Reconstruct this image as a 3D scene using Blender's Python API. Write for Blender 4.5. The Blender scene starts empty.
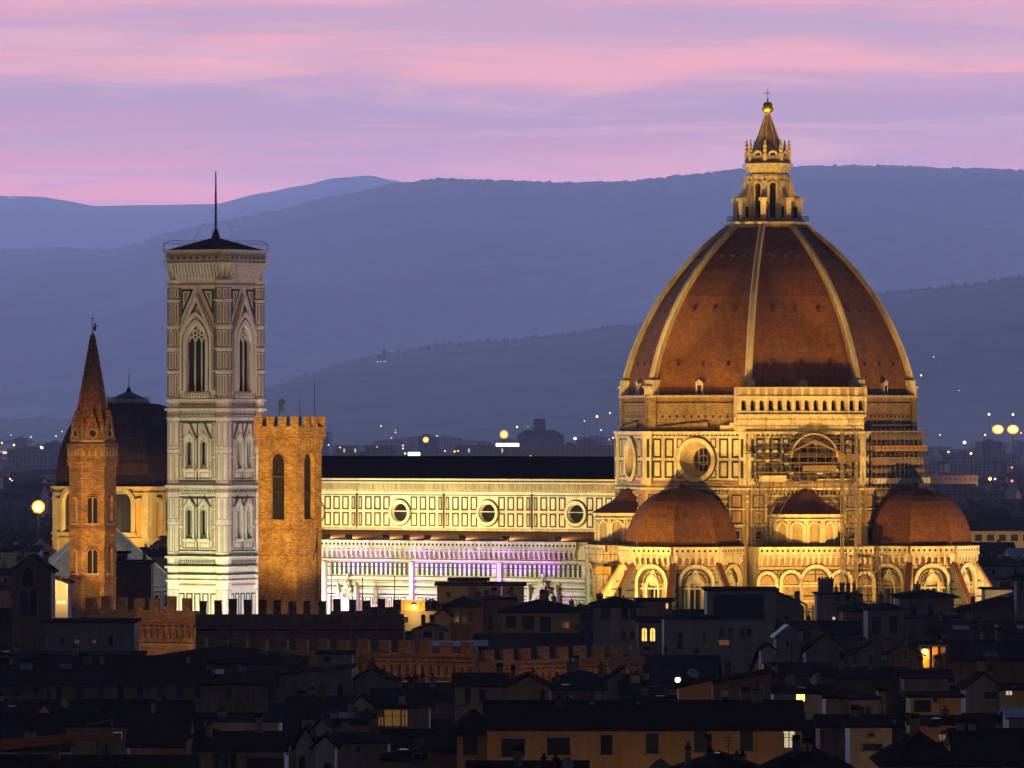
import bpy, math, random
from mathutils import Vector, Matrix
random.seed(7)
S = bpy.context.scene
COL = S.collection
PI = math.pi
R = math.radians
# ------------------------------------------------------------------ camera, world, light, exposure
F = 7205.0          # focal length in pixels of the 1024 px wide picture
HC = 54.0           # eye height above the town
HY = 425.0          # image row of the horizon
cam = bpy.data.cameras.new('camera'); camo = bpy.data.objects.new('camera', cam); COL.objects.link(camo)
camo.location = (0, 0, HC); camo.rotation_euler = (R(90), 0, 0)
cam.sensor_width = 36.0; cam.lens = F / 1024 * 36.0; cam.shift_y = (HY - 384) / 1024
cam.clip_start = 5; cam.clip_end = 200000
S.camera = camo
S.render.engine = 'CYCLES'
S.cycles.use_denoising = True
try:
    S.cycles.denoiser = 'OPENIMAGEDENOISE'
    S.cycles.denoising_prefilter = 'ACCURATE'
except Exception: pass
S.cycles.max_bounces = 4; S.cycles.diffuse_bounces = 2; S.cycles.glossy_bounces = 2
S.cycles.volume_bounces = 0; S.cycles.transmission_bounces = 2
S.cycles.sample_clamp_indirect = 4.0
S.cycles.use_light_tree = True
S.view_settings.view_transform = 'Standard'; S.view_settings.look = 'None'
S.view_settings.exposure = 0.0; S.view_settings.gamma = 1.0
S.view_settings.use_curve_mapping = False

SUN_EL, SUN_ROT = R(-3.0), R(10.0)
world = bpy.data.worlds.new('World'); S.world = world; world.use_nodes = True
def build_world():
    nt = world.node_tree; N = nt.nodes; L = nt.links; N.clear()
    out = N.new('ShaderNodeOutputWorld'); bg = N.new('ShaderNodeBackground'); L.new(bg.outputs[0], out.inputs[0])
    tc = N.new('ShaderNodeTexCoord'); sep = N.new('ShaderNodeSeparateXYZ'); L.new(tc.outputs['Generated'], sep.inputs[0])
    def math_(op, a, b=None, c=None, clamp=False):
        n = N.new('ShaderNodeMath'); n.operation = op; n.use_clamp = clamp
        for i, v in enumerate((a, b, c)):
            if v is None: continue
            if isinstance(v, (int, float)): n.inputs[i].default_value = v
            else: L.new(v, n.inputs[i])
        return n.outputs[0]
    def maprange(v, a, b, c, d, smooth=True):
        n = N.new('ShaderNodeMapRange'); n.interpolation_type = 'SMOOTHSTEP' if smooth else 'LINEAR'
        L.new(v, n.inputs[0])
        for i, q in enumerate((a, b, c, d)): n.inputs[1 + i].default_value = q
        return n.outputs[0]
    def mix(fac, a, b, mode='MIX'):
        n = N.new('ShaderNodeMix'); n.data_type = 'RGBA'; n.blend_type = mode
        for sock, v in ((n.inputs[0], fac), (n.inputs[6], a), (n.inputs[7], b)):
            if isinstance(v, (int, float)): sock.default_value = v
            elif isinstance(v, tuple): sock.default_value = (*v, 1)
            else: L.new(v, sock)
        return n.outputs[2]
    x, y, z = sep.outputs
    # long stretched cloud streaks: noise in direction space, drawn out along the horizon
    def streak(sx, sz, seed, detail, rough=.5, dist=0.0):
        cmb = N.new('ShaderNodeCombineXYZ')
        L.new(math_('MULTIPLY', x, sx), cmb.inputs[0]); L.new(math_('MULTIPLY', z, sz), cmb.inputs[1])
        L.new(math_('ADD', math_('MULTIPLY', y, 2.0), seed), cmb.inputs[2])
        n = N.new('ShaderNodeTexNoise'); n.inputs['Scale'].default_value = 1.0
        n.inputs['Detail'].default_value = detail; n.inputs['Roughness'].default_value = rough; n.inputs['Distortion'].default_value = dist
        L.new(cmb.outputs[0], n.inputs['Vector']); return n.outputs[0]
    n1 = streak(16, 60, 3.1, 2, .5, .3); n2 = streak(14, 190, 9.7, 5, .62, .5); n3 = streak(30, 420, 5.3, 4, .6, .4)
    zz = math_('ADD', z, math_('MULTIPLY', math_('SUBTRACT', n1, .5), .010))
    zz = math_('ADD', zz, math_('MULTIPLY', math_('SUBTRACT', n2, .5), .006))
    zz = math_('ADD', zz, math_('MULTIPLY', x, .012))
    t = maprange(zz, .026, .062, 0, 1, False)
    cr = N.new('ShaderNodeValToRGB'); el = cr.color_ramp.elements
    stops = SKY_STOPS
    while len(el) < len(stops): el.new(.5)
    for e, (p, c) in zip(el, stops): e.position = p; e.color = (*c, 1)
    L.new(t, cr.inputs[0])
    # thin violet streaks over the pink
    col = mix(math_('MULTIPLY', maprange(n3, .40, .66, 0, 1), .5), cr.outputs[0], SKY_STREAK)
    col = mix(math_('MULTIPLY', maprange(n2, .50, .70, 0, 1), .6), col, SKY_PEACH)
    # higher up the afterglow turns blue, then the dark zenith; the east behind the viewer is night already
    up = maprange(z, .064, .12, 0, 1)
    col = mix(up, col, SKY_BLUE)
    hi = maprange(z, .14, .38, 0, 1)
    col = mix(hi, col, SKY_ZENITH)
    az = maprange(y, -.1, .95, 0, 1)
    col = mix(az, SKY_EAST, col)
    sky = N.new('ShaderNodeTexSky'); sky.sky_type = 'NISHITA'; sky.sun_disc = False
    sky.sun_elevation = SUN_EL; sky.sun_rotation = SUN_ROT
    col = mix(.05, col, sky.outputs[0], 'ADD')
    L.new(col, bg.inputs[0]); bg.inputs[1].default_value = SKY_GAIN
def lin(r, g, b):
    f = lambda c: (c / 255 / 12.92) if c <= 10 else ((c / 255 + .055) / 1.055) ** 2.4
    return (f(r), f(g), f(b))
SKY_GAIN = 1.0
SKY_STOPS = [(0.0, (1.100, 0.336, 0.339)), (0.1, (1.158, 0.343, 0.327)), (0.2, (1.142, 0.349, 0.327)), (0.31, (0.813, 0.314, 0.345)), (0.42, (0.583, 0.301, 0.363)), (0.5, (0.543, 0.301, 0.374)), (0.57, (0.650, 0.314, 0.380)), (0.64, (1.076, 0.418, 0.357)), (0.71, (1.076, 0.432, 0.369)), (0.79, (0.765, 0.371, 0.410)), (0.86, (0.699, 0.357, 0.421)), (0.93, (0.993, 0.398, 0.398)), (1.0, (0.765, 0.371, 0.427))]
SKY_STREAK = (.52, .34, .44)
SKY_PEACH = (1.08, .52, .44)
SKY_BLUE = (2.4, 2.9, 5.4)
SKY_ZENITH = (.016, .016, .03)
SKY_EAST = (.025, .020, .019)
HAZE_DENSITY = 1.45e-5
HAZE_COLOR = (.80, .84, 1.0)
build_world()
sun = bpy.data.lights.new('sun', 'SUN'); sun.energy = .02; sun.angle = R(20); sun.color = (1, .6, .6)
suno = bpy.data.objects.new('sun', sun); COL.objects.link(suno); suno.location = (0, 3000, 2500)
suno.rotation_euler = (R(-86), 0, -SUN_ROT)

def at(px, py, D):
    return Vector(((px - 512) * D / F, D, HC - (py - HY) * D / F))
def zat(py, D): return HC - (py - HY) * D / F

YAW = R(-32); CX, CY = 46.5, 1310.0          # the cathedral's axes and the point under its dome
def cw(e, n, z):
    return (CX + e * math.cos(YAW) - n * math.sin(YAW), CY + e * math.sin(YAW) + n * math.cos(YAW), z)
def spot(name, loc, target, power, col, angle=60, blend=.6, size=.6):
    l = bpy.data.lights.new(name, 'SPOT'); l.energy = power; l.color = col; l.spot_size = R(angle); l.spot_blend = blend; l.shadow_soft_size = size
    o = bpy.data.objects.new(name, l); COL.objects.link(o); o.location = loc
    o.rotation_euler = (Vector(target) - Vector(loc)).to_track_quat('-Z', 'Y').to_euler(); return o
def point(name, loc, power, col, size=.3):
    l = bpy.data.lights.new(name, 'POINT'); l.energy = power; l.color = col; l.shadow_soft_size = size
    o = bpy.data.objects.new(name, l); COL.objects.link(o); o.location = loc; return o
# ------------------------------------------------------------------ the floodlights that light the monuments (in the squares, on roofs, and some hung in mid-air)
WARM, AMBER, GREENISH, VIOLET, SODIUM = (1, .535, .11), (1, .47, .085), (1.0, .95, .50), (.45, .10, 1.0), (1, .42, .07)
def flood(e, n, z, te, tn, tz, power, col, angle=60, blend=.7, size=.5): return spot('floodlight_lamp', cw(e, n, z), cw(te, tn, tz), power, col, angle, blend, size)
def flood_px(px, D, z, tpx, tD, tz, power, col, angle=60, blend=.7, size=.4): return spot('floodlight_lamp', ((px - 512) * D / F, D, z), ((tpx - 512) * tD / F, tD, tz), power, col, angle, blend, size)
K = 1000.0
# drum and dome, from the squares to the south, south-east and east
flood(-18, -76, 11, -3, -24, 48, 250 * K, WARM, 62, .9)
flood(44, -62, 11, 16, -18, 48, 215 * K, WARM, 62, .9)
flood(84, -14, 11, 24, -6, 48, 215 * K, AMBER, 62, .9)
flood(8, -92, 20, 4, -22, 50, 75 * K, AMBER, 54, .9)
flood(-30, -130, 26, -2, -22, 52, 35 * K, AMBER, 22, 1.0)
flood(60, -120, 26, 14, -18, 52, 35 * K, AMBER, 22, 1.0)
# lantern
flood(-14, -60, 32, 0, 0, 100, 210 * K, WARM, 14)
flood(60, -40, 32, 0, 0, 100, 200 * K, AMBER, 14)
# apses from close by in the square
flood(-16, -64, 8, -2, -40, 25, 12 * K, WARM, 75)
flood(14, -66, 8, 6, -40, 25, 9 * K, GREENISH, 75)
flood(44, -52, 8, 26, -26, 25, 9 * K, WARM, 75)
flood(66, -22, 8, 40, -4, 25, 13 * K, GREENISH, 75)
flood(68, 4, 8, 42, 4, 25, 14 * K, GREENISH, 75)
# aisle wall from the square, and clerestory from the aisle roof
for u in (-92, -76, -60, -44): flood(u, -60, 12, u, -21, 27, 36 * K, GREENISH, 95)
for u in (-90.3, -83.4, -78.5, -70.3, -65.8, -61.2, -53.6, -44.2, -33.0): flood(u, -18.6, 33.5, u, -10.5, 39.5, 3.6 * K, (1, .72, .28), 176, .6, .4)
flood(-64, -120, 30, -60, -12, 40, 30 * K, WARM, 50)
flood(-61.9, -24.4, 14, -61.7, -21.9, 30, 70 * K, (.38, .05, 1), 22, .8, .1)
flood(-43.2, -24.4, 14, -43.0, -21.9, 30, 40 * K, VIOLET, 22, .8, .1)
for u in (-76, -70, -58, -52, -47, -40, -34): flood(u, -24.0, 26, u, -21.4, 31.2, 2.1 * K, VIOLET, 120, .9, .2)
for u in (-84, -78, -72, -66, -60, -55, -50, -45, -38, -32): flood(u, -24.5, 17, u, -21.2, 23, 2.4 * K, VIOLET, 90, .9, .2)
# bell tower
flood(-110, -58, 4, -103, -33, 28, 62 * K, GREENISH, 95)
flood(-74, -36, 4, -98, -27, 28, 40 * K, (.80, .68, 1.0), 95)
flood(-84, -120, 20, -102, -27, 60, 56 * K, (1, .70, .52), 34)
flood(-40, -60, 22, -96, -27, 60, 32 * K, (1, .66, .58), 40)
# brick watchtower and palace
flood_px(225, 930, 32, 284, 996, 44.5, 190 * K, (1, .60, .13), 24, .35)
flood_px(365, 938, 32, 300, 996, 44.5, 210 * K, (1, .62, .13), 24, .35)
flood_px(300, 984, 27, 300, 994, 34, 3 * K, (1, .55, .10), 120)
flood_px(140, 962, 12, 150, 990, 24, 6.5 * K, (1, .56, .18), 70)
flood_px(185, 966, 14, 180, 990, 25, 5 * K, (1, .54, .16), 70)
for px, D, p in ((330, 927, 2.0), (385, 924, 3.2), (430, 920, 4.2), (478, 916, 4.2), (530, 922, 5.0), (585, 930, 4.4), (622, 938, 3.0)): flood_px(px, D + 8, 13, px, 940, 24, p * .26 * K, (1, .50, .13), 120)
# spire tower
flood_px(73, 1010, 26, 79, 1018, 35, 3 * K, (1, .60, .12), 80)
flood_px(30, 978, 33, 88, 1019, 39, 105 * K, (1, .56, .15), 54, 1.0)
# domed chapel and baptistery
for px in (62, 128): flood_px(px, 1606, 18, px, 1630, 27, 85 * K, (1, .58, .12), 44, .25)
flood_px(96, 1606, 18, 96, 1624, 27, 45 * K, (1, .58, .12), 44, .25)
flood_px(60, 1330, 45, 100, 1400, 26, 60 * K, (1, .92, .75), 50)  # added mid-air spot, standing in for floodlight spill on the baptistery roof
# ------------------------------------------------------------------ materials
MATS = {}
def mat(name, col, rough=.8, var=.25, scale=.4, var2=None, kind='noise', bump=0.0, stain=0.0, metal=0.0, spec=.3, col2=None, emit=None, estr=0.0):
    if name in MATS: return MATS[name]
    m = bpy.data.materials.new(name); m.use_nodes = True; nt = m.node_tree; N = nt.nodes; L = nt.links
    b = N['Principled BSDF']; b.inputs['Roughness'].default_value = rough; b.inputs['Metallic'].default_value = metal
    b.inputs['Specular IOR Level'].default_value = spec
    if emit:
        b.inputs['Base Color'].default_value = (*col, 1)
        b.inputs['Emission Color'].default_value = (*emit, 1); b.inputs['Emission Strength'].default_value = estr
        m.cycles.emission_sampling = 'NONE'
        MATS[name] = m; return m
    tc = N.new('ShaderNodeTexCoord')
    vec = tc.outputs['Object']
    if kind == 'far':
        geo = N.new('ShaderNodeNewGeometry'); vec = geo.outputs['Position']
    n1 = N.new('ShaderNodeTexNoise'); n1.inputs['Scale'].default_value = scale; n1.inputs['Detail'].default_value = 6; n1.inputs['Roughness'].default_value = .65
    L.new(vec, n1.inputs['Vector'])
    n2 = N.new('ShaderNodeTexNoise'); n2.inputs['Scale'].default_value = scale * 9; n2.inputs['Detail'].default_value = 4; n2.inputs['Roughness'].default_value = .7
    L.new(vec, n2.inputs['Vector'])
    def mr(v, c, d, a=.3, b_=.7):
        q = N.new('ShaderNodeMapRange'); L.new(v, q.inputs[0]); q.inputs[1].default_value = a; q.inputs[2].default_value = b_
        q.inputs[3].default_value = c; q.inputs[4].default_value = d; return q.outputs[0]
    def mul(a, b_):
        q = N.new('ShaderNodeMath'); q.operation = 'MULTIPLY'; L.new(a, q.inputs[0]); L.new(b_, q.inputs[1]); return q.outputs[0]
    def mixc(f, a, b_, mode='MIX'):
        q = N.new('ShaderNodeMix'); q.data_type = 'RGBA'; q.blend_type = mode
        for s, v in ((q.inputs[0], f), (q.inputs[6], a), (q.inputs[7], b_)):
            if isinstance(v, (int, float)): s.default_value = v
            elif isinstance(v, tuple): s.default_value = (*v, 1)
            else: L.new(v, s)
        return q.outputs[2]
    f = mul(mr(n1.outputs[0], 1 - var, 1 + var), mr(n2.outputs[0], 1 - var, 1 + var))
    base = col
    if col2 is not None: base = mixc(mr(n1.outputs[0], 0, 1, .4, .62), col, col2)
    hue = f
    if kind == 'brick':
        br = N.new('ShaderNodeTexBrick'); mp = N.new('ShaderNodeMapping'); L.new(vec, mp.inputs[0])
        # bricks run round the walls: use x+y along, z up
        sp = N.new('ShaderNodeSeparateXYZ'); L.new(vec, sp.inputs[0]); ad = N.new('ShaderNodeMath'); L.new(sp.outputs[0], ad.inputs[0]); L.new(sp.outputs[1], ad.inputs[1])
        cb = N.new('ShaderNodeCombineXYZ'); L.new(ad.outputs[0], cb.inputs[0]); L.new(sp.outputs[2], cb.inputs[1]); L.new(cb.outputs[0], br.inputs['Vector'])
        br.inputs['Scale'].default_value = 1.0; br.inputs['Brick Width'].default_value = .5; br.inputs['Row Height'].default_value = .19
        br.inputs['Mortar Size'].default_value = .02; br.inputs['Bias'].default_value = 0
        br.inputs['Color1'].default_value = (*[c * 1.25 for c in col], 1); br.inputs['Color2'].default_value = (*[c * .7 for c in (col2 or col)], 1)
        br.inputs['Mortar'].default_value = (*[c * .6 for c in col], 1)
        base = br.outputs[0]
    if kind == 'tile':
        # rows of tiles: v rows from UV
        uv = tc.outputs['UV']
        br = N.new('ShaderNodeTexBrick'); L.new(uv, br.inputs['Vector']); br.inputs['Scale'].default_value = 1.0
        br.inputs['Brick Width'].default_value = .55; br.inputs['Row Height'].default_value = .36; br.inputs['Mortar Size'].default_value = .03
        br.inputs['Color1'].default_value = (*[c * 1.12 for c in col], 1); br.inputs['Color2'].default_value = (*[c * .86 for c in (col2 or col)], 1)
        br.inputs['Mortar'].default_value = (*[c * .5 for c in col], 1)
        base = br.outputs[0]
    if kind == 'rooftile':
        br = N.new('ShaderNodeTexBrick'); L.new(vec, br.inputs['Vector']); br.inputs['Scale'].default_value = 1.0
        br.inputs['Brick Width'].default_value = .42; br.inputs['Row Height'].default_value = .38; br.inputs['Mortar Size'].default_value = .05
        br.inputs['Color1'].default_value = (*[c * 1.5 for c in col], 1); br.inputs['Color2'].default_value = (*[c * .7 for c in col], 1); br.inputs['Mortar'].default_value = (*[c * .35 for c in col], 1)
        base = br.outputs[0]
    c = mixc(1.0, base, hue, 'MULTIPLY')
    if stain > 0:
        # rain streaks: noise stretched down the wall
        mp = N.new('ShaderNodeMapping'); L.new(vec, mp.inputs[0]); mp.inputs['Scale'].default_value = (1.6, 1.6, .12)
        n3 = N.new('ShaderNodeTexNoise'); n3.inputs['Scale'].default_value = .9; n3.inputs['Detail'].default_value = 5; L.new(mp.outputs[0], n3.inputs['Vector'])
        c = mixc(mr(n3.outputs[0], 0, stain, .48, .72), c, tuple(q * .45 for q in col))
    L.new(c, b.inputs['Base Color'])
    if bump > 0:
        bp = N.new('ShaderNodeBump'); bp.inputs['Strength'].default_value = bump; bp.inputs['Distance'].default_value = .15
        L.new(n2.outputs[0], bp.inputs['Height']); L.new(bp.outputs[0], b.inputs['Normal'])
    MATS[name] = m; return m
M = dict(
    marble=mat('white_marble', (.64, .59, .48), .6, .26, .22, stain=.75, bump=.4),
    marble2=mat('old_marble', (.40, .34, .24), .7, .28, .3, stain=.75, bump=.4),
    green=mat('green_marble', (.030, .042, .034), .5, .3, .5),
    pink=mat('pink_marble', (.34, .20, .16), .6, .25, .5, stain=.4),
    marble3=mat('stained_marble', (.35, .27, .17), .7, .25, .3, stain=.7, bump=.3),
    rough=mat('rough_masonry', (.25, .185, .105), .9, .34, .35, kind='brick', col2=(.22, .155, .085), stain=.5, bump=.5),
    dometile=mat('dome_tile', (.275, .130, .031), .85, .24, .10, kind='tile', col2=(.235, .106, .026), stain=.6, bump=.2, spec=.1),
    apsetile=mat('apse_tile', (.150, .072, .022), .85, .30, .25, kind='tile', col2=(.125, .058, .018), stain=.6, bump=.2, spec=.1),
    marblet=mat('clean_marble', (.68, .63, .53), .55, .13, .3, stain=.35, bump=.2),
    conetile=mat('cone_tile', (.11, .045, .024), .85, .3, .3, stain=.4),
    brick=mat('tower_brick', (.36, .21, .085), .9, .36, .5, kind='brick', col2=(.30, .15, .06), stain=.35, bump=.5),
    brickred=mat('spire_brick', (.32, .145, .065), .9, .2, .4, kind='brick', col2=(.26, .09, .04), stain=.4, bump=.4),
    stone=mat('pale_stone', (.40, .35, .27), .85, .22, .4, stain=.5, bump=.3),
    void=mat('dark_opening', (.012, .011, .012), .9, .1, 1),
    glass=mat('dark_glass', (.02, .022, .03), .15, .1, 1, spec=.5),
    lead=mat('lead_roof', (.016, .015, .018), 1.0, .3, .3, spec=.0),
    metal=mat('dark_metal', (.03, .03, .034), .5, .2, 2, metal=.6),
    gold=mat('gilded_copper', (.95, .66, .16), .42, .1, 2, metal=1.0),
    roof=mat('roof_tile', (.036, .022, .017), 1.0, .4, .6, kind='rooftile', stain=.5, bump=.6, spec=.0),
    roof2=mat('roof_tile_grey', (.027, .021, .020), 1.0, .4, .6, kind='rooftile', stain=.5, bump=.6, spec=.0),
    whiteroof=mat('white_marble_roof', (.48, .47, .45), .7, .2, .3, stain=.7),
    pl_white=mat('plaster_white', (.48, .46, .44), .9, .16, .35, stain=.45),
    pl_grey=mat('plaster_grey', (.30, .29, .29), .9, .18, .35, stain=.5),
    pl_beige=mat('plaster_beige', (.40, .32, .21), .9, .18, .35, stain=.5),
    pl_ochre=mat('plaster_ochre', (.46, .29, .10), .9, .16, .35, stain=.45),
    pl_pink=mat('plaster_pink', (.40, .25, .20), .9, .18, .35, stain=.45),
    pl_brown=mat('plaster_brown', (.24, .15, .09), .9, .2, .35, stain=.5),
    shutter=mat('shutter_paint', (.035, .04, .032), .7, .2, 2),
    wood=mat('dark_wood', (.05, .032, .02), .8, .3, 2),
    trim=mat('stone_trim', (.34, .31, .27), .85, .15, 1),
    plank=mat('scaffold_plank', (.20, .15, .08), .9, .3, .8),
    pole=mat('scaffold_steel', (.17, .15, .12), .5, .15, 2, metal=.3),
    sheet=mat('orange_sheeting', (.52, .27, .05), .8, .25, .7),
    sheetw=mat('white_sheeting', (.50, .46, .38), .8, .25, .7),
    skyl=mat('skylight_glass', (.14, .19, .32), .55, .15, 1, spec=.25),
    blueroof=mat('blue_sheet_roof', (.10, .16, .28), .7, .2, .8, spec=.15),
    crane=mat('crane_paint', (.48, .17, .03), .6, .2, 1),
    dish=mat('dish_paint', (.42, .43, .46), .5, .1, 2),
    leaf=mat('foliage', (.035, .052, .022), .8, .4, .5),
    bark=mat('bark', (.06, .045, .03), .9, .3, 1),
    ground=mat('ground_earth', (.035, .034, .034), .95, .4, .004, kind='far'),
    hill=mat('hill_forest', (.035, .040, .036), 1.0, .6, .0016, kind='far'),
    far_a=mat('far_plaster_pale', (.36, .33, .30), .9, .25, .05, kind='far'),
    far_b=mat('far_plaster_red', (.30, .17, .12), .9, .25, .05, kind='far'),
    far_w=mat('far_window', (.14, .13, .13), .9, .25, .05, kind='far'),
    far_c=mat('far_plaster_grey', (.20, .19, .19), .9, .25, .05, kind='far'),
    lit=mat('lit_window', (.8, .6, .3), emit=(1.0, .58, .13), estr=1.6),
    litdim=mat('dim_lit_window', (.5, .3, .1), emit=(1.0, .45, .08), estr=.11),
    litbright=mat('bright_lit_window', (.8, .6, .3), emit=(1.0, .62, .10), estr=5.0),
    litpale=mat('pale_lit_window', (.8, .7, .5), emit=(1.0, .85, .50), estr=.55),
    lamp_o=mat('sodium_lamp', (1, .7, .3), emit=(1.0, .46, .10), estr=5.0),
    lamp_h=mat('mast_lamp', (1, .8, .4), emit=(1.0, .50, .10), estr=4.5),
    lamp_w=mat('white_lamp', (1, 1, .9), emit=(1.0, .90, .70), estr=4.0),
    lamp_r=mat('red_lamp', (1, .2, .2), emit=(1.0, .16, .14), estr=3.0),
    lamp_g=mat('lamp_halo', (1, .5, .1), emit=(1.0, .40, .05), estr=.75),  # emissive orange that stands in for the halo round bright lamps
    sign=mat('lit_sign', (1, 1, 1), emit=(.90, 1.0, .82), estr=4.0),
    strip=mat('lit_hall_strip', (1, .9, .7), emit=(1.0, .72, .38), estr=1.3),
)
# ------------------------------------------------------------------ mesh helpers
class MB:
    def __init__(s): s.v = []; s.f = []; s.m = []; s.mats = []; s.uv = {}
    def mi(s, m):
        if m not in s.mats: s.mats.append(m)
        return s.mats.index(m)
    def poly(s, pts, m, uv=None):
        i = len(s.v); s.v += [tuple(p) for p in pts]; s.f.append(tuple(range(i, i + len(pts)))); s.m.append(s.mi(m))
        if uv: s.uv[len(s.f) - 1] = uv
    def hexa(s, b, t, m, skip=()):
        # b, t: four bottom / top points, counter-clockwise seen from above
        if 'bottom' not in skip: s.poly(b[::-1], m)
        if 'top' not in skip: s.poly(t, m)
        for i in range(4):
            j = (i + 1) % 4; s.poly([b[i], b[j], t[j], t[i]], m)
    def box(s, x0, x1, y0, y1, z0, z1, m):
        b = [(x0, y0, z0), (x1, y0, z0), (x1, y1, z0), (x0, y1, z0)]; t = [(x, y, z1) for x, y, _ in b]
        s.hexa(b, t, m)
    def ngon(s, n, r0, z0, r1, z1, m, rot=0.0, top=True, bottom=False, cx=0, cy=0):
        a = [rot + 2 * PI * k / n for k in range(n)]
        p = [(cx + r0 * math.cos(q), cy + r0 * math.sin(q), z0) for q in a]; t = [(cx + r1 * math.cos(q), cy + r1 * math.sin(q), z1) for q in a]
        for i in range(n):
            j = (i + 1) % n
            if r1 < 1e-4: s.poly([p[i], p[j], t[i]], m)
            else: s.poly([p[i], p[j], t[j], t[i]], m)
        if top and r1 > 1e-4: s.poly(t, m)
        if bottom: s.poly(p[::-1], m)
    def lathe(s, prof, m, n=12, cx=0, cy=0, rot=0):
        for (r0, z0), (r1, z1) in zip(prof, prof[1:]): s.ngon(n, max(r0, 1e-3), z0, r1, z1, m, rot, top=False, cx=cx, cy=cy)
        if prof[-1][0] > 1e-4: 
            r, z = prof[-1]; s.poly([(cx + r * math.cos(rot + 2 * PI * k / n), cy + r * math.sin(rot + 2 * PI * k / n), z) for k in range(n)], m)
    def tube(s, a, b, r, m, n=6, r2=None):
        a = Vector(a); b = Vector(b); d = (b - a).normalized(); u = d.orthogonal().normalized(); w = d.cross(u)
        r2 = r if r2 is None else r2
        c = [u * math.cos(2 * PI * k / n) + w * math.sin(2 * PI * k / n) for k in range(n)]
        p = [a + q * r for q in c]; t = [b + q * r2 for q in c]
        for i in range(n):
            j = (i + 1) % n; s.poly([p[i], p[j], t[j], t[i]], m)
        s.poly(p[::-1], m); s.poly(t, m)
    def beam(s, a, b, w, h, m):
        a = Vector(a); b = Vector(b); d = (b - a).normalized(); up = Vector((0, 0, 1))
        if abs(d.z) > .99: up = Vector((1, 0, 0))
        x = d.cross(up).normalized() * w / 2; y = x.cross(d).normalized() * h / 2
        p = [a - x - y, a + x - y, a + x + y, a - x + y]; t = [b - x - y, b + x - y, b + x + y, b - x + y]
        for i in range(4):
            j = (i + 1) % 4; s.poly([p[j], p[i], t[i], t[j]], m)
        s.poly(p, m); s.poly(t[::-1], m)
    def ball(s, c, r, m, n=12, k=8, sz=1.0, sy=1.0):
        prof = [(r * math.sin(PI * i / k), c[2] - r * sz * math.cos(PI * i / k)) for i in range(k + 1)]
        for (r0, z0), (r1, z1) in zip(prof, prof[1:]):
            a = [2 * PI * q / n for q in range(n)]
            p = [(c[0] + r0 * math.cos(q), c[1] + sy * r0 * math.sin(q), z0) for q in a]; t = [(c[0] + r1 * math.cos(q), c[1] + sy * r1 * math.sin(q), z1) for q in a]
            for i in range(n):
                j = (i + 1) % n
                if r0 < 1e-5: s.poly([p[i], t[j], t[i]], m)
                elif r1 < 1e-5: s.poly([p[i], p[j], t[i]], m)
                else: s.poly([p[i], p[j], t[j], t[i]], m)
    def mesh(s, name, smooth=False):
        me = bpy.data.meshes.new(name); me.from_pydata(s.v, [], s.f)
        for m in s.mats: me.materials.append(M[m])
        me.polygons.foreach_set('material_index', s.m)
        if s.uv:
            l = me.uv_layers.new(name='UVMap')
            for fi, uv in s.uv.items():
                for k, li in enumerate(me.polygons[fi].loop_indices): l.data[li].uv = uv[k]
        if smooth: me.polygons.foreach_set('use_smooth', [True] * len(me.polygons))
        me.update(); return me
    def build(s, name, parent=None, smooth=False, loc=None):
        o = bpy.data.objects.new(name, s.mesh(name, smooth)); COL.objects.link(o)
        if parent: o.parent = parent
        if loc is not None: o.location = loc
        return o
def tag(o, label=None, cat=None, group=None, kind=None):
    if label: o['label'] = label
    if cat: o['category'] = cat
    if group: o['group'] = group
    if kind: o['kind'] = kind
    return o
def thing(name, label, cat, loc=(0, 0, 0), rz=0, group=None, parent=None):
    o = bpy.data.objects.new(name, None); COL.objects.link(o); o.location = loc; o.rotation_euler = (0, 0, rz); o.empty_display_size = .5
    return tag(o, label, cat, group)
def part_empty(name, parent):
    o = bpy.data.objects.new(name, None); COL.objects.link(o); o.parent = parent; return o
def dup(o, parent=None):
    c = o.copy(); COL.objects.link(c); c.parent = parent
    for ch in list(o.children): dup(ch, c)
    return c
def arch_pts(kind, r, n=8):
    """(x, z) from the right spring to the left spring, z above the springing line"""
    if kind == 'flat': return [(r, 0), (-r, 0)]
    if kind == 'round': return [(r * math.cos(PI * k / (2 * n)), r * math.sin(PI * k / (2 * n))) for k in range(2 * n + 1)]
    Rr = 2 * r * .95; cx = Rr - r; a1 = math.acos(cx / Rr)           # pointed: arcs centred near the far springing
    rt = [(-cx + Rr * math.cos(a1 * k / n), Rr * math.sin(a1 * k / n)) for k in range(n + 1)]
    return rt + [(-x, z) for x, z in rt[::-1][1:]]
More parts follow.
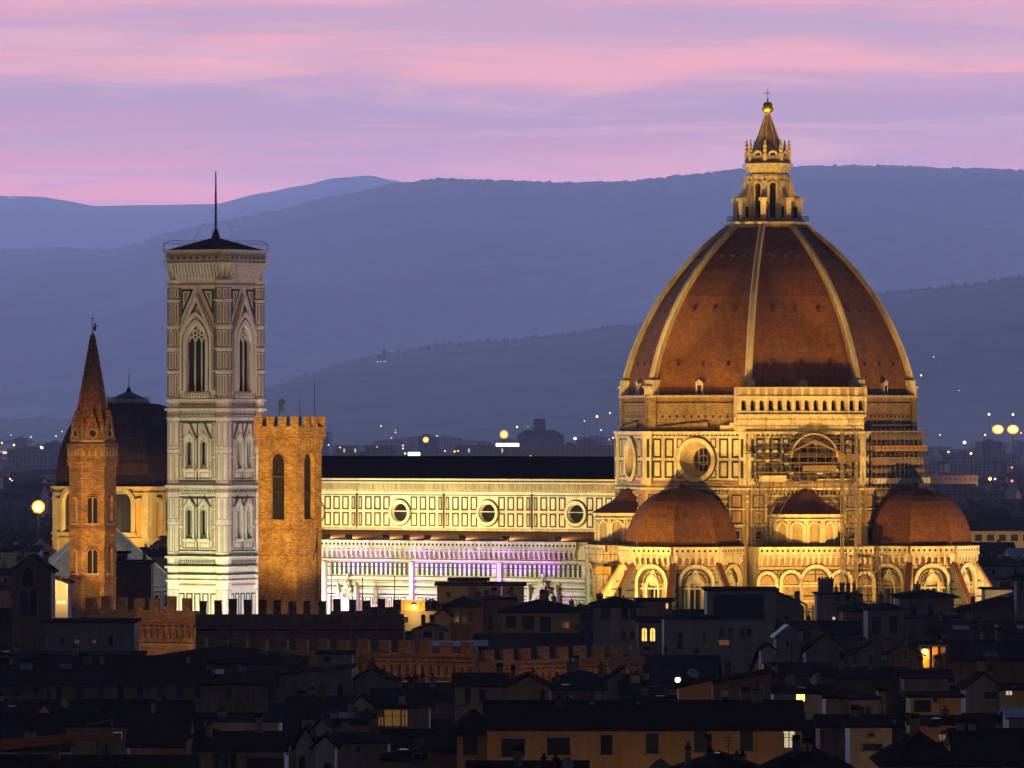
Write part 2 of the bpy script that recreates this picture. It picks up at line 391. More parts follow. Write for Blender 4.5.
class Wall:
    """a vertical wall plane: u to the right seen from outside, z up, d outwards"""
    def __init__(s, mb, ox, oy, ang):
        s.mb = mb; s.o = Vector((ox, oy, 0)); s.n = Vector((math.cos(ang), math.sin(ang), 0)); s.u = Vector((-s.n.y, s.n.x, 0))
    def p(s, u, z, d=0): return s.o + s.u * u + s.n * d + Vector((0, 0, z))
    def on(s, mb): w = Wall.__new__(Wall); w.mb = mb; w.o = s.o; w.n = s.n; w.u = s.u; return w
    def quad(s, u0, u1, z0, z1, d, m): s.mb.poly([s.p(u0, z0, d), s.p(u1, z0, d), s.p(u1, z1, d), s.p(u0, z1, d)], m)
    def box(s, u0, u1, z0, z1, d0, d1, m):
        s.quad(u0, u1, z0, z1, d1, m); P = s.p; q = s.mb.poly
        q([P(u0, z0, d0), P(u0, z0, d1), P(u0, z1, d1), P(u0, z1, d0)], m); q([P(u1, z0, d1), P(u1, z0, d0), P(u1, z1, d0), P(u1, z1, d1)], m)
        q([P(u0, z1, d1), P(u1, z1, d1), P(u1, z1, d0), P(u0, z1, d0)], m); q([P(u0, z0, d0), P(u1, z0, d0), P(u1, z0, d1), P(u0, z0, d1)], m)
    def frame(s, u0, u1, z0, z1, w, d, m, d0=0.0):
        s.box(u0, u1, z0, z0 + w, d0, d, m); s.box(u0, u1, z1 - w, z1, d0, d, m)
        s.box(u0, u0 + w, z0 + w, z1 - w, d0, d, m); s.box(u1 - w, u1, z0 + w, z1 - w, d0, d, m)
    def extr(s, pts, d0, d1, m):
        s.mb.poly([s.p(u, z, d1) for u, z in pts], m)
        for a, b in zip(pts, pts[1:] + pts[:1]): s.mb.poly([s.p(*a, d0), s.p(*b, d0), s.p(*b, d1), s.p(*a, d1)], m)
    def ring(s, uc, zc, r0, r1, d0, d1, m, n=28, d1i=None):
        d1i = d1 if d1i is None else d1i
        for k in range(n):
            a, b = 2 * PI * k / n, 2 * PI * (k + 1) / n
            P = lambda r, q, d: s.p(uc + r * math.cos(q), zc + r * math.sin(q), d)
            s.mb.poly([P(r0, a, d1i), P(r1, a, d1), P(r1, b, d1), P(r0, b, d1i)], m)
            s.mb.poly([P(r1, a, d0), P(r1, b, d0), P(r1, b, d1), P(r1, a, d1)], m)
            if d1i == d1: s.mb.poly([P(r0, b, d0), P(r0, a, d0), P(r0, a, d1), P(r0, b, d1)], m)
    def disc(s, uc, zc, r, d, m, n=24): s.mb.poly([s.p(uc + r * math.cos(2 * PI * k / n), zc + r * math.sin(2 * PI * k / n), d) for k in range(n)], m)
    def archring(s, uc, zs, kind, r0, r1, d0, d1, m, n=8):
        a, b = arch_pts(kind, r0, n), arch_pts(kind, r1, n)
        for i in range(len(a) - 1):
            A = lambda q, d: s.p(uc + q[0], zs + q[1], d)
            s.mb.poly([A(a[i], d1), A(b[i], d1), A(b[i + 1], d1), A(a[i + 1], d1)], m)
            s.mb.poly([A(b[i], d0), A(b[i + 1], d0), A(b[i + 1], d1), A(b[i], d1)], m)
            s.mb.poly([A(a[i + 1], d0), A(a[i], d0), A(a[i], d1), A(a[i + 1], d1)], m)
    def outline(s, h):
        r = h['w'] / 2
        return [(h['u'] - r, h['z0']), (h['u'] + r, h['z0'])] + [(h['u'] + x, h['zs'] + z) for x, z in arch_pts(h['kind'], r)]
    def wall(s, u0, u1, z0, z1, holes, m, d=0.0):
        us = {u0, u1}; zs = {z0, z1}; rects = []
        for h in holes:
            if h['kind'] == 'circle':
                r = h['w'] / 2; rc = (h['u'] - r, h['u'] + r, h['zs'] - r, h['zs'] + r)
            else:
                r = h['w'] / 2; top = h['zs'] + max(z for _, z in arch_pts(h['kind'], r)); rc = (h['u'] - r, h['u'] + r, h['z0'], top)
            rects.append(rc); us |= {rc[0], rc[1]}; zs |= {rc[2], rc[3]}
        us = sorted(us); zs = sorted(zs)
        for a, b in zip(us, us[1:]):
            run = None
            for c, e in zip(zs, zs[1:]):
                mu, mz = (a + b) / 2, (c + e) / 2
                if any(r[0] < mu < r[1] and r[2] < mz < r[3] for r in rects):
                    if run: s.quad(a, b, run[0], run[1], d, m); run = None
                else: run = (run[0], e) if run else (c, e)
            if run: s.quad(a, b, run[0], run[1], d, m)
        for h, rc in zip(holes, rects):
            dp = h.get('depth', .6); rm = h.get('rm', m)
            if h['kind'] == 'circle':
                r = h['w'] / 2; n = 32; rb = h.get('rb', r)
                for k in range(n):
                    a, b = 2 * PI * k / n, 2 * PI * (k + 1) / n
                    sq = lambda q: (r * math.cos(q) / max(abs(math.cos(q)), abs(math.sin(q))), r * math.sin(q) / max(abs(math.cos(q)), abs(math.sin(q))))
                    C = lambda q, rr, dd: s.p(h['u'] + rr * math.cos(q), h['zs'] + rr * math.sin(q), dd)
                    A = lambda q: s.p(h['u'] + sq(q)[0], h['zs'] + sq(q)[1], d)
                    s.mb.poly([C(a, r, d), A(a), A(b), C(b, r, d)], m)
                    s.mb.poly([C(a, rb, d - dp), C(a, r, d), C(b, r, d), C(b, rb, d - dp)], rm)
            else:
                r = h['w'] / 2; pts = arch_pts(h['kind'], r); zt = rc[3]
                for a, b in zip(pts, pts[1:]):
                    if h['kind'] == 'flat': break
                    q = [(h['u'] + a[0], h['zs'] + a[1]), (h['u'] + a[0], zt), (h['u'] + b[0], zt), (h['u'] + b[0], h['zs'] + b[1])]
                    s.mb.poly([s.p(*x, d) for x in q], m)
                ol = s.outline(h)
                for a, b in zip(ol, ol[1:] + ol[:1]): s.mb.poly([s.p(*a, d), s.p(*b, d), s.p(*b, d - dp), s.p(*a, d - dp)], rm)
    def pane(s, h, m, d):
        if h['kind'] == 'circle': s.disc(h['u'], h['zs'], h.get('rb', h['w'] / 2) * .999, d, m, 32)
        else: s.mb.poly([s.p(*q, d) for q in s.outline(h)], m)
def hole(u, w, z0, zs, kind='round', depth=.7, **k): return dict(u=u, w=w, z0=z0, zs=zs, kind=kind, depth=depth, **k)
# ------------------------------------------------------------------ ground, hills, haze
def ground():
    mb = MB(); xs = [-15000, -6000, -2500, -900, 0, 900, 2500, 6000, 15000]; ys = [-1500, 0, 400, 900, 1600, 3000, 6000, 12000, 24000, 52000]
    for y0, y1 in zip(ys, ys[1:]):
        for x0, x1 in zip(xs, xs[1:]): mb.poly([(x0, y0, 0), (x1, y0, 0), (x1, y1, 0), (x0, y1, 0)], 'ground')
    tag(mb.build('ground'), kind='structure')
ground()
def lerp(pts, x):
    if x <= pts[0][0]:
        (a, b), (c, d) = pts[0], pts[1]
    elif x >= pts[-1][0]:
        (a, b), (c, d) = pts[-2], pts[-1]
        return d + (d - b) / (c - a) * (x - c) * .3
    else:
        for (a, b), (c, d) in zip(pts, pts[1:]):
            if a <= x <= c: break
    t = (x - a) / (c - a)
    if 0 <= t <= 1: t = t * t * (3 - 2 * t) * .5 + t * .5
    return b + (d - b) * t
from mathutils import noise as NZ
class Hill:
    def __init__(s, name, prof, D, front, back, x0, x1, dx, fuzz, rough):
        s.prof, s.D, s.front, s.back, s.fuzz, s.rough = prof, D, front, back, fuzz, rough
        mb = MB(); ts = [0, .06, .14, .24, .36, .5, .64, .77, .88, .95, 1.0, 1.15, 1.5, 2.0]
        n = int((x1 - x0) / dx); grid = []
        for i in range(n + 1):
            px = x0 + (x1 - x0) * i / n; X = (px - 512) * D / F
            grid.append([(X, s.yt(t), s.h(X, s.yt(t), t > .99)) for t in ts])
        i0 = 0; m = len(ts)
        mb.v = [p for col in grid for p in col]; mb.mats = ['hill']
        for i in range(n):
            for j in range(m - 1):
                mb.f.append((i * m + j, (i + 1) * m + j, (i + 1) * m + j + 1, i * m + j + 1)); mb.m.append(0)
        tag(mb.build(name, smooth=True), kind='structure')
    def yt(s, t): return s.D - s.front * (1 - t) if t <= 1 else s.D + s.back * (t - 1)
    def h(s, X, Y, ridge=False):
        t = (Y - (s.D - s.front)) / s.front if Y <= s.D else 1 + (Y - s.D) / s.back
        px = 512 + X * F / s.D
        top = zat(lerp(s.prof, px), s.D)
        k = max(0, min(1, t)) if t <= 1 else max(0, 2 - t)
        k = k ** 1.15 if t <= 1 else k
        z = top * k
        if t < 1: z += s.rough * top * .10 * math.sin(PI * max(0, t)) * NZ.noise((X * .0009, Y * .0004, 3.3)) * 2
        if ridge: z += s.fuzz * (NZ.noise((px * .9, 1.7, s.D)) + .6 * NZ.noise((px * .31, 4.2, s.D)) + .7 * max(0, NZ.noise((px * 1.9, 8.8, s.D))))
        return max(z, -.5) if t > 0 else -.5
    def hit(s, px, py):
        for i in range(400):
            Y = s.D - s.front + s.front * i / 400; X = (px - 512) * Y / F; z = zat(py, Y)
            if s.h(X, Y) >= z: return (X, Y - 25, z)
        return (X, Y, z)
P0 = [(-300, 214), (-100, 205), (0, 196), (40, 196.5), (62, 200), (95, 206), (150, 205), (215, 204), (262, 193), (300, 186), (335, 178), (370, 175.5), (392, 180), (420, 186), (500, 190), (1024, 205), (1400, 200)]
P1 = [(-300, 262), (0, 250), (60, 247), (108, 250), (132, 244), (170, 232), (220, 221), (270, 211), (340, 195), (400, 183), (440, 178), (500, 180), (560, 182), (620, 181.5), (680, 175.5), (740, 169), (790, 166.5), (850, 165), (900, 165.5), (945, 168), (985, 168), (1024, 170), (1200, 180), (1400, 178)]
P2 = [(-300, 424), (100, 419), (200, 408), (270, 388), (320, 371), (345, 362), (390, 352), (450, 343), (500, 340), (560, 334), (620, 326), (700, 314), (800, 302), (885, 292), (930, 288), (980, 282), (1024, 276), (1150, 262), (1400, 250)]
hill_back = Hill('far_mountain', P0, 49000, 9000, 2400, -250, 1300, 5, 0, .5)
hill_main = Hill('mountain_ridge', P1, 34000, 11000, 3500, -250, 1300, 2.5, 9, 1.0)
hill_near = Hill('wooded_hill', P2, 18000, 6000, 3000, -250, 1300, 1.6, 9, 1.0)
def haze():
    m = bpy.data.materials.new('haze_air'); m.use_nodes = True; nt = m.node_tree; nt.nodes.clear()
    o = nt.nodes.new('ShaderNodeOutputMaterial'); v = nt.nodes.new('ShaderNodeVolumePrincipled'); nt.links.new(v.outputs[0], o.inputs['Volume'])
    v.inputs['Color'].default_value = (*HAZE_COLOR, 1); v.inputs['Density'].default_value = HAZE_DENSITY; v.inputs['Anisotropy'].default_value = .75
    M['haze'] = m; mb = MB(); mb.box(-15500, 15500, -1600, 52300, -1.5, 1800, 'haze')
    tag(mb.build('haze'), kind='stuff')
haze()
# ------------------------------------------------------------------ the cathedral (local x = east along the nave, y = north; origin under the dome)
cath = thing('cathedral', 'huge floodlit marble cathedral with a ribbed red brick dome and white lantern', 'cathedral', (CX, CY, 0), YAW)
AS, AE, AN, AW = -PI / 2, 0.0, PI / 2, PI

def crown_band(W, u0, u1, ztop, sp=1.08, dot=.85):
    """pierced parapet over a corbel table, ending at ztop; W is the wall plane"""
    z = ztop
    W.box(u0, u1, z - 3.9, z - 3.55, 0, .35, 'marble2')
    W.box(u0, u1, z - 1.5, z - 1.22, 0, .95, 'marble')
    W.box(u0, u1, z - 1.22, z - .18, .35, .8, 'marble')
    W.box(u0, u1, z - .18, z, .3, .92, 'marble')
    W.box(u0, u1, z - 4.25, z - 4.08, 0, .05, 'green'); W.box(u0, u1, z - 5.0, z - 4.85, 0, .04, 'green')
    n = max(1, int((u1 - u0) / sp)); w = (u1 - u0) / n
    for i in range(n):
        c = u0 + w * (i + .5)
        W.box(c - .17, c + .17, z - 2.75, z - 1.5, 0, .75, 'marble'); W.box(c - .13, c + .13, z - 3.25, z - 2.75, 0, .45, 'marble')
        W.archring(c + w / 2, z - 2.15, 'round', .34, w / 2 - .02, .1, .82, 'marble', 4) if i < n - 1 else None
        W.quad(c + .17, c + w - .17, z - 3.2, z - 1.5, .02, 'pink') if i < n - 1 else None
    n = max(1, int((u1 - u0) / dot)); w = (u1 - u0) / n
    for i in range(n): W.disc(u0 + w * (i + .5), z - .70, .24, .806, 'void', 8)

# ---- nave: clerestory, aisle, roofs
mb = MB(); W = Wall(mb, 0, -10.5, AS)
OC = [-92.0, -72.8, -53.5, -34.4]; PIER = [-101.4, -82.4, -63.15, -43.95, -24.9]
oc_holes = [hole(u, 3.5, 0, 37.75, 'circle', .5, rm='marblet', rb=1.6) for u in OC]
W.wall(-101.5, -24, 30, 44.4, oc_holes, 'marblet')
mb.box(-101.5, -24, -9.7, 10.5, 30, 44.3, 'marble2')
for u in OC: W.ring(u, 37.75, 1.8, 2.35, 0, .45, 'marblet'); W.ring(u, 37.75, 2.38, 2.55, 0, .12, 'green')
for a, b in zip(PIER, PIER[1:]):
    c = (a + b) / 2
    for i in range(8):
        uc = a + 1.55 + (b - a - 3.1) * (i + .5) / 8 + (0 if i != 3 and i != 4 else 0)
        for z0, z1 in ((38.25, 40.75), (35.2, 37.75)):
            if abs(uc - c) < 2.6: continue
            W.frame(uc - .72, uc + .72, z0, z1, .27, .06, 'green'); W.box(uc - .40, uc + .40, z0 + .32, z1 - .32, 0, .03, 'marblet')
    for uc in (a + .78, b - .78):
        for z0, z1 in ((38.25, 40.75), (35.2, 37.75)):
            W.box(uc - .42, uc + .42, z0, z1, 0, .05, 'green'); W.box(uc - .2, uc + .2, z0 + .3, z1 - .3, 0, .08, 'marble2')
    W.box(b - .16, b + .16, 34.6, 44.2, 0, .2, 'green')
W.box(-101.5, -25, 37.9, 38.08, 0, .10, 'marblet'); W.box(-101.5, -25, 34.4, 34.95, 0, .35, 'marble2')
W.box(-101.5, -25, 40.95, 41.1, 0, .08, 'green'); W.box(-101.5, -25, 41.35, 41.6, 0, .3, 'marblet'); W.box(-101.5, -25, 42.0, 43.2, 0, .35, 'marble3')
for i in range(150): 
    u = -101.3 + .51 * i; W.box(u - .13, u + .13, 41.62, 41.95, 0, .32, 'marblet')
    if i % 2 == 0: W.box(u - .16, u + .2, 42.1, 42.9, 0, .35 + .12 * random.random(), 'marble2')
W.box(-101.5, -24.4, 43.2, 43.45, 0, .75, 'marblet'); W.box(-101.5, -24.4, 43.75, 44.05, 0, .6, 'marblet'); W.box(-101.5, -24.4, 43.45, 43.75, 0, .5, 'green')
clerestory = mb.build('clerestory_wall', cath)
for h in oc_holes:
    q = MB(); w = W.on(q); w.pane(h, 'void', -.49); o = q.build('oculus_window', cath)
    q = MB(); w = W.on(q)
    for k in range(-2, 3): 
        l = math.sqrt(1.6 ** 2 - (k * .5) ** 2); w.box(h['u'] + k * .5 - .03, h['u'] + k * .5 + .03, 37.75 - l, 37.75 + l, -.47, -.42, 'metal')
    w.box(h['u'] - 1.4, h['u'] + 1.4, 37.4, 37.46, -.47, -.42, 'metal'); q.build('window_bars', o)
mb = MB()
mb.poly([(-102, -11.5, 44.12), (-22, -11.5, 44.12), (-22, 0, 48.1), (-102, 0, 48.1)], 'lead'); mb.poly([(-22, 11.5, 44.1), (-102, 11.5, 44.1), (-102, 0, 48.1), (-22, 0, 48.1)], 'lead')
mb.poly([(-102, 11.5, 44.1), (-102, -11.5, 44.12), (-102, 0, 48.1)], 'marble2'); mb.box(-102, -22, -.25, .25, 48.0, 48.22, 'lead')
mb.build('nave_roof', cath)
mb = MB(); W = Wall(mb, 0, -21, AS)
W.wall(-100.5, -25.5, 0, 32.7, [], 'marblet')
for u in PIER: W.box(u - .4, u + .4, 0, 28.7, 0, .8, 'marblet')
crown_band(W, -100.5, -27.5, 32.75, 1.06, .86)
for a, b in zip(PIER, PIER[1:]):
    u = a + 1.5
    W.frame(a + 1.0, b - 1.0, 26.1, 28.8, .14, .10, 'marble2')
    while u < b - 1.4:
        W.box(u - .27, u + .27, 26.35, 28.55, 0, .05, 'green'); u += 1.02
    u = a + 1.6
    while u < b - 1.5:
        W.frame(u - .62, u + .62, 17.5, 22.3, .16, .05, 'green'); W.box(u - .3, u + .3, 18.1, 21.7, 0, .03, 'pink'); u += 1.55
for z, h, d, m in ((29.0, .25, .5, 'marblet'), (25.75, .3, .35, 'marblet'), (25.2, .25, .06, 'pink'), (24.6, .3, .25, 'marblet'), (24.1, .22, .05, 'green'), (23.4, .3, .3, 'marblet'), (22.65, .25, .06, 'green'), (16.6, .5, .4, 'marblet')):
    W.box(-100.5, -26, z, z + h, 0, d, m)
mb.build('aisle_wall', cath)
mb = MB(); mb.poly([(-101, -21.4, 32.2), (-24, -21.4, 32.2), (-24, -10.6, 34.5), (-101, -10.6, 34.5)], 'conetile'); mb.poly([(-101, -21.4, 32.2), (-101, -10.6, 34.5), (-101, -10.6, 30), (-101, -21.4, 30)], 'marble2')
mb.build('aisle_roof', cath)
# north side and front wall, unseen from the hill but there for the volume of the place
mb = MB(); mb.box(-101, -24, 10.6, 21, 0, 32.6, 'marble2'); mb.box(-102.6, -101.6, -21.5, 21.5, 0, 33, 'marblet'); mb.box(-102.4, -101.7, -11, 11, 33, 48, 'marblet'); mb.build('front_wall', cath)
# portal gables on the aisle wall
W0 = Wall(None, 0, -21, AS)
def portal(u, zb, zt, hw):
    q = MB(); w = W0.on(q)
    w.extr([(u - hw, zb), (u + hw, zb), (u, zt)], .3, 1.4, 'marblet'); w.extr([(u - hw * .6, zb + .4), (u + hw * .6, zb + .4), (u, zb + (zt - zb) * .62)], 1.4, 1.46, 'pink')
    w.ring(u, zb + (zt - zb) * .3, .5, .75, 1.4, 1.6, 'marblet', 12)
    for t in (.25, .5, .75):
        for sx in (-1, 1): w.box(u + sx * hw * (1 - t) - .18, u + sx * hw * (1 - t) + .18, zb + (zt - zb) * t, zb + (zt - zb) * t + .7, .6, 1.2, 'marblet')
    w.box(u - .14, u + .14, zt - .3, zt + 1.3, .7, 1.0, 'marblet'); w.box(u - .4, u + .4, zt + .5, zt + .75, .7, 1.0, 'marblet')
    for sx in (-1, 1): w.box(u + sx * (hw + .35) - .3, u + sx * (hw + .35) + .3, 12, zb + 1.6, .2, 1.3, 'marblet'); w.extr([(u + sx * (hw + .35) - .32, zb + 1.6), (u + sx * (hw + .35) + .32, zb + 1.6), (u + sx * (hw + .35), zb + 3.4)], .3, 1.2, 'marblet')
    w.box(u - hw, u + hw, 8, zb, .2, 1.3, 'marblet')
    q.build('portal_gable', cath)
portal(-34.6, 21.6, 25.6, 2.6)
portal(-77.1, 21.4, 25.2, 1.6)
# niche figure of stone standing on the wall ledge
q = MB(); w = W0.on(q); c = w.p(-70.3, 0, 1.6)
q.lathe([(.55, 21), (.5, 21.4), (.62, 22), (.45, 23.2), (.5, 24), (.22, 24.5), (.3, 24.9), (.05, 25.25)], 'marble2', 8, c.x, c.y); q.build('statue', cath)

# ---- the octagon
OA = [R(22.5 + 45 * k) for k in range(8)]
def octo(mb, r, z0, z1, m, top=True, r1=None): mb.ngon(8, r, z0, r if r1 is None else r1, z1, m, R(22.5), top)
def face(mb, ang, r): return Wall(mb, r * math.cos(R(22.5)) * math.cos(ang), r * math.cos(R(22.5)) * math.sin(ang), ang)
def half(r): return r * math.sin(R(22.5))
FACES = [R(-90), R(-45), R(0), R(-135), R(45), R(135)]
mb = MB(); RB = 27.3; octo(mb, RB, 0, 42.4, 'marble3')
for a in FACES[:4]:
    W = face(mb, a, RB); hw = half(RB)
    for u0 in (-hw + .2, hw - 3.4):
        W.box(u0, u0 + 3.2, 30, 42.4, 0, .8, 'marble3')
        for z in (33.2, 36.4, 39.2): W.frame(u0 + .5, u0 + 2.7, z, z + 2.4, .22, .86, 'green', .8); W.box(u0 + 1.0, u0 + 2.2, z + .5, z + 1.9, .8, .84, 'void' if z == 33.2 else 'pink')
        W.box(u0 - .1, u0 + 3.3, 36.0, 36.25, .8, 1.0, 'marble'); W.box(u0 - .1, u0 + 3.3, 38.9, 39.1, .8, 1.0, 'marble')
    for u in (-6.2, -4.4, 4.4, 6.2):
        W.frame(u - .75, u + .75, 36.8, 39.6, .2, .08, 'green'); W.box(u - .45, u + .45, 33.4, 35.6, 0, .06, 'glass'); W.frame(u - .65, u + .65, 33.2, 35.8, .18, .14, 'marble')
    for z in (40.2, 41.2): W.box(-hw, hw, z, z + .3, 0, .25, 'marble')
    for k in range(26):
        u = -hw + .6 + (2 * hw - 1.2) * k / 25; W.box(u - .18, u + .18, 41.5, 42.2, 0, .6 , 'marble2')
octo(mb, RB + .9, 42.4, 42.8, 'marble'); octo(mb, RB + .5, 42.8, 43.4, 'marble2')
mb.build('crossing_wall', cath)
RD = 27.6
mb = MB()
drum_holes = {}
for a in [R(22.5 + 22.5 + 45 * k) for k in range(8)]:
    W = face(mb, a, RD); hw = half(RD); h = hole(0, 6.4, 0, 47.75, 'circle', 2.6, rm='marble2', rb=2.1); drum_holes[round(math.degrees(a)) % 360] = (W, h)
    W.wall(-hw, hw, 43.4, 52.4, [h], 'marble')
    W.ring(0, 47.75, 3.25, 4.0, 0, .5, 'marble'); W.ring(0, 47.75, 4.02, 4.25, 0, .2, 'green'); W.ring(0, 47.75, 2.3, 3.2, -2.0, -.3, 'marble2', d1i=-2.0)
    for u0, u1 in ((-9.1, -7.3), (-6.6, -4.7), (4.7, 6.6), (7.3, 9.1)):
        for z0, z1 in ((48.1, 51.6), (44.5, 47.6)):
            W.frame(u0, u1, z0, z1, .34, .07, 'green'); W.box(u0 + .5, u1 - .5, z0 + .55, z1 - .55, 0, .04, 'marble')
    for z0, z1 in ((49.9, 51.6), (44.5, 46)):
        for u0, u1 in ((-4.1, -2.9), (2.9, 4.1)): W.frame(u0, u1, z0, z1, .2, .07, 'green')
    for sx in (-1, 1): 
        W.box(sx * (hw - .75) - .72, sx * (hw - .75) + .72, 43.4, 52.4, 0, .55, 'marble')
        for z0, z1 in ((48.2, 51.5), (44.5, 47.6)): W.box(sx * (hw - .8) - .28, sx * (hw - .8) + .28, z0, z1, .55, .6, 'green')
    W.box(-hw, hw, 47.78, 47.95, 0, .1, 'marble') if False else None
    W.box(-hw, hw, 43.5, 44.0, 0, .18, 'pink'); W.box(-hw, hw, 52.0, 52.25, 0, .25, 'green')
    n = 24
    for k in range(n): 
        u = -hw + .5 + (2 * hw - 1) * k / (n - 1); W.box(u - .2, u + .2, 52.15, 52.5, .25, .6, 'marble')
mb.poly([(RD * .9 * math.cos(t), RD * .9 * math.sin(t), 43.5) for t in OA], 'void')
octo(mb, RD + .75, 52.42, 52.85, 'marble')
drum = mb.build('drum', cath)
for k, (W, h) in drum_holes.items():
    if k not in (270, 315, 0, 225): continue
    q = MB(); w = W.on(q); w.pane(h, 'glass', -2.55); o = q.build('drum_oculus', cath)
    q = MB(); w = W.on(q)
    for j in (-1, 0, 1): w.box(j * .95 - .07, j * .95 + .07, 47.75 - math.sqrt(4.4 - (j * .95) ** 2), 47.75 + math.sqrt(4.4 - (j * .95) ** 2), -2.53, -2.4, 'stone'); 
    w.box(-2.05, 2.05, 47.3, 47.42, -2.53, -2.4, 'stone'); w.ring(0, 47.75, .8, 1.0, -2.53, -2.38, 'stone', 14); q.build('window_tracery', o)
# bare masonry ring under the dome
mb = MB(); RU = 26.8; octo(mb, RU, 52.85, 59.4, 'rough', True)
for a in [R(45 * k) for k in range(8)]:
    W = face(mb, a, RU); hw = half(RU)
    W.box(-hw, hw, 58.9, 59.35, 0, .7, 'marble2'); W.box(-hw + 1, hw - 1, 57.7, 57.95, 0, .3, 'rough'); W.box(-hw, hw, 53.0, 53.4, 0, .35, 'rough')
    for k in range(11): u = -7.5 + 1.5 * k; W.box(u - .22, u + .22, 55.3, 55.75, 0, .05, 'void')
    for k in range(7): 
        W.box(-9 + k * 1.6, -7.4 + k * 1.6, 53.4, 53.7 + .14 * k, 0, .5, 'rough')
    for sx in (-1, 1): W.box(sx * (hw - .8) - .8, sx * (hw - .8) + .8, 52.9, 58.9, 0, .5, 'rough')
mb.build('drum_masonry', cath)

# ---- dome: profile measured as corner radius against height
DP = [(26.08, 59.4), (25.94, 61.0), (25.50, 63.2), (24.87, 65.4), (24.10, 67.6), (23.14, 69.9), (22.02, 72.3), (20.67, 74.8), (19.22, 77.2), (17.58, 79.5), (15.75, 81.8), (13.72, 84.0), (11.59, 86.1), (9.47, 87.9), (8.00, 89.2), (6.90, 90.0)]
mb = MB(); acc = 0
for (r0, z0), (r1, z1) in zip(DP, DP[1:]):
    l = math.hypot(r1 - r0, z1 - z0)
    for k in range(8):
        a, b = OA[k], OA[k] + R(45); C = 6
        for c in range(C):
            f0, f1 = c / C, (c + 1) / C
            def pt(r, z, f): return Vector((r * math.cos(a), r * math.sin(a), z)).lerp(Vector((r * math.cos(b), r * math.sin(b), z)), f)
            s0, s1 = 2 * half(r0), 2 * half(r1)
            uv = [(k * 40 + s0 * (f0 - .5), acc), (k * 40 + s0 * (f1 - .5), acc), (k * 40 + s1 * (f1 - .5), acc + l), (k * 40 + s1 * (f0 - .5), acc + l)]
            mb.poly([pt(r0, z0, f0), pt(r0, z0, f1), pt(r1, z1, f1), pt(r1, z1, f0)], 'dometile', uv)
    acc += l
dome = mb.build('dome', cath)
def dome_r(z):
    for (r0, z0), (r1, z1) in zip(DP, DP[1:]):
        if z0 <= z <= z1: return r0 + (r1 - r0) * (z - z0) / (z1 - z0)
    return 7
vm = None
for a in (R(-90), R(-45), 0.0, R(-135)):
    for z, us in ((65.0, (-5.2, 0, 5.2)), (74.5, (-4.3, 0, 4.3)), (84.3, (-2.4, 0, 2.4))):
        for u in us:
            if vm is None:
                q = MB(); w = Wall(q, 0, 0, 0); w.box(-.3, .3, -.32, .25, -.6, .06, 'void'); w.box(-.42, .42, .25, .36, -.6, .16, 'dometile'); vm = q.mesh('dome_vent')
            w = face(None, a, dome_r(z)); p = w.p(u, z, .05)
            o = bpy.data.objects.new('dome_vent', vm); COL.objects.link(o); o.parent = dome; o.location = p; o.rotation_euler = (0, 0, a)
    # dormer at the foot of each side
    q = MB(); w = face(q, a, 26.0); w.box(-.75, .75, 59.5, 61.5, -1.2, .5, 'marble'); w.box(-.4, .4, 59.6, 61.1, .5, .53, 'void'); w.extr([(-.9, 61.5), (.9, 61.5), (0, 62.2)], -1.2, .6, 'marble'); q.build('dormer', dome)
def sweep_rib(a):
    q = MB(); pr = DP; d = Vector((math.cos(a), math.sin(a), 0)); s = Vector((-d.y, d.x, 0)); rows = []
    for i, (r, z) in enumerate(pr):
        r0, z0 = pr[max(0, i - 1)]; r1, z1 = pr[min(len(pr) - 1, i + 1)]; t = Vector((r1 - r0, z1 - z0)).normalized(); nx, nz = t.y, -t.x
        f = i / (len(pr) - 1); w = .70 - .22 * f; h = .95 - .25 * f
        P = lambda k, x: d * (r + nx * k) + s * x + Vector((0, 0, z + nz * k))
        rows.append([P(-.7, -w), P(h * .72, -w), P(h, -w * .62), P(h, w * .62), P(h * .72, w), P(-.7, w)])
    for A, B in zip(rows, rows[1:]):
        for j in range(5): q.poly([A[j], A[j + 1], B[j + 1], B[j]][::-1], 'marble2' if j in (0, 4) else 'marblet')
    for z0, z1, e in ((58.95, 60.6, .9), (60.6, 61.0, 1.25), (61.0, 62.1, .8)):
        b = [d * 25.1 - s * 1.2, d * (26.2 + e) - s * 1.2, d * (26.2 + e) + s * 1.2, d * 25.1 + s * 1.2]
        q.hexa([p + Vector((0, 0, z0)) for p in b], [p + Vector((0, 0, z1)) for p in b], 'marble')
    q.build('rib', cath)
for a in OA: sweep_rib(a)
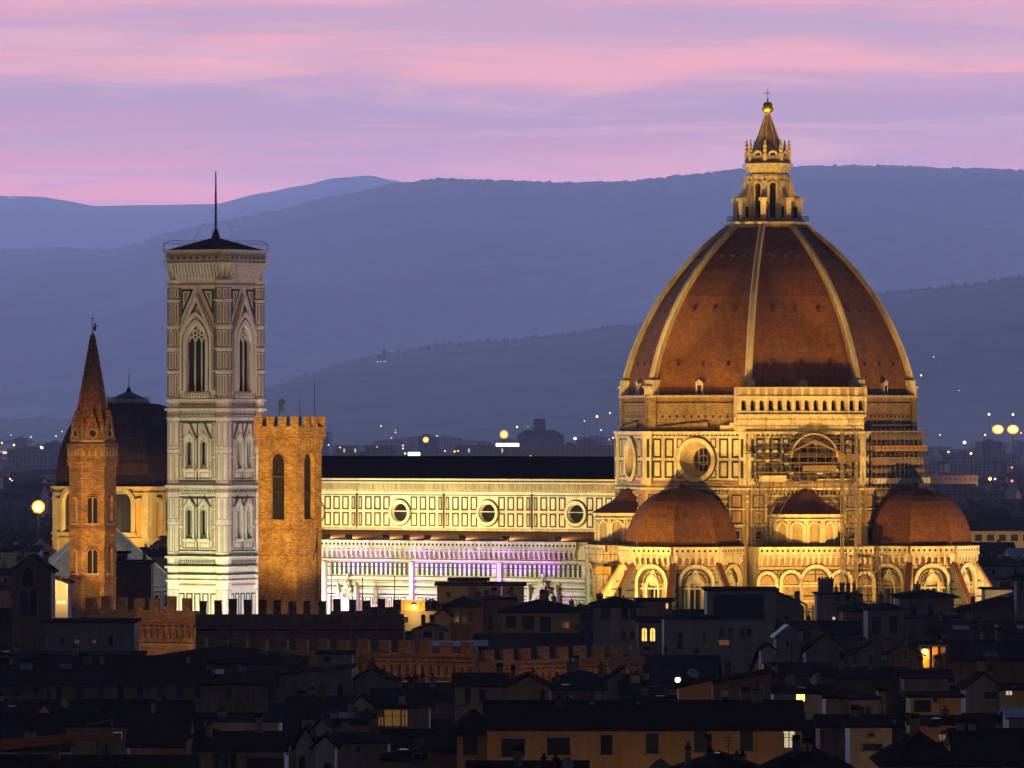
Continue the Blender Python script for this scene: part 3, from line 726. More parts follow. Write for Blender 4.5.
# small lantern-top details
lan = part_empty('lantern', cath)
mb = MB(); octo(mb, 7.2, 89.4, 90.4, 'marble2'); octo(mb, 7.7, 90.4, 90.8, 'marble'); octo(mb, 6.6, 90.8, 91.2, 'marble2'); mb.build('platform', lan)
mb = MB()
for k in range(8):
    a, b = OA[k], OA[(k + 1) % 8]; A = Vector((7.5 * math.cos(a), 7.5 * math.sin(a), 0)); B = Vector((7.5 * math.cos(b), 7.5 * math.sin(b), 0))
    for z in (91.3, 91.9): mb.beam(A + Vector((0, 0, z)), B + Vector((0, 0, z)), .06, .06, 'metal')
    for i in range(7): p = A.lerp(B, i / 7); mb.beam(p + Vector((0, 0, 90.8)), p + Vector((0, 0, 91.9)), .05, .05, 'metal')
mb.build('railing', lan)
mb = MB(); lh = []
for k in range(8):
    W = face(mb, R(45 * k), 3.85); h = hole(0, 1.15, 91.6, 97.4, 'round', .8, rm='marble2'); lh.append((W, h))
    W.wall(-half(3.85), half(3.85), 91.2, 101.2, [h], 'marble'); W.archring(0, 97.4, 'round', .58, .95, 0, .25, 'marble'); W.box(-half(3.85), half(3.85), 99.2, 99.5, 0, .25, 'marble2')
    for sx in (-1, 1): W.box(sx * 1.2 - .25, sx * 1.2 + .25, 91.2, 99.2, 0, .4, 'marble')
octo(mb, 3.0, 91.2, 101, 'void'); octo(mb, 4.2, 100.4, 100.8, 'marble'); octo(mb, 4.65, 100.8, 101.5, 'marble'); octo(mb, 4.2, 101.5, 101.9, 'marble2'); mb.build('body', lan)
def buttress(a):
    q = MB(); d = Vector((math.cos(a), math.sin(a), 0)); s = Vector((-d.y, d.x, 0)); w = .5
    prof = [(3.6, 91.2), (6.3, 91.2), (6.3, 95.0), (6.0, 95.4), (5.2, 95.8), (4.7, 96.8), (4.4, 98.3), (3.6, 98.5)]
    L_ = [d * r + Vector((0, 0, z)) - s * w for r, z in prof]; R_ = [d * r + Vector((0, 0, z)) + s * w for r, z in prof]
    q.poly(L_, 'marble'); q.poly(R_[::-1], 'marble')
    for i in range(len(prof)): j = (i + 1) % len(prof); q.poly([L_[j], L_[i], R_[i], R_[j]], 'marble')
    b = [d * 5.3 - s * .8, d * 6.65 - s * .8, d * 6.65 + s * .8, d * 5.3 + s * .8]
    q.hexa([p + Vector((0, 0, 94.6)) for p in b], [p + Vector((0, 0, 95.2)) for p in b], 'marble')
    q.poly([d * 4.7 + Vector((0, 0, 91.6)) - s * (w + .01), d * 5.5 + Vector((0, 0, 91.6)) - s * (w + .01), d * 5.5 + Vector((0, 0, 93.6)) - s * (w + .01), d * 4.7 + Vector((0, 0, 93.6)) - s * (w + .01)], 'void')
    q.poly([d * 5.5 + Vector((0, 0, 91.6)) + s * (w + .01), d * 4.7 + Vector((0, 0, 91.6)) + s * (w + .01), d * 4.7 + Vector((0, 0, 93.6)) + s * (w + .01), d * 5.5 + Vector((0, 0, 93.6)) + s * (w + .01)], 'void')
    q.build('buttress', lan)
for a in OA: buttress(a)
mb = MB()
for k in range(8):
    a = OA[k]; x, y = 3.9 * math.cos(a), 3.9 * math.sin(a)
    mb.lathe([(.42, 101.9), (.42, 103.3), (.3, 103.5), (.42, 103.9), (.3, 104.3), (.36, 104.7), (.2, 105.2), (.24, 105.5), (.03, 105.9)], 'marble', 6, x, y)
    W = face(mb, R(45 * k), 3.9); W.archring(0, 102.9, 'round', .55, .95, -.4, .1, 'marble', 5); W.box(-1.4, 1.4, 101.9, 102.9, -.6, 0, 'marble2')
mb.build('pinnacle_crown', lan)
mb = MB(); octo(mb, 3.2, 101.9, 103.2, 'lead'); octo(mb, 3.0, 103.2, 110.2, 'marble2', True, .42)
for a in OA: mb.beam((3.03 * math.cos(a), 3.03 * math.sin(a), 103.2), (.42 * math.cos(a), .42 * math.sin(a), 110.3), .2, .2, 'marble')
mb.build('spire_cone', lan)
mb = MB(); mb.lathe([(.55, 110.0), (.32, 110.3), (.5, 110.5), (.3, 110.75)], 'gold', 10); mb.ball((0, 0, 111.7), 1.12, 'gold', 20, 12); mb.build('ball', lan, smooth=True)
mb = MB(); mb.beam((0, 0, 112.7), (0, 0, 115.2), .16, .16, 'gold'); mb.beam((-.6, 0, 114.3), (.6, 0, 114.3), .16, .16, 'gold'); mb.ball((0, 0, 113.1), .22, 'gold', 8, 6)
o = mb.build('cross', lan); o.rotation_euler = (0, 0, R(25))

# ---- arcaded gallery on the south-east side
mb = MB(); W = face(mb, R(-45), RU); g0, g1 = -12.9, 10.9; gw = 11.9; GC = -1.0
ghs = [hole(GC - gw + 1.28 + 1.66 * k, .86, 56.6, 58.0, 'round', 1.2) for k in range(14)]
W.wall(g0, g1, 55.75, 60.7, ghs, 'marble', 2.2)
W.box(g0, g1, 52.9, 55.7, 0, .9, 'marble'); W.box(g0, g1, 55.45, 55.9, 0, 2.6, 'marble'); W.box(g0, g1, 56.35, 56.5, 2.2, 2.4, 'marble')
W.box(g0, g1, 58.95, 59.2, 2.2, 2.5, 'marble'); W.box(g0, g1, 60.5, 60.75, 1.6, 2.55, 'marble'); W.box(g0, g1, 59.25, 60.45, 2.2, 2.27, 'marble2')
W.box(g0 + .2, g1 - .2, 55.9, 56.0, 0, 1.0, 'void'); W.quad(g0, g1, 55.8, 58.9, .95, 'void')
for k in range(15): u = GC - gw + .45 + 1.66 * k; W.box(u - .25, u + .25, 56.5, 58.95, 2.2, 2.36, 'marble'); W.box(u - .3, u + .3, 59.25, 60.45, 2.27, 2.36, 'marble')
for sx in (-1, 1): 
    P = lambda u, z, d: W.p(u, z, d)
    mb.poly([W.p(g0 if sx < 0 else g1, 55.75, 0), W.p(g0 if sx < 0 else g1, 55.75, 2.2), W.p(g0 if sx < 0 else g1, 60.7, 2.2), W.p(g0 if sx < 0 else g1, 60.7, 0)], 'marble')
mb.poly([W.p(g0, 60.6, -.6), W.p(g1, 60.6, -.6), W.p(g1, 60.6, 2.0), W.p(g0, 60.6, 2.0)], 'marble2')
for k in range(9): u = -11.6 + 2.65 * k; W.archring(u, 54.6, 'round', 1.0, 1.18, .9, .97, 'marble2', 5)
W.box(g0, g1, 53.7, 53.85, .9, 1.0, 'marble2'); W.box(g0, g1, 54.9, 55.0, .9, 1.05, 'marble2')
mb.build('gallery', cath)
mb = MB(); W = face(mb, R(-90), RU)    # end of the gallery's marble facing, left stepped
for i, (u, z) in enumerate(((9.6, 55.5), (8.2, 55.0), (6.9, 54.4), (4.9, 53.9))): W.box(u, 10.4 if i == 0 else (9.6, 8.2, 6.9)[i - 1], 52.9, z, .5, .85, 'marble')
mb.build('marble_facing', cath)

# ---- tribunes: five-sided apses with sloping buttresses and half domes
def tribune(ang):
    C = 30.7; cx, cy = C * math.cos(ang), C * math.sin(ang); t = part_empty('tribune', cath); RT = 10.6
    mb = MB(); hw = half(RT); wins = []
    for k in (-2, -1, 0, 1, 2):
        a = ang + R(45 * k); ap = RT * math.cos(R(22.5))
        W = Wall(mb, cx + ap * math.cos(a), cy + ap * math.sin(a), a)
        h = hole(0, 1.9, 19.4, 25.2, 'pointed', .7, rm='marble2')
        W.wall(-hw, hw, 0, 29.0, [h], 'marble3'); W.wall(-hw, hw, 29.0, 32.4, [], 'marble')
        crown_band(W, -hw, hw, 32.4, 1.05, .95)
        W.archring(0, 26.0, 'round', 2.75, 3.35, 0, .85, 'marble', 10); W.archring(0, 26.0, 'round', 2.35, 2.62, 0, .3, 'green', 10); W.archring(0, 26.0, 'round', 1.75, 2.0, 0, .12, 'green', 10)
        for sx in (-1, 1):
            W.box(sx * 3.05 - .3, sx * 3.05 + .3, 15, 26.0, 0, .8, 'marble'); W.box(sx * 1.25 - .2, sx * 1.25 + .2, 19.4, 25.4, 0, .4, 'marble'); W.frame(sx * 1.95 - .35, sx * 1.95 + .35, 21.6, 25.2, .12, .05, 'green')
        W.archring(0, 25.2, 'pointed', 1.0, 1.42, 0, .45, 'marble'); W.extr([(-1.75, 25.6), (1.75, 25.6), (0, 28.6)], 0, .2, 'marble'); W.extr([(-1.2, 25.8), (1.2, 25.8), (0, 27.8)], .2, .24, 'green'); W.extr([(-.9, 25.9), (.9, 25.9), (0, 27.3)], .24, .28, 'marble')
        z = 15.0; i = 0
        while z < 25.4:
            for u0, u1 in ((-hw + .1, -2.4), (2.4, hw - .1)): W.box(u0, u1, z, z + .34, 0, .06, 'green' if i % 2 == 0 else 'pink')
            z += .85; i += 1
        for z in (18.6, 24.9): W.box(-hw, hw, z, z + .3, 0, .3, 'marble')
        wins.append((W, h))
    mb.poly([(cx + (RT + .3) * math.cos(ang + R(22.5 + 45 * j)), cy + (RT + .3) * math.sin(ang + R(22.5 + 45 * j)), 32.2) for j in range(8)], 'roof2')
    mb.build('apse_wall', t)
    for W, h in wins:
        q = MB(); w = W.on(q); w.pane(h, 'glass', -.66); w.box(-.08, .08, 19.4, 26.2, -.64, -.3, 'marble')
        for sx in (-1, 1): w.archring(sx * .48, 25.0, 'pointed', .36, .5, -.64, -.35, 'marble', 4)
        w.ring(0, 26.2, .22, .36, -.64, -.35, 'marble', 10); q.build('window', t)
    for j in (-3, -1, 1, 3):
        a = ang + R(22.5 * j); q = MB(); d = Vector((math.cos(a), math.sin(a), 0)); s = Vector((-d.y, d.x, 0)); c = Vector((cx, cy, 0)); w = .62
        prof = [(RT - .3, 0), (17.0, 0), (17.0, 20.4), (16.0, 20.9), (RT + .3, 29.0), (RT - .3, 29.0)]
        for m_, wd, lift in (('marble', w, 0), ):
            L_ = [c + d * r + Vector((0, 0, z)) - s * wd for r, z in prof]; R_ = [c + d * r + Vector((0, 0, z)) + s * wd for r, z in prof]
            q.poly(L_, m_); q.poly(R_[::-1], m_)
            for i in range(len(prof)): k = (i + 1) % len(prof); q.poly([L_[k], L_[i], R_[i], R_[k]], m_)
        # weathered brick capping along the slope
        A, B = c + d * 16.2 + Vector((0, 0, 21.0)), c + d * (RT + .35) + Vector((0, 0, 29.15))
        q.beam(A, B, 1.4, .3, 'marble3'); q.beam(A + Vector((0, 0, .28)), B + Vector((0, 0, .28)), 1.0, .2, 'conetile')
        for sx in (-1, 1):
            for z, r1 in ((19, 16.6), (20.4, 16.2), (21.8, 14.8), (23.2, 13.7), (24.6, 12.6), (26, 11.7)): q.poly([c + d * RT + Vector((0, 0, z)) + s * sx * (w + .01), c + d * r1 + Vector((0, 0, z)) + s * sx * (w + .01), c + d * r1 + Vector((0, 0, z + .25)) + s * sx * (w + .01), c + d * RT + Vector((0, 0, z + .25)) + s * sx * (w + .01)][::sx], 'green')
        e = c + d * 16.8; q.ngon(8, 1.2, 0, 1.2, 20.6, 'marble', 0, True, cx=e.x, cy=e.y); q.ngon(8, 1.4, 20.6, 1.4, 21.1, 'marble', 0, True, cx=e.x, cy=e.y)
        q.build('buttress', t)
    mb = MB(); n = 9; acc = 0; prof = [(10.1 * math.cos(R(90 * i / n)) ** .92 if i < n else .01, 32.3 + 10.5 * math.sin(R(90 * i / n))) for i in range(n + 1)]
    for (r0, z0), (r1, z1) in zip(prof, prof[1:]):
        l = math.hypot(r1 - r0, z1 - z0)
        for k in range(8):
            a, b = ang + R(22.5 + 45 * k), ang + R(67.5 + 45 * k); P = lambda r, q_, z: (cx + r * math.cos(q_), cy + r * math.sin(q_), z)
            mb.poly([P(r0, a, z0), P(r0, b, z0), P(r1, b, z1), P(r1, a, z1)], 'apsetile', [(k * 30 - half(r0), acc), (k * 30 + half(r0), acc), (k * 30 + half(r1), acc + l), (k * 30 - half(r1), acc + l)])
        acc += l
    mb.ngon(8, 10.3, 32.2, 10.3, 32.6, 'marble2', ang + R(22.5), True, cx=cx, cy=cy)
    mb.lathe([(.7, 42.6), (.5, 43.0), (.55, 43.3), (.1, 43.8)], 'conetile', 8, cx, cy)
    mb.build('half_dome', t)
for a in (R(-90), 0.0, R(90)): tribune(a)

# ---- diagonal blocks with the small round exedrae on top
def exedra(ang):
    t = part_empty('exedra', cath); mb = MB(); AP = 32.6; W = Wall(mb, AP * math.cos(ang), AP * math.sin(ang), ang); hw = 10.5
    W.wall(-hw, hw, 0, 32.4, [], 'marble3'); crown_band(W, -hw, hw, 32.4, 1.05, .95)
    I = lambda u, z: W.p(u, z, -9)
    mb.poly([W.p(-hw, 32.2, 0), W.p(hw, 32.2, 0), I(hw, 32.2), I(-hw, 32.2)], 'roof2'); mb.poly([I(-hw, 0), W.p(-hw, 0), W.p(-hw, 32.4), I(-hw, 32.4)], 'marble'); mb.poly([W.p(hw, 0), I(hw, 0), I(hw, 32.4), W.p(hw, 32.4)], 'marble')
    for u, r in ((-9.0, 2.3), (-4.6, 1.6), (0, 2.5), (4.6, 1.6), (9.0, 2.3)):
        if abs(u) == 9.0: r = 1.35
        W.archring(u, 26.2, 'round', r, r + .55, 0, .8, 'marble', 10); W.archring(u, 26.2, 'round', r - .3, r - .15, 0, .2, 'green', 10)
        for sx in (-1, 1): W.box(u + sx * (r + .28) - .27, u + sx * (r + .28) + .27, 15, 26.2, 0, .75, 'marble')
        if r > 2: W.box(u - .1, u + .1, 26.2, 26.2 + r - .3, 0, .12, 'green'); W.box(u - r, u + r, 25.8, 26.1, 0, .4, 'marble'); W.frame(u - 1.3, u + 1.3, 16, 21.5, .22, .07, 'green')
        else: W.frame(u - .7, u + .7, 21.6, 25.4, .15, .06, 'green'); W.box(u - .35, u + .35, 26.4, 27.2, 0, .06, 'pink')
    z = 15.0; i = 0
    while z < 25.6:
        W.box(-hw, hw, z, z + .3, 0, .06, ('green', 'pink', 'pink')[i % 3]); z += .95; i += 1
    for u in (-6.75, -2.9, 2.9, 6.75): W.frame(u - .32, u + .32, 26.9, 28.2, .13, .05, 'green'); W.box(u - .3, u + .3, 23.2, 25.0, .0, .07, 'green')
    u = -hw + .8
    while u < hw - .5: W.box(u - .22, u + .22, 19.3, 22.1, .06, .12, 'green'); u += 1.15
    for z in (18.6, 22.6, 25.3): W.box(-hw, hw, z, z + .3, 0, .35, 'marble')
    mb.build('sacristy_wall', t)
    mb = MB(); D0 = 25.6; cx, cy = D0 * math.cos(ang), D0 * math.sin(ang); RR = 6.2
    mb.ngon(28, RR, 32.2, RR, 38.0, 'marble2', 0, True, cx=cx, cy=cy)
    for k in range(-3, 4):
        a = ang + R(k * 27 + (13.5 if False else 0)); ap = RR * .995
        w = Wall(mb, cx + ap * math.cos(a), cy + ap * math.sin(a), a)
        w.archring(0, 35.6, 'round', .95, 1.28, -.2, .4, 'marble', 6); w.extr([(-.9, 33)] + [(.9, 33)] + [(x, 35.6 + z) for x, z in arch_pts('round', .9, 5)], -.3, .07, 'pl_beige')
        w.box(-1.28, -.95, 33, 35.6, -.2, .4, 'marble'); w.box(.95, 1.28, 33, 35.6, -.2, .4, 'marble')
        a2 = a + R(13.5); w = Wall(mb, cx + ap * math.cos(a2), cy + ap * math.sin(a2), a2)
        w.box(-.36, -.06, 33, 37.0, -.2, .5, 'marble'); w.box(.06, .36, 33, 37.0, -.2, .5, 'marble')
    for r, z0, z1 in ((RR + .55, 37.0, 37.3), (RR + .75, 37.6, 38.15)): mb.ngon(28, r, z0, r, z1, 'marble', 0, True, True, cx=cx, cy=cy)
    mb.build('niche_wall', t)
    mb = MB(); mb.lathe([(RR + .95, 38.15), (RR * .55, 40.3), (1.6, 42.1), (.05, 42.9)], 'conetile', 24, cx, cy); mb.build('cone_roof', t)
for a in (R(-45), R(-135)): exedra(a)
# ------------------------------------------------------------------ the marble bell tower
def campanile():
    e, n = -103.0, -27.0; x, y, _ = cw(e, n, 0)
    t = thing('bell_tower', 'tall square bell tower of striped white marble with a thin mast on top', 'bell tower', (x, y, 0), YAW)
    HW = 6.0
    def build_face(ang, windows):
        mb = MB(); W = Wall(mb, HW * math.cos(ang), HW * math.sin(ang), ang); hs = []
        tri = hole(0, 4.5, 60.3, 69.0, 'pointed', .55, rm='marble'); hs.append(tri)
        for zb, zs in ((45.9, 50.6), (32.9, 38.0)):
            for u in (-1.62, 1.62): hs.append(hole(u, 1.55, zb, zs, 'pointed', .42, rm='marble'))
        W.wall(-HW, HW, 0, 80.9, hs, 'marblet')
        # cornices between the storeys
        for z, h, d, m in ((79.9, .35, .25, 'pink'), (80.4, .5, .5, 'marblet'), (58.4, .4, .5, 'marblet'), (57.6, .4, .15, 'pink'), (56.6, .5, .75, 'marblet'), (55.6, .8, .2, 'marble'), (55.2, .2, .3, 'marblet'),
                           (42.3, .5, .7, 'marblet'), (41.4, .8, .2, 'marble'), (41.0, .2, .3, 'marblet'), (43.0, .2, .3, 'marblet'), (29.2, .45, .7, 'marblet'), (28.3, .8, .2, 'marble'), (27.4, .4, .8, 'marblet'), (26.2, .3, .3, 'green'), (24.9, .35, .35, 'marblet'), (24.2, .3, .12, 'pink')):
            W.box(-HW, HW, z, z + h, 0, d, m)
        for z in (55.75, 41.55, 28.45):
            for k in range(22): u = -4.4 + 8.8 * k / 21; W.box(u - .11, u + .11, z, z + .5, .2, .26, 'green')
        # top storey
        W.archring(0, 69.0, 'pointed', 2.15, 2.75, 0, .7, 'marblet'); W.archring(0, 69.0, 'pointed', 2.85, 3.1, 0, .45, 'pink'); W.archring(0, 69.0, 'pointed', 3.15, 3.6, 0, .8, 'marblet')
        for sx in (-1, 1): W.box(sx * 2.45 - .3, sx * 2.45 + .3, 60.3, 69.0, 0, .7, 'marblet'); W.box(sx * 2.95 - .1, sx * 2.95 + .1, 60.3, 69.0, 0, .4, 'pink'); W.box(sx * 3.35 - .22, sx * 3.35 + .22, 60.3, 69.0, 0, .8, 'marblet')
        for sx in (-1, 1):                                              # gable over the arch
            q = [(sx * 3.9, 70.6), (sx * 3.3, 70.6), (0, 77.2), (0, 78.2)]; W.extr(q if sx < 0 else q[::-1], 0, .75, 'marblet')
            q = [(sx * 3.2, 70.9), (sx * 2.95, 70.9), (0, 76.4), (0, 77.0)]; W.extr(q if sx < 0 else q[::-1], 0, .3, 'green')
            q = [(sx * 4.15, 71.2), (sx * 4.0, 71.2), (0, 78.6), (0, 79.0)]; W.extr(q if sx < 0 else q[::-1], 0, .2, 'pink')
            W.extr([(sx * .9, 79.2), (sx * 3.6, 79.2), (sx * 3.6, 74.0)][::sx], 0, .06, 'green'); W.extr([(sx * 1.6, 78.8), (sx * 3.2, 78.8), (sx * 3.2, 75.6)][::sx], .06, .12, 'marblet'); W.extr([(sx * 2.1, 78.5), (sx * 2.9, 78.5), (sx * 2.9, 76.6)][::sx], .12, .16, 'pink')
        W.ring(0, 74.3, .55, .85, 0, .3, 'marblet', 14); W.disc(0, 74.3, .5, .04, 'pink', 12); W.box(-.16, .16, 78.2, 79.9, 0, .6, 'marblet')
        for z0, z1 in ((77.4, 79.4), (72.9, 76.8), (68.4, 71.8), (60.5, 63.6), (64.2, 67.8)):
            for sx in (-1, 1): 
                u = sx * 4.12
                W.frame(u - .42, u + .42, z0, z1, 0.20, .06, 'green'); W.box(u - .16, u + .16, z0 + .4, z1 - .4, 0, .05, 'pink')
        for z in (72.1, 68.0, 63.8, 77.0):
            for sx in (-1, 1): W.box(sx * 4.15 - .55, sx * 4.15 + .55, z, z + .25, 0, .2, 'marblet'); W.box(sx * 4.15 - .55, sx * 4.15 + .55, z - .22, z, 0, .08, 'green')
        W.box(-2.9, 2.9, 59.0, 60.0, .0, .6, 'marble')
        for k in range(9): W.box(-2.4 + .6 * k - .12, -2.4 + .6 * k + .12, 59.2, 59.9, .6, .65, 'pink')
        # the two storeys of paired windows
        for zf0, zf1, zb, zs, za in ((43.5, 54.7, 45.9, 50.6, 54.2), (30.6, 40.7, 32.9, 38.0, 40.4)):
            W.frame(-4.35, 4.35, zf0, zf1, .22, .10, 'green'); W.frame(-3.3, 3.3, zf0 + .5, zf1 - .3, .12, .07, 'green'); W.box(-.1, .1, zf0, zf1, 0, .12, 'green')
            for u in (-1.62, 1.62):
                W.archring(u, zs, 'pointed', .75, 1.12, 0, .5, 'marblet'); 
                for sx in (-1, 1): 
                    W.box(u + sx * .95 - .17, u + sx * .95 + .17, zb, zs, 0, .5, 'marblet')
                    q = [(u + sx * 1.35, zs + .7), (u + sx * 1.08, zs + .7), (u, za - .55), (u, za)]; W.extr(q if sx < 0 else q[::-1], 0, .45, 'marblet')
                    q = [(u + sx * 1.6, zs + .9), (u + sx * 1.42, zs + .9), (u, za + .25), (u, za + .6)] if za < 54 else [(u + sx * 1.6, zs + .9), (u + sx * 1.42, zs + .9), (u, za + .1), (u, za + .42)]
                    W.extr(q if sx < 0 else q[::-1], 0, .13, 'green')
                W.box(u - 1.3, u + 1.3, zb - .5, zb, 0, .6, 'marblet'); W.frame(u - 1.1, u + 1.1, zb - 1.8, zb - .7, .14, .06, 'pink')
            for sx in (-1, 1):
                for z0, z1 in ((zf0 + .7, zf0 + 4.2), (zf0 + 4.7, zf0 + 7.6), (zf0 + 8.0, zf1 - .5)):
                    W.frame(sx * 3.82 - .34, sx * 3.82 + .34, z0, z1, 0.17, .08, 'pink')
        # base panels
        for k in range(5):
            u = -3.6 + 1.8 * k
            for z0, z1 in ((15.5, 22.8),): W.frame(u - .7, u + .7, z0, z1, 0.25, .07, 'green'); W.box(u - .35, u + .35, z0 + .6, z1 - .6, 0, .05, 'marble')
        mb.build('wall', t)
        if not windows: return
        q = MB(); w = W.on(q); w.pane(tri, 'void', -.53)
        for u in (-.75, .75): w.box(u - .11, u + .11, 60.3, 69.6, -.5, -.2, 'marblet')
        for u in (-1.42, 0, 1.42): w.archring(u, 69.4, 'pointed', .5, .74, -.5, -.25, 'marblet', 5)
        for u in (-.75, .75): w.ring(u, 71.1, .34, .62, -.5, -.25, 'marblet', 12)
        w.ring(0, 72.0, .2, .42, -.5, -.25, 'marblet', 10); q.build('tall_window', t)
        for h in hs[1:]:
            q = MB(); w = W.on(q); w.pane(h, 'void', -.40); w.box(h['u'] - .06, h['u'] + .06, h['z0'], h['zs'] + .4, -.38, -.2, 'marblet')
            for sx in (-1, 1): w.archring(h['u'] + sx * .37, h['zs'], 'pointed', .27, .42, -.38, -.15, 'marblet', 4)
            w.ring(h['u'], h['zs'] + .75, .14, .28, -.38, -.15, 'marblet', 8); w.box(h['u'] - .74, h['u'] + .74, h['z0'], h['z0'] + .7, -.38, -.15, 'marble'); q.build('paired_window', t)
    for a, wd in ((AS, True), (AE, True), (AN, False), (AW, False)): build_face(a, wd)
    for sx in (-1, 1):
        for sy in (-1, 1):
            mb = MB(); cx, cy = sx * 5.42, sy * 5.42; r = 1.52
            mb.ngon(8, r, 0, r, 80.9, 'marblet', R(22.5), True, cx=cx, cy=cy)
            for z, h, dr, m in ((80.3, .6, .35, 'marblet'), (79.9, .3, .2, 'pink'), (58.4, .4, .35, 'marblet'), (56.6, .5, .5, 'marblet'), (55.2, .2, .25, 'marblet'), (55.7, .7, .06, 'pink'), (42.3, .5, .5, 'marblet'), (41.5, .7, .06, 'pink'), (29.2, .45, .5, 'marblet'), (27.4, .4, .55, 'marblet'), (26.2, .3, .2, 'green'), (24.9, .35, .3, 'marblet'),
                                (72.1, .25, .2, 'marblet'), (68.0, .25, .2, 'marblet'), (63.8, .25, .2, 'marblet'), (77.0, .25, .2, 'marblet'), (49.2, .2, .12, 'marblet'), (35.9, .2, .12, 'marblet')):
                mb.ngon(8, r + dr, z, r + dr, z + h, m, R(22.5), True, True, cx=cx, cy=cy)
            for k in range(8):
                a = R(45 * k); ap = r * math.cos(R(22.5)); w = Wall(mb, cx + ap * math.cos(a), cy + ap * math.sin(a), a)
                for z0, z1 in ((77.4, 79.5), (72.7, 76.7), (68.5, 71.7), (64.3, 67.6), (59.2, 63.4)):
                    w.frame(-.5, .5, z0, z1, .11, .05, 'green'); w.box(-.13, .13, z0 + .4, z1 - .4, 0, .04, 'pink')
                for z0, z1 in ((50, 54.6), (43.6, 48.8), (36.5, 40.6), (30.4, 35.5), (16, 23.5)):
                    w.frame(-.46, .46, z0, z1, 0.14, .04, 'pink')
            mb.build('corner_buttress', t)
    mb = MB()
    def oct_out(h, c): return [(h, -h + c), (h, h - c), (h - c, h), (-h + c, h), (-h, h - c), (-h, -h + c), (-h + c, -h), (h - c, -h)]
    def ringp(h0, c0, z0, h1, c1, z1, m, top=False):
        A, B = oct_out(h0, c0), oct_out(h1, c1)
        for i in range(8): j = (i + 1) % 8; mb.poly([(*A[i], z0), (*A[j], z0), (*B[j], z1), (*B[i], z1)], m)
        if top: mb.poly([(*p, z1) for p in B], m)
    ringp(6.57, 1.05, 80.9, 6.62, 1.05, 81.3, 'marblet', True); ringp(6.27, 1.05, 81.3, 6.97, 1.05, 83.7, 'marble'); ringp(7.52, 1.05, 83.7, 7.57, 1.05, 84.1, 'marblet', True)
    ringp(7.12, 1.05, 84.1, 7.12, 1.05, 86.2, 'marble'); ringp(7.42, 1.05, 84.55, 7.42, 1.05, 84.75, 'marblet', True); ringp(7.32, 1.05, 85.3, 7.32, 1.05, 85.5, 'pink', True); ringp(7.57, 1.05, 86.0, 7.57, 1.05, 86.5, 'marblet', True)
    A = oct_out(6.37, 1.05)
    for i in range(8):
        p, q = Vector((*A[i], 0)), Vector((*A[(i + 1) % 8], 0)); d = (q - p); n = d.normalized(); nn = Vector((n.y, -n.x, 0)); k = max(2, int(d.length / .68))
        for j in range(k):
            c = p.lerp(q, (j + .5) / k); w = .19
            b = [c - n * w, c - n * w + nn * .35, c + n * w + nn * .35, c + n * w]; tt = [c - n * w, c - n * w + nn * 1.1, c + n * w + nn * 1.1, c + n * w]
            mb.hexa([x + Vector((0, 0, 81.3)) for x in b], [x + Vector((0, 0, 83.7)) for x in tt], 'marblet')
            if j % 2 == 0:
                e0 = c + nn * .75; mb.box(e0.x - .17, e0.x + .17, e0.y - .17, e0.y + .17, 84.85, 85.25, 'green')
    mb.build('cornice', t)
    mb = MB(); mb.ngon(4, 9.3, 86.55, .9, 88.8, 'lead', R(45), True); mb.lathe([(.95, 88.7), (.75, 89.2), (.6, 89.8), (.35, 90.4), (.2, 90.6)], 'metal', 8); mb.build('roof', t)
    mb = MB(); mb.tube((0, 0, 90), (0, 0, 97), .22, 'metal', 8, .19); mb.tube((0, 0, 97), (0, 0, 101.2), .17, 'metal', 8, .10); pass
    for k in range(4): a = R(45 + 90 * k); mb.beam((0, 0, 94.6), (4.6 * math.cos(a), 4.6 * math.sin(a), 88.0), .03, .03, 'metal')
    mb.build('mast', t)
    mb = MB(); A = oct_out(7.47, 1.05)
    for i in range(8):
        p, q = Vector((*A[i], 0)), Vector((*A[(i + 1) % 8], 0)); k = max(2, int((q - p).length / 2.6))
        for j in range(k):
            c = p.lerp(q, j / k); mb.beam(c + Vector((0, 0, 86.4)), c + Vector((0, 0, 87.7)), .04, .04, 'metal'); i2 = c * .86; mb.beam(c + Vector((0, 0, 87.7)), i2 + Vector((0, 0, 88.3)), .04, .04, 'metal')
        for z in (87.7,): mb.beam(p + Vector((0, 0, z)), q + Vector((0, 0, z)), .04, .04, 'metal')
        mb.beam(p * .86 + Vector((0, 0, 88.3)), q * .86 + Vector((0, 0, 88.3)), .04, .04, 'metal')
    mb.build('railing', t)
campanile()

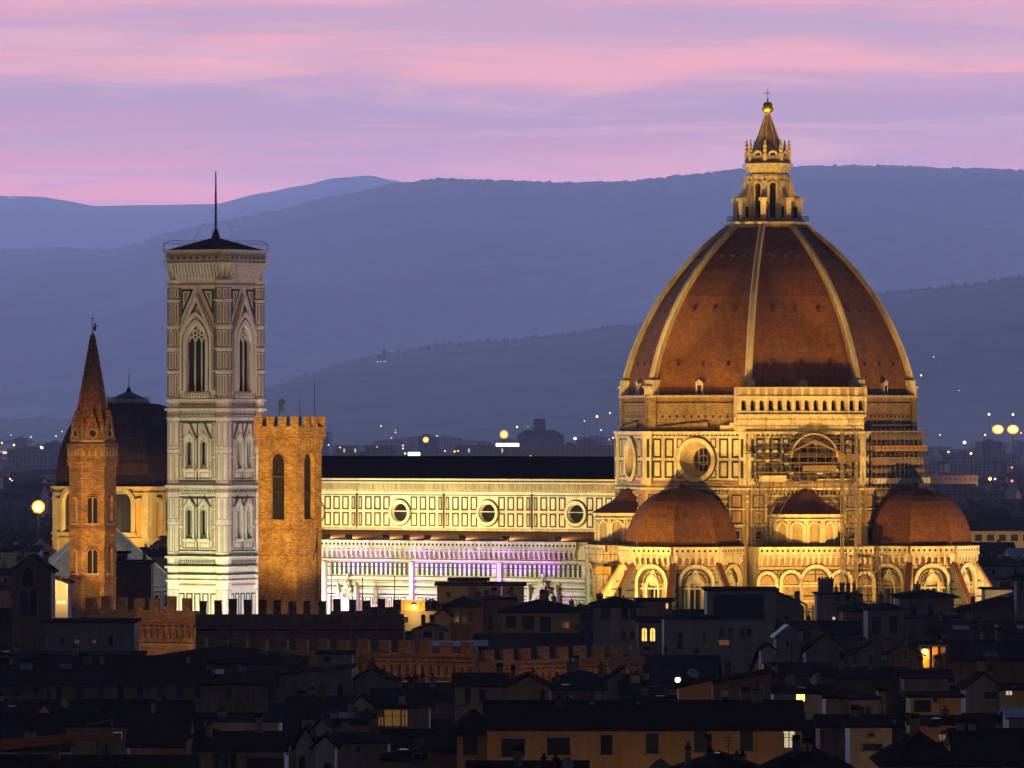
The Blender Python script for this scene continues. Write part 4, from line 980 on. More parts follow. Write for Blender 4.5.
# ------------------------------------------------------------------ square brick tower with battlements
def brick_tower():
    D = 996.0; s = D / F; z = lambda y: zat(y, D + 3)
    c = at(289, 500, D); t = thing('brick_watchtower', 'square orange brick watchtower with battlements and a tall arched opening', 'tower', (c.x, c.y + 4, 0), R(-31.5))
    H = 3.18
    mb = MB()
    hs = {}
    for a in (AS, AE, AN, AW):
        W = Wall(mb, H * math.cos(a), H * math.sin(a), a); h = hole(-.05 if a == AS else .1, 2.35 if a == AS else 2.6, z(519), z(462), 'round', .7, rm='brick'); hs[a] = (W, h)
        W.wall(-H, H, 0, z(446), [h], 'brick'); W.archring(h['u'], h['zs'], 'round', h['w'] / 2, h['w'] / 2 + .28, 0, .06, 'brickred')
        W.box(-H, H, z(556), z(554.5), 0, .08, 'brickred'); W.box(h['u'] - 1.1, h['u'] + 1.1, z(520.5), z(519), 0, .2, 'brickred')
        for k, (u, zy) in enumerate(((-2.4, 480), (1.9, 480), (-2.4, 520), (2.2, 525), (-2.3, 580), (2.1, 578), (-1.9, 555), (1.7, 462), (-2.5, 462))):
            W.box(u - .07, u + .07, z(zy) - .1, z(zy) + .12, 0, .35, 'brickred')
    # weathered drain pipe on the right side
    W = hs[AE][0]; W.box(1.9, 2.02, z(600), z(528), 0, .12, 'metal'); W.extr([(1.0, z(560)), (1.12, z(560)), (2.02, z(540)), (1.9, z(540))], 0, .1, 'metal')
    mb.build('shaft', t)
    for a in (AS, AE):
        W, h = hs[a]; q = MB(); w = W.on(q); w.pane(h, 'void', -.68); q.build('opening', t)
        q = MB(); w = W.on(q)            # bell hanging in the opening
        p = w.p(h['u'], 0, -.36); zb = z(500)
        q.lathe([(.33, zb), (.27, zb + .3), (.2, zb + .7), (.12, zb + .9), (.02, zb + .95)], 'metal', 12, p.x, p.y); w.box(h['u'] - .8, h['u'] + .8, zb + .95, zb + 1.2, -.5, -.2, 'wood'); q.build('bell', t)
        if a == AS:
            q = MB(); w = W.on(q); w.box(h['u'] - .8, h['u'] + .8, z(478), z(475), -.6, -.1, 'wood'); q.lathe([(.32, z(473)), (.26, z(470.5)), (.18, z(467)), (.02, z(465.5))], 'metal', 12, p.x, p.y); q.build('bell', t)
    mb = MB(); HP = 3.62
    for a in (AS, AE, AN, AW):
        W = Wall(mb, H * math.cos(a), H * math.sin(a), a)
        for k in range(8):
            u = -H + .35 + (2 * H - .7) * k / 7; W.extr([(u - .17, z(446)), (u + .17, z(446)), (u + .17, z(437.5)), (u - .17, z(437.5))], 0, .42, 'brick'); W.box(u - .17, u + .17, z(449), z(446), 0, .2, 'brick')
            if k < 7: W.archring(u + (2 * H - .7) / 14, z(440.5), 'round', .26, .44, 0, .42, 'brick', 4)
    mb.box(-HP, HP, -HP, HP, z(438), z(436.8), 'brickred'); mb.box(-H, H, -H, H, z(447), z(437.8), 'brick')
    for sx, sy, dx, dy in ((0, -1, 1, 0), (1, 0, 0, 1), (0, 1, 1, 0), (-1, 0, 0, 1)):
        if dx: mb.box(-HP, HP, sy * (HP - .225) - .225, sy * (HP - .225) + .225, z(436.8), z(426.5), 'brick')
        else: mb.box(sx * (HP - .225) - .225, sx * (HP - .225) + .225, -HP + .452, HP - .452, z(436.8), z(426.5), 'brick')
    mb.build('parapet', t)
    mv = None
    for i in range(4):
        for side in range(4):
            u = -HP + .6 + i * (2 * HP - 1.2) / 3.0
            if side in (1, 3) and i in (0, 3): continue
            x, y = [(u, -HP + .24), (HP - .24, u), (u, HP - .24), (-HP + .24, u)][side]
            if mv is None: q = MB(); q.box(-.55, .55, -.22, .22, 0, z(417) - z(426.5), 'brick'); q.box(-.6, .6, -.26, .26, z(417) - z(426.5), z(416.6) - z(426.5), 'brickred'); mv = q.mesh('merlon')
            o = bpy.data.objects.new('merlon', mv); COL.objects.link(o); o.parent = t; o.location = (x, y, z(426.5)); o.rotation_euler = (0, 0, PI / 2 if side in (1, 3) else 0)
    mb = MB(); mb.box(-HP + .4, HP - .4, -HP + .4, HP - .4, z(436.8), z(434.5), 'roof'); mb.ngon(4, 3.2, z(434.5), .1, z(427), 'roof', R(45)); mb.build('roof', t)
    for px, ytop, r in ((299, 398, .05), (314, 382, .06)):
        q = MB(); x = (px - 289) * s; q.tube((x * .86 - .0, x * .5, z(428)), (x * .86, x * .5, z(ytop)), r, 'metal', 6, r * .6); q.build('aerial_mast', t)
    # rampant lion weathervane on its pole, a free-standing sculpture on the roof
    x = (283 - 289) * s; v = part_empty('lion_vane', t); v.location = (x * .86, x * .5 - .6, 0); v.rotation_euler = (0, 0, R(31.5))
    q = MB(); q.tube((-.32, 0, z(430)), (-.32, 0, z(399.5)), .05, 'metal', 6); q.build('pole', v)
    zz = z(412); me = bpy.data.meshes.new('lion'); 
    vs = [(0, .0, 1.05), (.06, 0, 1.35), (-.08, 0, .75), (.0, 0, 1.62), (.22, 0, 1.72), (.34, 0, 1.42), (.52, 0, 1.55), (.3, 0, 1.15), (.5, 0, 1.05), (-.18, 0, .42), (-.08, 0, .1), (.08, 0, .06), (.16, 0, .55), (.3, 0, .3), (.2, 0, .02), (-.3, 0, .8), (-.48, 0, 1.05), (-.42, 0, 1.4)]
    ed = [(0, 1), (0, 2), (1, 3), (3, 4), (1, 5), (5, 6), (0, 7), (7, 8), (2, 9), (9, 10), (10, 11), (2, 12), (12, 13), (13, 14), (2, 15), (15, 16), (16, 17)]
    me.from_pydata([(a * 1.05, b, zz + c * 1.05) for a, b, c in vs], ed, []); me.materials.append(M['metal'])
    o = bpy.data.objects.new('lion', me); COL.objects.link(o); o.parent = v
    sk = o.modifiers.new('skin', 'SKIN'); rad = [.24, .26, .22, .24, .13, .11, .08, .1, .08, .13, .09, .07, .13, .09, .08, .06, .05, .09]
    for i, q_ in enumerate(me.skin_vertices[0].data): q_.radius = (rad[i], rad[i] * .8); q_.use_root = (i == 0)
    o.modifiers.new('sub', 'SUBSURF').levels = 1
brick_tower()

# ------------------------------------------------------------------ battlemented palace around the foot of the tower
MR = random.Random(12)
def palace():
    D0 = 965; c = at(330, 650, D0); t = thing('battlemented_palace', 'long low medieval palace of orange stone with square battlements and corbel arches', 'palace', (c.x, c.y, 0)); B = Vector((c.x, c.y, 0))
    def wing(P0, P1, D0_, D1_, y0, y1, corb, mer, m, depth=8.0, nmer=None, par=2.3, arches=False):
        """a wall between image columns P0 and P1, its parapet top at rows y0 / y1; built as a box of its real depth"""
        A = at(P0, 600, D0_); Bv = at(P1, 600, D1_); za = (zat(y0, D0_) + zat(y1, D1_)) / 2
        d = Vector((Bv.x - A.x, Bv.y - A.y, 0)); L = d.length; ang = math.atan2(d.y, d.x); s = D0_ / F
        q = MB(); w = Wall(q, 0, 0, -PI / 2); o = part_empty('wing', t); o.location = Vector((A.x, A.y, 0)) - B; o.rotation_euler = (0, 0, ang)
        zp = za - mer; zc = zp - par
        q.box(0, L, 0, depth, 0, zc, m); q.box(-.0, L, -.55, 1.0, zc + .35, zp, m); q.box(0, L, -.62, 0, zc + .55, zc + .75, 'brickred')
        q.box(0, L, 1.0, depth, zc, zp - 1.2, 'roof')
        if corb:
            n = int(L / (.92 if P0 < 100 else 1.1)); sp = L / n
            for i in range(n):
                u = sp * (i + .5); w.box(u - .13, u + .13, zc - 1.35, zc + .35, 0, .5, m); w.box(u - .1, u + .1, zc - 2.0, zc - 1.35, 0, .24, m)
                if i < n - 1: w.archring(u + sp / 2, zc - .35, 'round', sp * .3, sp * .5, .05, .55, m, 5); w.quad(u + sp / 2 - sp * .2, u + sp / 2 + sp * .2, zc - 1.5, zc - .2, .012, 'wood')  # dark quads put the shade of the gaps between corbels into colour
            w.box(0, L, zc - 2.45, zc - 2.2, 0, .3, 'stone')
        if arches:
            u = 2.5
            while u < L - 2: w.archring(u, zc - 5.2, 'round', 1.25, 1.75, 0, .22, m, 8); w.quad(u - 1.2, u + 1.2, zc - 9, zc - 5.2, .02, 'void'); u += 4.6
        q.build('wall', o)
        n = nmer; sp = L / n; mv = MB(); mv.box(-sp * .265, sp * .265, -.5, .25, -.02, mer, m); mv.box(-sp * .285, sp * .285, -.54, .29, mer, mer + .12, 'brickred'); mm = mv.mesh('merlon')
        for i in range(n):
            k = bpy.data.objects.new('merlon', mm); COL.objects.link(k); k.parent = o; k.location = (sp * (i + .5) + MR.uniform(-.06, .06), MR.uniform(-.04, .04), zp); k.scale = (MR.uniform(.88, 1.06), 1, MR.uniform(.86, 1.06)); k.rotation_euler = (0, MR.uniform(-.02, .02), 0)
    wing(83, 196, 992, 985, 597.5, 597.5, True, 1.75, 'brick', 8, 7)
    wing(196, 404, 972, 972, 600.5, 600.5, False, 1.85, 'rough', 7, 14)
    wing(192, 478, 948, 930, 637.5, 643.5, True, 1.5, 'brick', 10, 14, 1.35, arches=True)
    wing(478, 642, 930, 950, 643.5, 651.5, True, 1.5, 'brick', 10, 9, 1.35, arches=True)
palace()

# ------------------------------------------------------------------ slender brick spire tower
def spire_tower():
    D = 1019.0; s = D / F; z = lambda y: zat(y, D + 3); c = at(91.3, 500, D)
    t = thing('spire_tower', 'slender six-sided brick bell tower with a pointed red spire', 'bell tower', (c.x, c.y + 3.3, 0), R(3))
    RR = 3.32; V = [R(-120 + 60 * k) for k in range(6)]; NA = [R(-90 + 60 * k) for k in range(6)]; ap = RR * math.cos(R(30)); hw = RR / 2
    mb = MB(); wins = []
    for a in NA:
        W = Wall(mb, ap * math.cos(a), ap * math.sin(a), a)
        hs = [hole(0, 1.36, z(523), z(499), 'round', .55, rm='brickred'), hole(0, 1.36, z(573), z(551), 'round', .55, rm='brickred')]
        W.wall(-hw, hw, 0, z(458), hs, 'brick'); wins += [(W, h) for h in hs]
        for h in hs: W.archring(0, h['zs'], 'round', .68, .9, 0, .1, 'brickred', 6); W.box(-1.0, 1.0, h['z0'] - .25, h['z0'], 0, .18, 'stone')
        for y in (526, 577): W.box(-hw - .06, hw + .06, z(y + 2.2), z(y), 0, .22, 'brickred')
        for k in range(5): u = -1.3 + .65 * k; W.archring(u, z(532.5), 'round', .17, .3, 0, .12, 'brick', 4); W.box(u - .3, u - .22, z(535), z(532.5), 0, .12, 'brick')
        for u, y in ((-.9, 583), (.8, 585), (-1.0, 590), (.95, 596), (.1, 588), (-.5, 600), (.55, 604), (0, 578.6)): W.quad(u - .07, u + .07, z(y) - .1, z(y) + .08, .01, 'void')
        for k in range(7): u = -1.45 + 1.45 * k / 3; W.box(u - .12, u + .12, z(466), z(458), 0, .3, 'brick'); W.archring(u + .24, z(462), 'round', .14, .25, 0, .3, 'brick', 3)
    mb.ngon(6, RR + .28, z(458), RR + .32, z(447.5), 'brick', V[0]); mb.ngon(6, RR + .42, z(447.5), RR + .42, z(446), 'brickred', V[0], True, True); mb.ngon(6, RR + .34, z(446), RR + .34, z(443.6), 'brick', V[0], True)
    for a in NA:
        W = Wall(mb, (RR + .3) * math.cos(R(30)) * math.cos(a), (RR + .3) * math.cos(R(30)) * math.sin(a), a)
        for k in range(4): u = -1.3 + .87 * k; W.extr([(u - .28, z(456)), (u + .28, z(456)), (u, z(449.5))], 0, .07, 'stone')
    mb.build('shaft', t)
    for W, h in wins:
        if W.n.y > .3: continue
        q = MB(); w = W.on(q); w.pane(h, 'void', -.5); w.box(-.075, .075, h['z0'], h['zs'] + .2, -.35, -.15, 'stone')
        for sx in (-1, 1): w.archring(sx * .34, h['zs'] - .05, 'round', .26, .37, -.35, -.12, 'stone', 4)
        w.box(-.66, .66, h['zs'] + .38, h['zs'] + .6, -.35, -.2, 'brickred'); q.build('paired_window', t)
    mb = MB(); rb = 3.15; zb, zt = z(440), z(335); mb.ngon(6, rb, z(443.5), rb, zb, 'stone', V[0], True); mb.ngon(6, 2.85, zb, .2, zt, 'brickred', V[0], True)
    for a in V: mb.beam((2.88 * math.cos(a), 2.88 * math.sin(a), zb), (.2 * math.cos(a), .2 * math.sin(a), zt), .26, .26, 'brick')
    mb.lathe([(.3, z(344)), (.34, z(340)), (.2, z(335)), (.12, z(332))], 'stone', 8); mb.build('spire', t)
    for a in NA:
        q = MB(); W = Wall(q, rb * math.cos(R(30)) * math.cos(a), rb * math.cos(R(30)) * math.sin(a), a)
        zg0, zg1 = z(440), z(414 if False else 411)
        W.extr([(-1.25, zg0), (1.25, zg0), (0, zg1)], -1.6, .06, 'brickred'); W.extr([(-1.4, zg0), (-1.12, zg0), (0, zg1 - .35), (0, zg1 + .1)], -1.5, .2, 'brick'); W.extr([(0, zg1 + .1), (0, zg1 - .35), (1.12, zg0), (1.4, zg0)], -1.5, .2, 'brick')
        zc = z(433.5)
        W.ring(0, zc, .58, .74, .06, .16, 'stone', 16)
        for dx, dz in ((.24, 0), (-.24, 0), (0, .24), (0, -.24)): W.disc(dx, zc + dz, .21, .075 + .004 * (dx > 0) + .008 * (dz > 0) + .012 * (dz < 0), 'void', 10)
        q.build('gable', t)
        b = a + R(30); q = MB(); q.ngon(6, .34, z(443), .34, z(424), 'brick', a, True, cx=2.75 * math.cos(b), cy=2.75 * math.sin(b)); q.ngon(6, .38, z(424), .02, z(415), 'brickred', a, cx=2.75 * math.cos(b), cy=2.75 * math.sin(b)); q.build('pinnacle', t)
    for a in (R(-90), R(-30), R(-150)):
        q = MB(); rr = 2.85 * (zt - z(392)) / (zt - zb) * .9; W = Wall(q, rr * math.cos(a) * .86, rr * math.sin(a) * .86, a); W.extr([(-.34, z(395)), (.34, z(395)), (.34, z(391)), (0, z(386)), (-.34, z(391))], -.5, .4, 'brick'); W.disc(0, z(392.5), .17, .404, 'void', 8); q.build('dormer', t)
    mb = MB(); mb.tube((0, 0, z(333)), (0, 0, z(316)), .07, 'metal', 6, .04); mb.beam((-.3, 0, z(318.5)), (.3, 0, z(318.5)), .06, .06, 'metal')
    zc = z(328); mb.ball((.32, 0, zc), .22, 'metal', 8, 6, 2.0); mb.ball((.36, 0, zc + .58), .14, 'metal', 8, 6); mb.beam((.4, 0, zc + .2), (.75, 0, zc + .42), .08, .1, 'metal'); mb.beam((.05, 0, zc - .1), (.35, 0, zc), .08, .08, 'metal')
    mb.build('weathervane', t)
spire_tower()

# ------------------------------------------------------------------ chapel dome far left, behind the spire
def chapel():
    D = 1640.0; s = D / F; z = lambda y: zat(y, D); c = at(125, 500, D); t = thing('domed_chapel', 'big dark-domed chapel with yellow lit windows behind the slender spire', 'church', (c.x, c.y + 16, 0), R(-4))
    RR = 17.6; rot = R(22.5)
    mb = MB(); mb.ngon(8, RR, 0, RR, z(489), 'pl_ochre', rot); mb.ngon(8, RR + .9, z(489), RR + 1.0, z(486.5), 'stone', rot, True, True); mb.ngon(8, RR + .5, z(494), RR + .5, z(492.5), 'stone', rot, True, True); mb.ngon(8, RR + .7, z(541), RR + .7, z(538), 'stone', rot, True, True)
    for k in range(8):
        a = R(45 * k); ap = RR * math.cos(rot); W = Wall(mb, ap * math.cos(a), ap * math.sin(a), a); hw = RR * math.sin(rot)
        for sx in (-1, 1): W.box(sx * (hw - .9) - .8, sx * (hw - .9) + .8, z(560), z(494), 0, .5, 'stone')
    mb.build('drum', t)
    for k in range(8):
        a = R(45 * k); ap = RR * math.cos(rot); q = MB(); W = Wall(q, ap * math.cos(a), ap * math.sin(a), a)
        r = 2.6
        W.quad(-r, r, z(531), z(503), .02, 'glass'); W.archring(0, z(503), 'round', r, r + 1.0, 0, 1.0, 'stone', 8); W.extr([(-r, z(503))] + [(r, z(503))] + [(x, z(503) + h) for x, h in arch_pts('round', r, 6)], 0, .022, 'glass')
        for sx in (-1, 1): W.box(sx * (r + .5) - .5, sx * (r + .5) + .5, z(533), z(503), 0, .9, 'stone'); W.extr([(sx * (r + 1.0), z(503)), (sx * (r + 2.4), z(500)), (sx * (r + 2.4), z(497.5)), (sx * (r + .6), z(499.5))][::sx], 0, .9, 'stone')
        W.box(-r - 1.3, r + 1.3, z(535.5), z(532.5), 0, 1.2, 'stone'); 
        for u in (-1.2, 0, 1.2): W.box(u - .06, u + .06, z(531), z(500), .03, .1, 'metal')
        W.box(-r, r, z(517), z(516.4), .03, .1, 'metal'); q.build('window', t)
    n = 10; prof = [(RR * .985 * math.cos(R(76 * i / n)) ** .85, z(487) + (z(403) - z(487)) * math.sin(R(90 * i / n)) ** .96) for i in range(n + 1)]
    mb = MB(); acc = 0
    for (r0, z0), (r1, z1) in zip(prof, prof[1:]):
        l = math.hypot(r1 - r0, z1 - z0)
        for k in range(8):
            a, b = rot + R(45 * k), rot + R(45 * k + 45); P = lambda r, q_, zz: (r * math.cos(q_), r * math.sin(q_), zz)
            mb.poly([P(r0, a, z0), P(r0, b, z0), P(r1, b, z1), P(r1, a, z1)], 'roof', [(k * 30 - half(r0), acc), (k * 30 + half(r0), acc), (k * 30 + half(r1), acc + l), (k * 30 - half(r1), acc + l)])
        acc += l
    mb.build('dome', t)
    mb = MB(); mb.ngon(8, 5.2, z(404), 5.2, z(400.5), 'stone', rot, True); mb.ngon(8, 4.9, z(400.5), 4.9, z(398.8), 'pl_white', rot, True); mb.ngon(8, 4.4, z(398.8), .7, z(391.5), 'blueroof', rot, True); mb.lathe([(.7, z(391.5)), (.4, z(389.5)), (.5, z(388.5)), (.05, z(386))], 'lead', 8); mb.build('lantern_roof', t)
    mb = MB(); mb.tube((0, 0, z(387)), (0, 0, z(372)), .1, 'metal', 6, .05); mb.build('mast', t)
    mb = MB()
    for k in range(8):
        a, b = rot + R(45 * k), rot + R(45 * k + 45)
        for r in (5.1,):
            mb.beam((r * math.cos(a), r * math.sin(a), z(397.2)), (r * math.cos(b), r * math.sin(b), z(397.2)), .12, .12, 'metal'); mb.beam((r * math.cos(a), r * math.sin(a), z(400)), (r * math.cos(a), r * math.sin(a), z(396.5)), .12, .12, 'metal')
    mb.build('railing', t)
    # low side chapel, dark slope to the right, and little lit lantern at its left foot
    mb = MB(); mb.box(6, 24, -20, -13, 0, z(556), 'pl_brown'); mb.poly([(5.5, -20.5, z(556)), (24.5, -20.5, z(556)), (24.5, -13, z(533)), (9.5, -13, z(533))], 'roof'); mb.poly([(5.5, -20.5, z(556)), (9.5, -13, z(533)), (5.5, -13, z(556))], 'roof'); mb.build('side_chapel', t)
chapel()
def small_lantern():
    D = 1600; z = lambda y: zat(y, D); c = at(40, 545, D); t = thing('chapel_cupola', 'small ribbed cupola glowing yellow beside the foot of the dark-domed chapel', 'cupola', (c.x, c.y + 3, 0))
    mb = MB(); mb.ngon(8, 3.6, 0, 3.6, z(553), 'pl_ochre', 0, True); mb.build('base', t)
    mb = MB(); mb.lathe([(3.9, z(553)), (3.2, z(550)), (2.2, z(546)), (.8, z(543)), (.5, z(541)), (.05, z(539))], 'pl_ochre', 8); mb.build('roof', t)
small_lantern()

# ------------------------------------------------------------------ octagonal baptistery with a white pyramid roof
def baptistery():
    D = 1400.0; z = lambda y: zat(y, D); c = at(96, 540, D); t = thing('baptistery', 'eight-sided baptistery with a weathered white marble pyramid roof', 'baptistery', (c.x, c.y + 14, 0), YAW)
    RR = 15.2; mb = MB(); mb.ngon(8, RR - .6, 0, RR - .6, z(585), 'marble', R(22.5)); mb.ngon(8, RR - .1, z(587), RR, z(583.8), 'marble', R(22.5), True, True)
    for k in range(8):
        a = R(45 * k); W = face(mb, a, RR - .6)
        for u in (-3.2, 0, 3.2): W.frame(u - 1.3, u + 1.3, z(612), z(592), .25, .1, 'green'); W.box(u - .6, u + .6, z(608), z(596), 0, .08, 'glass')
    mb.build('wall', t)
    mb = MB(); mb.ngon(8, RR, z(583.8), .9, z(519.5), 'whiteroof', R(22.5))
    for k in range(8):
        a = OA[k]; mb.beam((RR * math.cos(a), RR * math.sin(a), z(583.5)), (.9 * math.cos(a), .9 * math.sin(a), z(519)), .4, .3, 'marble')
        for j in range(1, 8): 
            f = j / 8; W = face(None, R(45 * k), RR * (1 - f)); hw = half(RR * (1 - f)); zz = z(583.8) + (z(519.5) - z(583.8)) * f
            A, Bq = W.p(-hw, zz + .03, 0), W.p(hw, zz + .03, 0); mb.beam(A, Bq, .12, .1, 'marble2')
    mb.build('roof', t)
    mb = MB(); mb.ngon(8, 1.1, z(521), 1.1, z(511), 'marble', 0, True); mb.ngon(8, 1.4, z(511), .05, z(503), 'marble2', 0); mb.build('lantern', t)
baptistery()

# ------------------------------------------------------------------ scaffolding on the drum
def scaffolding():
    t = thing('scaffolding', 'steel scaffolding with a hoist mast and orange sheeting climbing the drum of the cathedral', 'scaffolding', (CX, CY, 0), YAW)
    W0 = face(None, R(-45), RD); hw = 9.6; lv = [43.9, 45.6, 47.3, 49.0, 50.7]
    q = MB(); w = W0.on(q)
    for i in range(13):
        u = -hw + 2 * hw * i / 12
        for d in (.9, 2.1): q.tube(w.p(u, 33 if i in (0, 1, 2) else 42, d), w.p(u, 52.4, d), .06, 'pole', 5)
    for z in lv:
        for d in (.9, 2.1):
            q.tube(w.p(-hw, z + 1.0, d), w.p(hw, z + 1.0, d), .05, 'pole', 5); q.tube(w.p(-hw, z + .05, d), w.p(hw, z + .05, d), .055, 'pole', 5)
    for i in range(12):
        if i % 2 == 0: q.tube(w.p(-hw + 2 * hw * i / 12, 43.9, 2.15), w.p(-hw + 2 * hw * (i + 1) / 12, 49.0, 2.15), .05, 'pole', 5)
    q.build('pole_frame', t)
    for z, a, b, m in ((43.9, -9.6, 9.6, 'plank'), (45.6, -9.6, 9.6, 'plank'), (47.3, -9.6, 8, 'plank'), (49.0, -11.5, -4.5, 'wood'), (49.05, -4.4, 9.6, 'wood'), (50.7, 2, 9.6, 'plank')):
        q = MB(); w = W0.on(q); w.box(a, b, z - .12, z, .85, 2.2, m); q.build('plank_deck', t)
    for u0, u1, z0, z1, m in ((-1, 5.2, 45.8, 46.8, 'plank'), (-9, -4, 43.9, 45.0, 'sheetw'), (5.5, 9.6, 47.4, 48.8, 'plank')):
        q = MB(); w = W0.on(q); w.box(u0, u1, z0, z1, 2.16, 2.2, m); q.build('sheeting', t)
    q = MB(); w = W0.on(q)                                       # arched roof truss in front of the oculus
    w.archring(1.2, 48.2, 'round', 4.1, 4.35, 1.0, 2.3, 'marble2', 10); w.extr([(-3.6, 49.2), (1.2, 51.4), (6, 49.2), (6, 48.9), (1.2, 51.0), (-3.6, 48.9)], 1.0, 2.5, 'plank'); w.quad(-3.2, 5.6, 46.9, 49.1, 1.0, 'wood'); q.build('shelter', t)
    # hoist mast
    q = MB(); W1 = Wall(q, 35.4 * math.cos(R(-45)), 35.4 * math.sin(R(-45)), R(-45)); 
    for u0, d0, us in ((3.9, 0, 2.6), ):
        cs = [W1.p(u0, 0, d0), W1.p(u0 + us, 0, d0), W1.p(u0 + us, 0, d0 + 1.6), W1.p(u0, 0, d0 + 1.6)]
        for c in cs: q.tube(c + Vector((0, 0, 0)), c + Vector((0, 0, 53.5)), .12, 'pole', 5)
        for k in range(27):
            z = 12 + k * 1.55
            for i in range(4): q.tube(cs[i] + Vector((0, 0, z)), cs[(i + 1) % 4] + Vector((0, 0, z)), .055, 'pole', 4)
            for i in (0, 1, 2): q.tube(cs[(i + k) % 2 + (0 if i != 1 else 1)] + Vector((0, 0, z)), cs[(i + k + 1) % 2 + (0 if i != 1 else 1)] + Vector((0, 0, z + 1.55)), .05, 'pole', 4)
    q.build('hoist_mast', t)
    q = MB(); w = Wall(q, 33.4 * math.cos(R(-45)), 33.4 * math.sin(R(-45)), R(-45))
    for i in range(7):
        u = 6.6 + .75 * i
        q.tube(w.p(u, 0, .9), w.p(u, 32, .9), .06, 'pole', 5)
        if i % 2 == 0: q.tube(w.p(u, 0, 2.2), w.p(u, 30, 2.2), .06, 'pole', 5)
    for z in (16, 18, 20, 22, 24, 26, 28, 30):
        w.box(6.4, 11.3, z, z + .09, .9, 2.2, 'plank'); q.tube(w.p(6.4, z + 1, 2.2), w.p(11.3, z + 1, 2.2), .05, 'pole', 5)
    q.build('lower_frame', t)
    q = MB(); w = Wall(q, 27.2 * math.cos(R(-45)), 27.2 * math.sin(R(-45)), R(-45))   # trestles either side of the exedra
    for u0, u1 in ((-10.4, -7.2), (7.4, 10.4)):
        q = MB(); w = w.on(q)
        for u in (u0, (u0 + u1) / 2, u1):
            for d in (.9, 2.2): q.tube(w.p(u, 32.5, d), w.p(u, 43.9, d), .06, 'pole', 5)
        for z in (34.3, 36.2, 38.1, 40, 41.9):
            for d in (.9, 2.2): q.tube(w.p(u0, z, d), w.p(u1, z, d), .055, 'pole', 5)
            q.tube(w.p(u0, z, 2.2), w.p((u0 + u1) / 2, z + 1.9, 2.2), .05, 'pole', 4); q.tube(w.p((u0 + u1) / 2, z + 1.9, 2.2), w.p(u1, z, 2.2), .05, 'pole', 4)
        sx = -1 if u0 < 0 else 1; q.tube(w.p(sx * 7.2, 36, 2.2), w.p(sx * 2.5, 43.6, 2.2), .06, 'pole', 5); q.tube(w.p(sx * 8.5, 36, 1.6), w.p(sx * 4.0, 43.6, 1.6), .06, 'pole', 5)
        q.build('trestle', t)
    # east side: boarded bands wrapped round the corner
    WE = face(None, 0.0, RD)
    for z0, z1, d, m, du in ((43.5, 44.5, 1.9, 'sheetw', .9), (45.4, 46.2, 1.1, 'rough', .2), (46.7, 48.2, 1.0, 'marble3', .1), (49.3, 50.3, 1.5, 'sheet', .5), (51.3, 52.5, 1.0, 'rough', .1)):
        q = MB(); w = WE.on(q); a, b = -8.6, half(RD) + du
        w.box(a, b, z0, z1, .6, d, m)
        for k in range(16): u = a + (b - a) * k / 15; w.box(u - .05, u + .05, z0, z1, d, d + .05, 'plank')
        q.build('sheeting', t)
    q = MB(); w = WE.on(q)
    for k in range(13):
        u = -10 + 20.8 * k / 12; q.tube(w.p(u, 42.8, 1.7), w.p(u, 53.4, 1.7), .06, 'pole', 5)
    for z in (42.9, 44.8, 46.4, 48.7, 50.8, 53.0): w.box(-10, 10.8, z - .12, z, .5, 1.7, 'wood'); q.tube(w.p(-10, z + 1.0, 1.75), w.p(10.8, z + 1.0, 1.75), .055, 'pole', 5)
    q.build('pole_frame', t)
    t2 = thing('work_platform', 'small boxed work platform on a leaning ladder frame at the left corner of the apse', 'scaffolding', cw(-15.4, -31.0, 0), YAW)
    q = MB(); q.box(-1.6, 1.6, -1.2, 1.2, 27.3, 28.6, 'sheet'); q.box(-1.8, 1.8, -1.4, 1.4, 27.1, 27.3, 'plank'); q.build('deck', t2); q = MB(); q.box(-1.1, 1.3, -1, 1, 22.6, 24.6, 'sheet'); q.build('sheeting', t2)
    q = MB()
    for x in (-1.6, 0, 1.6):
        for y in (-1.2, 1.2): q.tube((x, y, 0), (x, y, 31.5), .06, 'pole', 5)
    for z in (19, 21, 23, 25, 29.5, 30.8): 
        for y in (-1.2, 1.2): q.tube((-1.6, y, z), (1.6, y, z), .055, 'pole', 5)
    for k in range(4): q.tube((-1.6, -1.25, 19 + 2 * k), (1.6, -1.25, 21 + 2 * k), .05, 'pole', 4)
    for y in (-1.0, 1.0): q.tube((-6.5, y - 1, 17), (1.2, y, 27.0), .09, 'pole', 5)
    for k in range(12): f = k / 12; q.tube((-6.5 + 7.7 * f, -2 + 1 * f, 17 + 10 * f), (-6.5 + 7.7 * f, 1 * f + 0, 17 + 10 * f), .06, 'pole', 4)
    q.build('pole_frame', t2)
scaffolding()
# floodlight boxes standing on the aisle roof
def floodlights():
    g = thing('floodlight', 'boxy floodlight on the aisle roof below the panelled clerestory wall', 'floodlight', cw(-90.3, -19.2, 32.6), YAW, 'floodlights along the aisle roof')
    q = MB(); q.box(-.55, .55, -.3, .35, .35, 1.05, 'pl_brown'); q.poly([(-.48, .36, .42), (.48, .36, .42), (.48, .36, 1.0), (-.48, .36, 1.0)], 'sheetw'); q.box(-.6, .6, -.36, .4, 1.05, 1.12, 'metal'); q.build('lamp_box', g)
    q = MB(); q.box(-.62, -.55, -.08, .08, 0, .8, 'metal'); q.box(.55, .62, -.08, .08, 0, .8, 'metal'); q.box(-.7, .7, -.3, .3, 0, .06, 'metal'); q.build('bracket', g)
    for i, u in enumerate((-83.4, -78.5, -70.3, -65.8, -61.2, -53.6, -44.2, -33.0)):
        o = dup(g); o.location = cw(u, -19.2, 32.62)
floodlights()
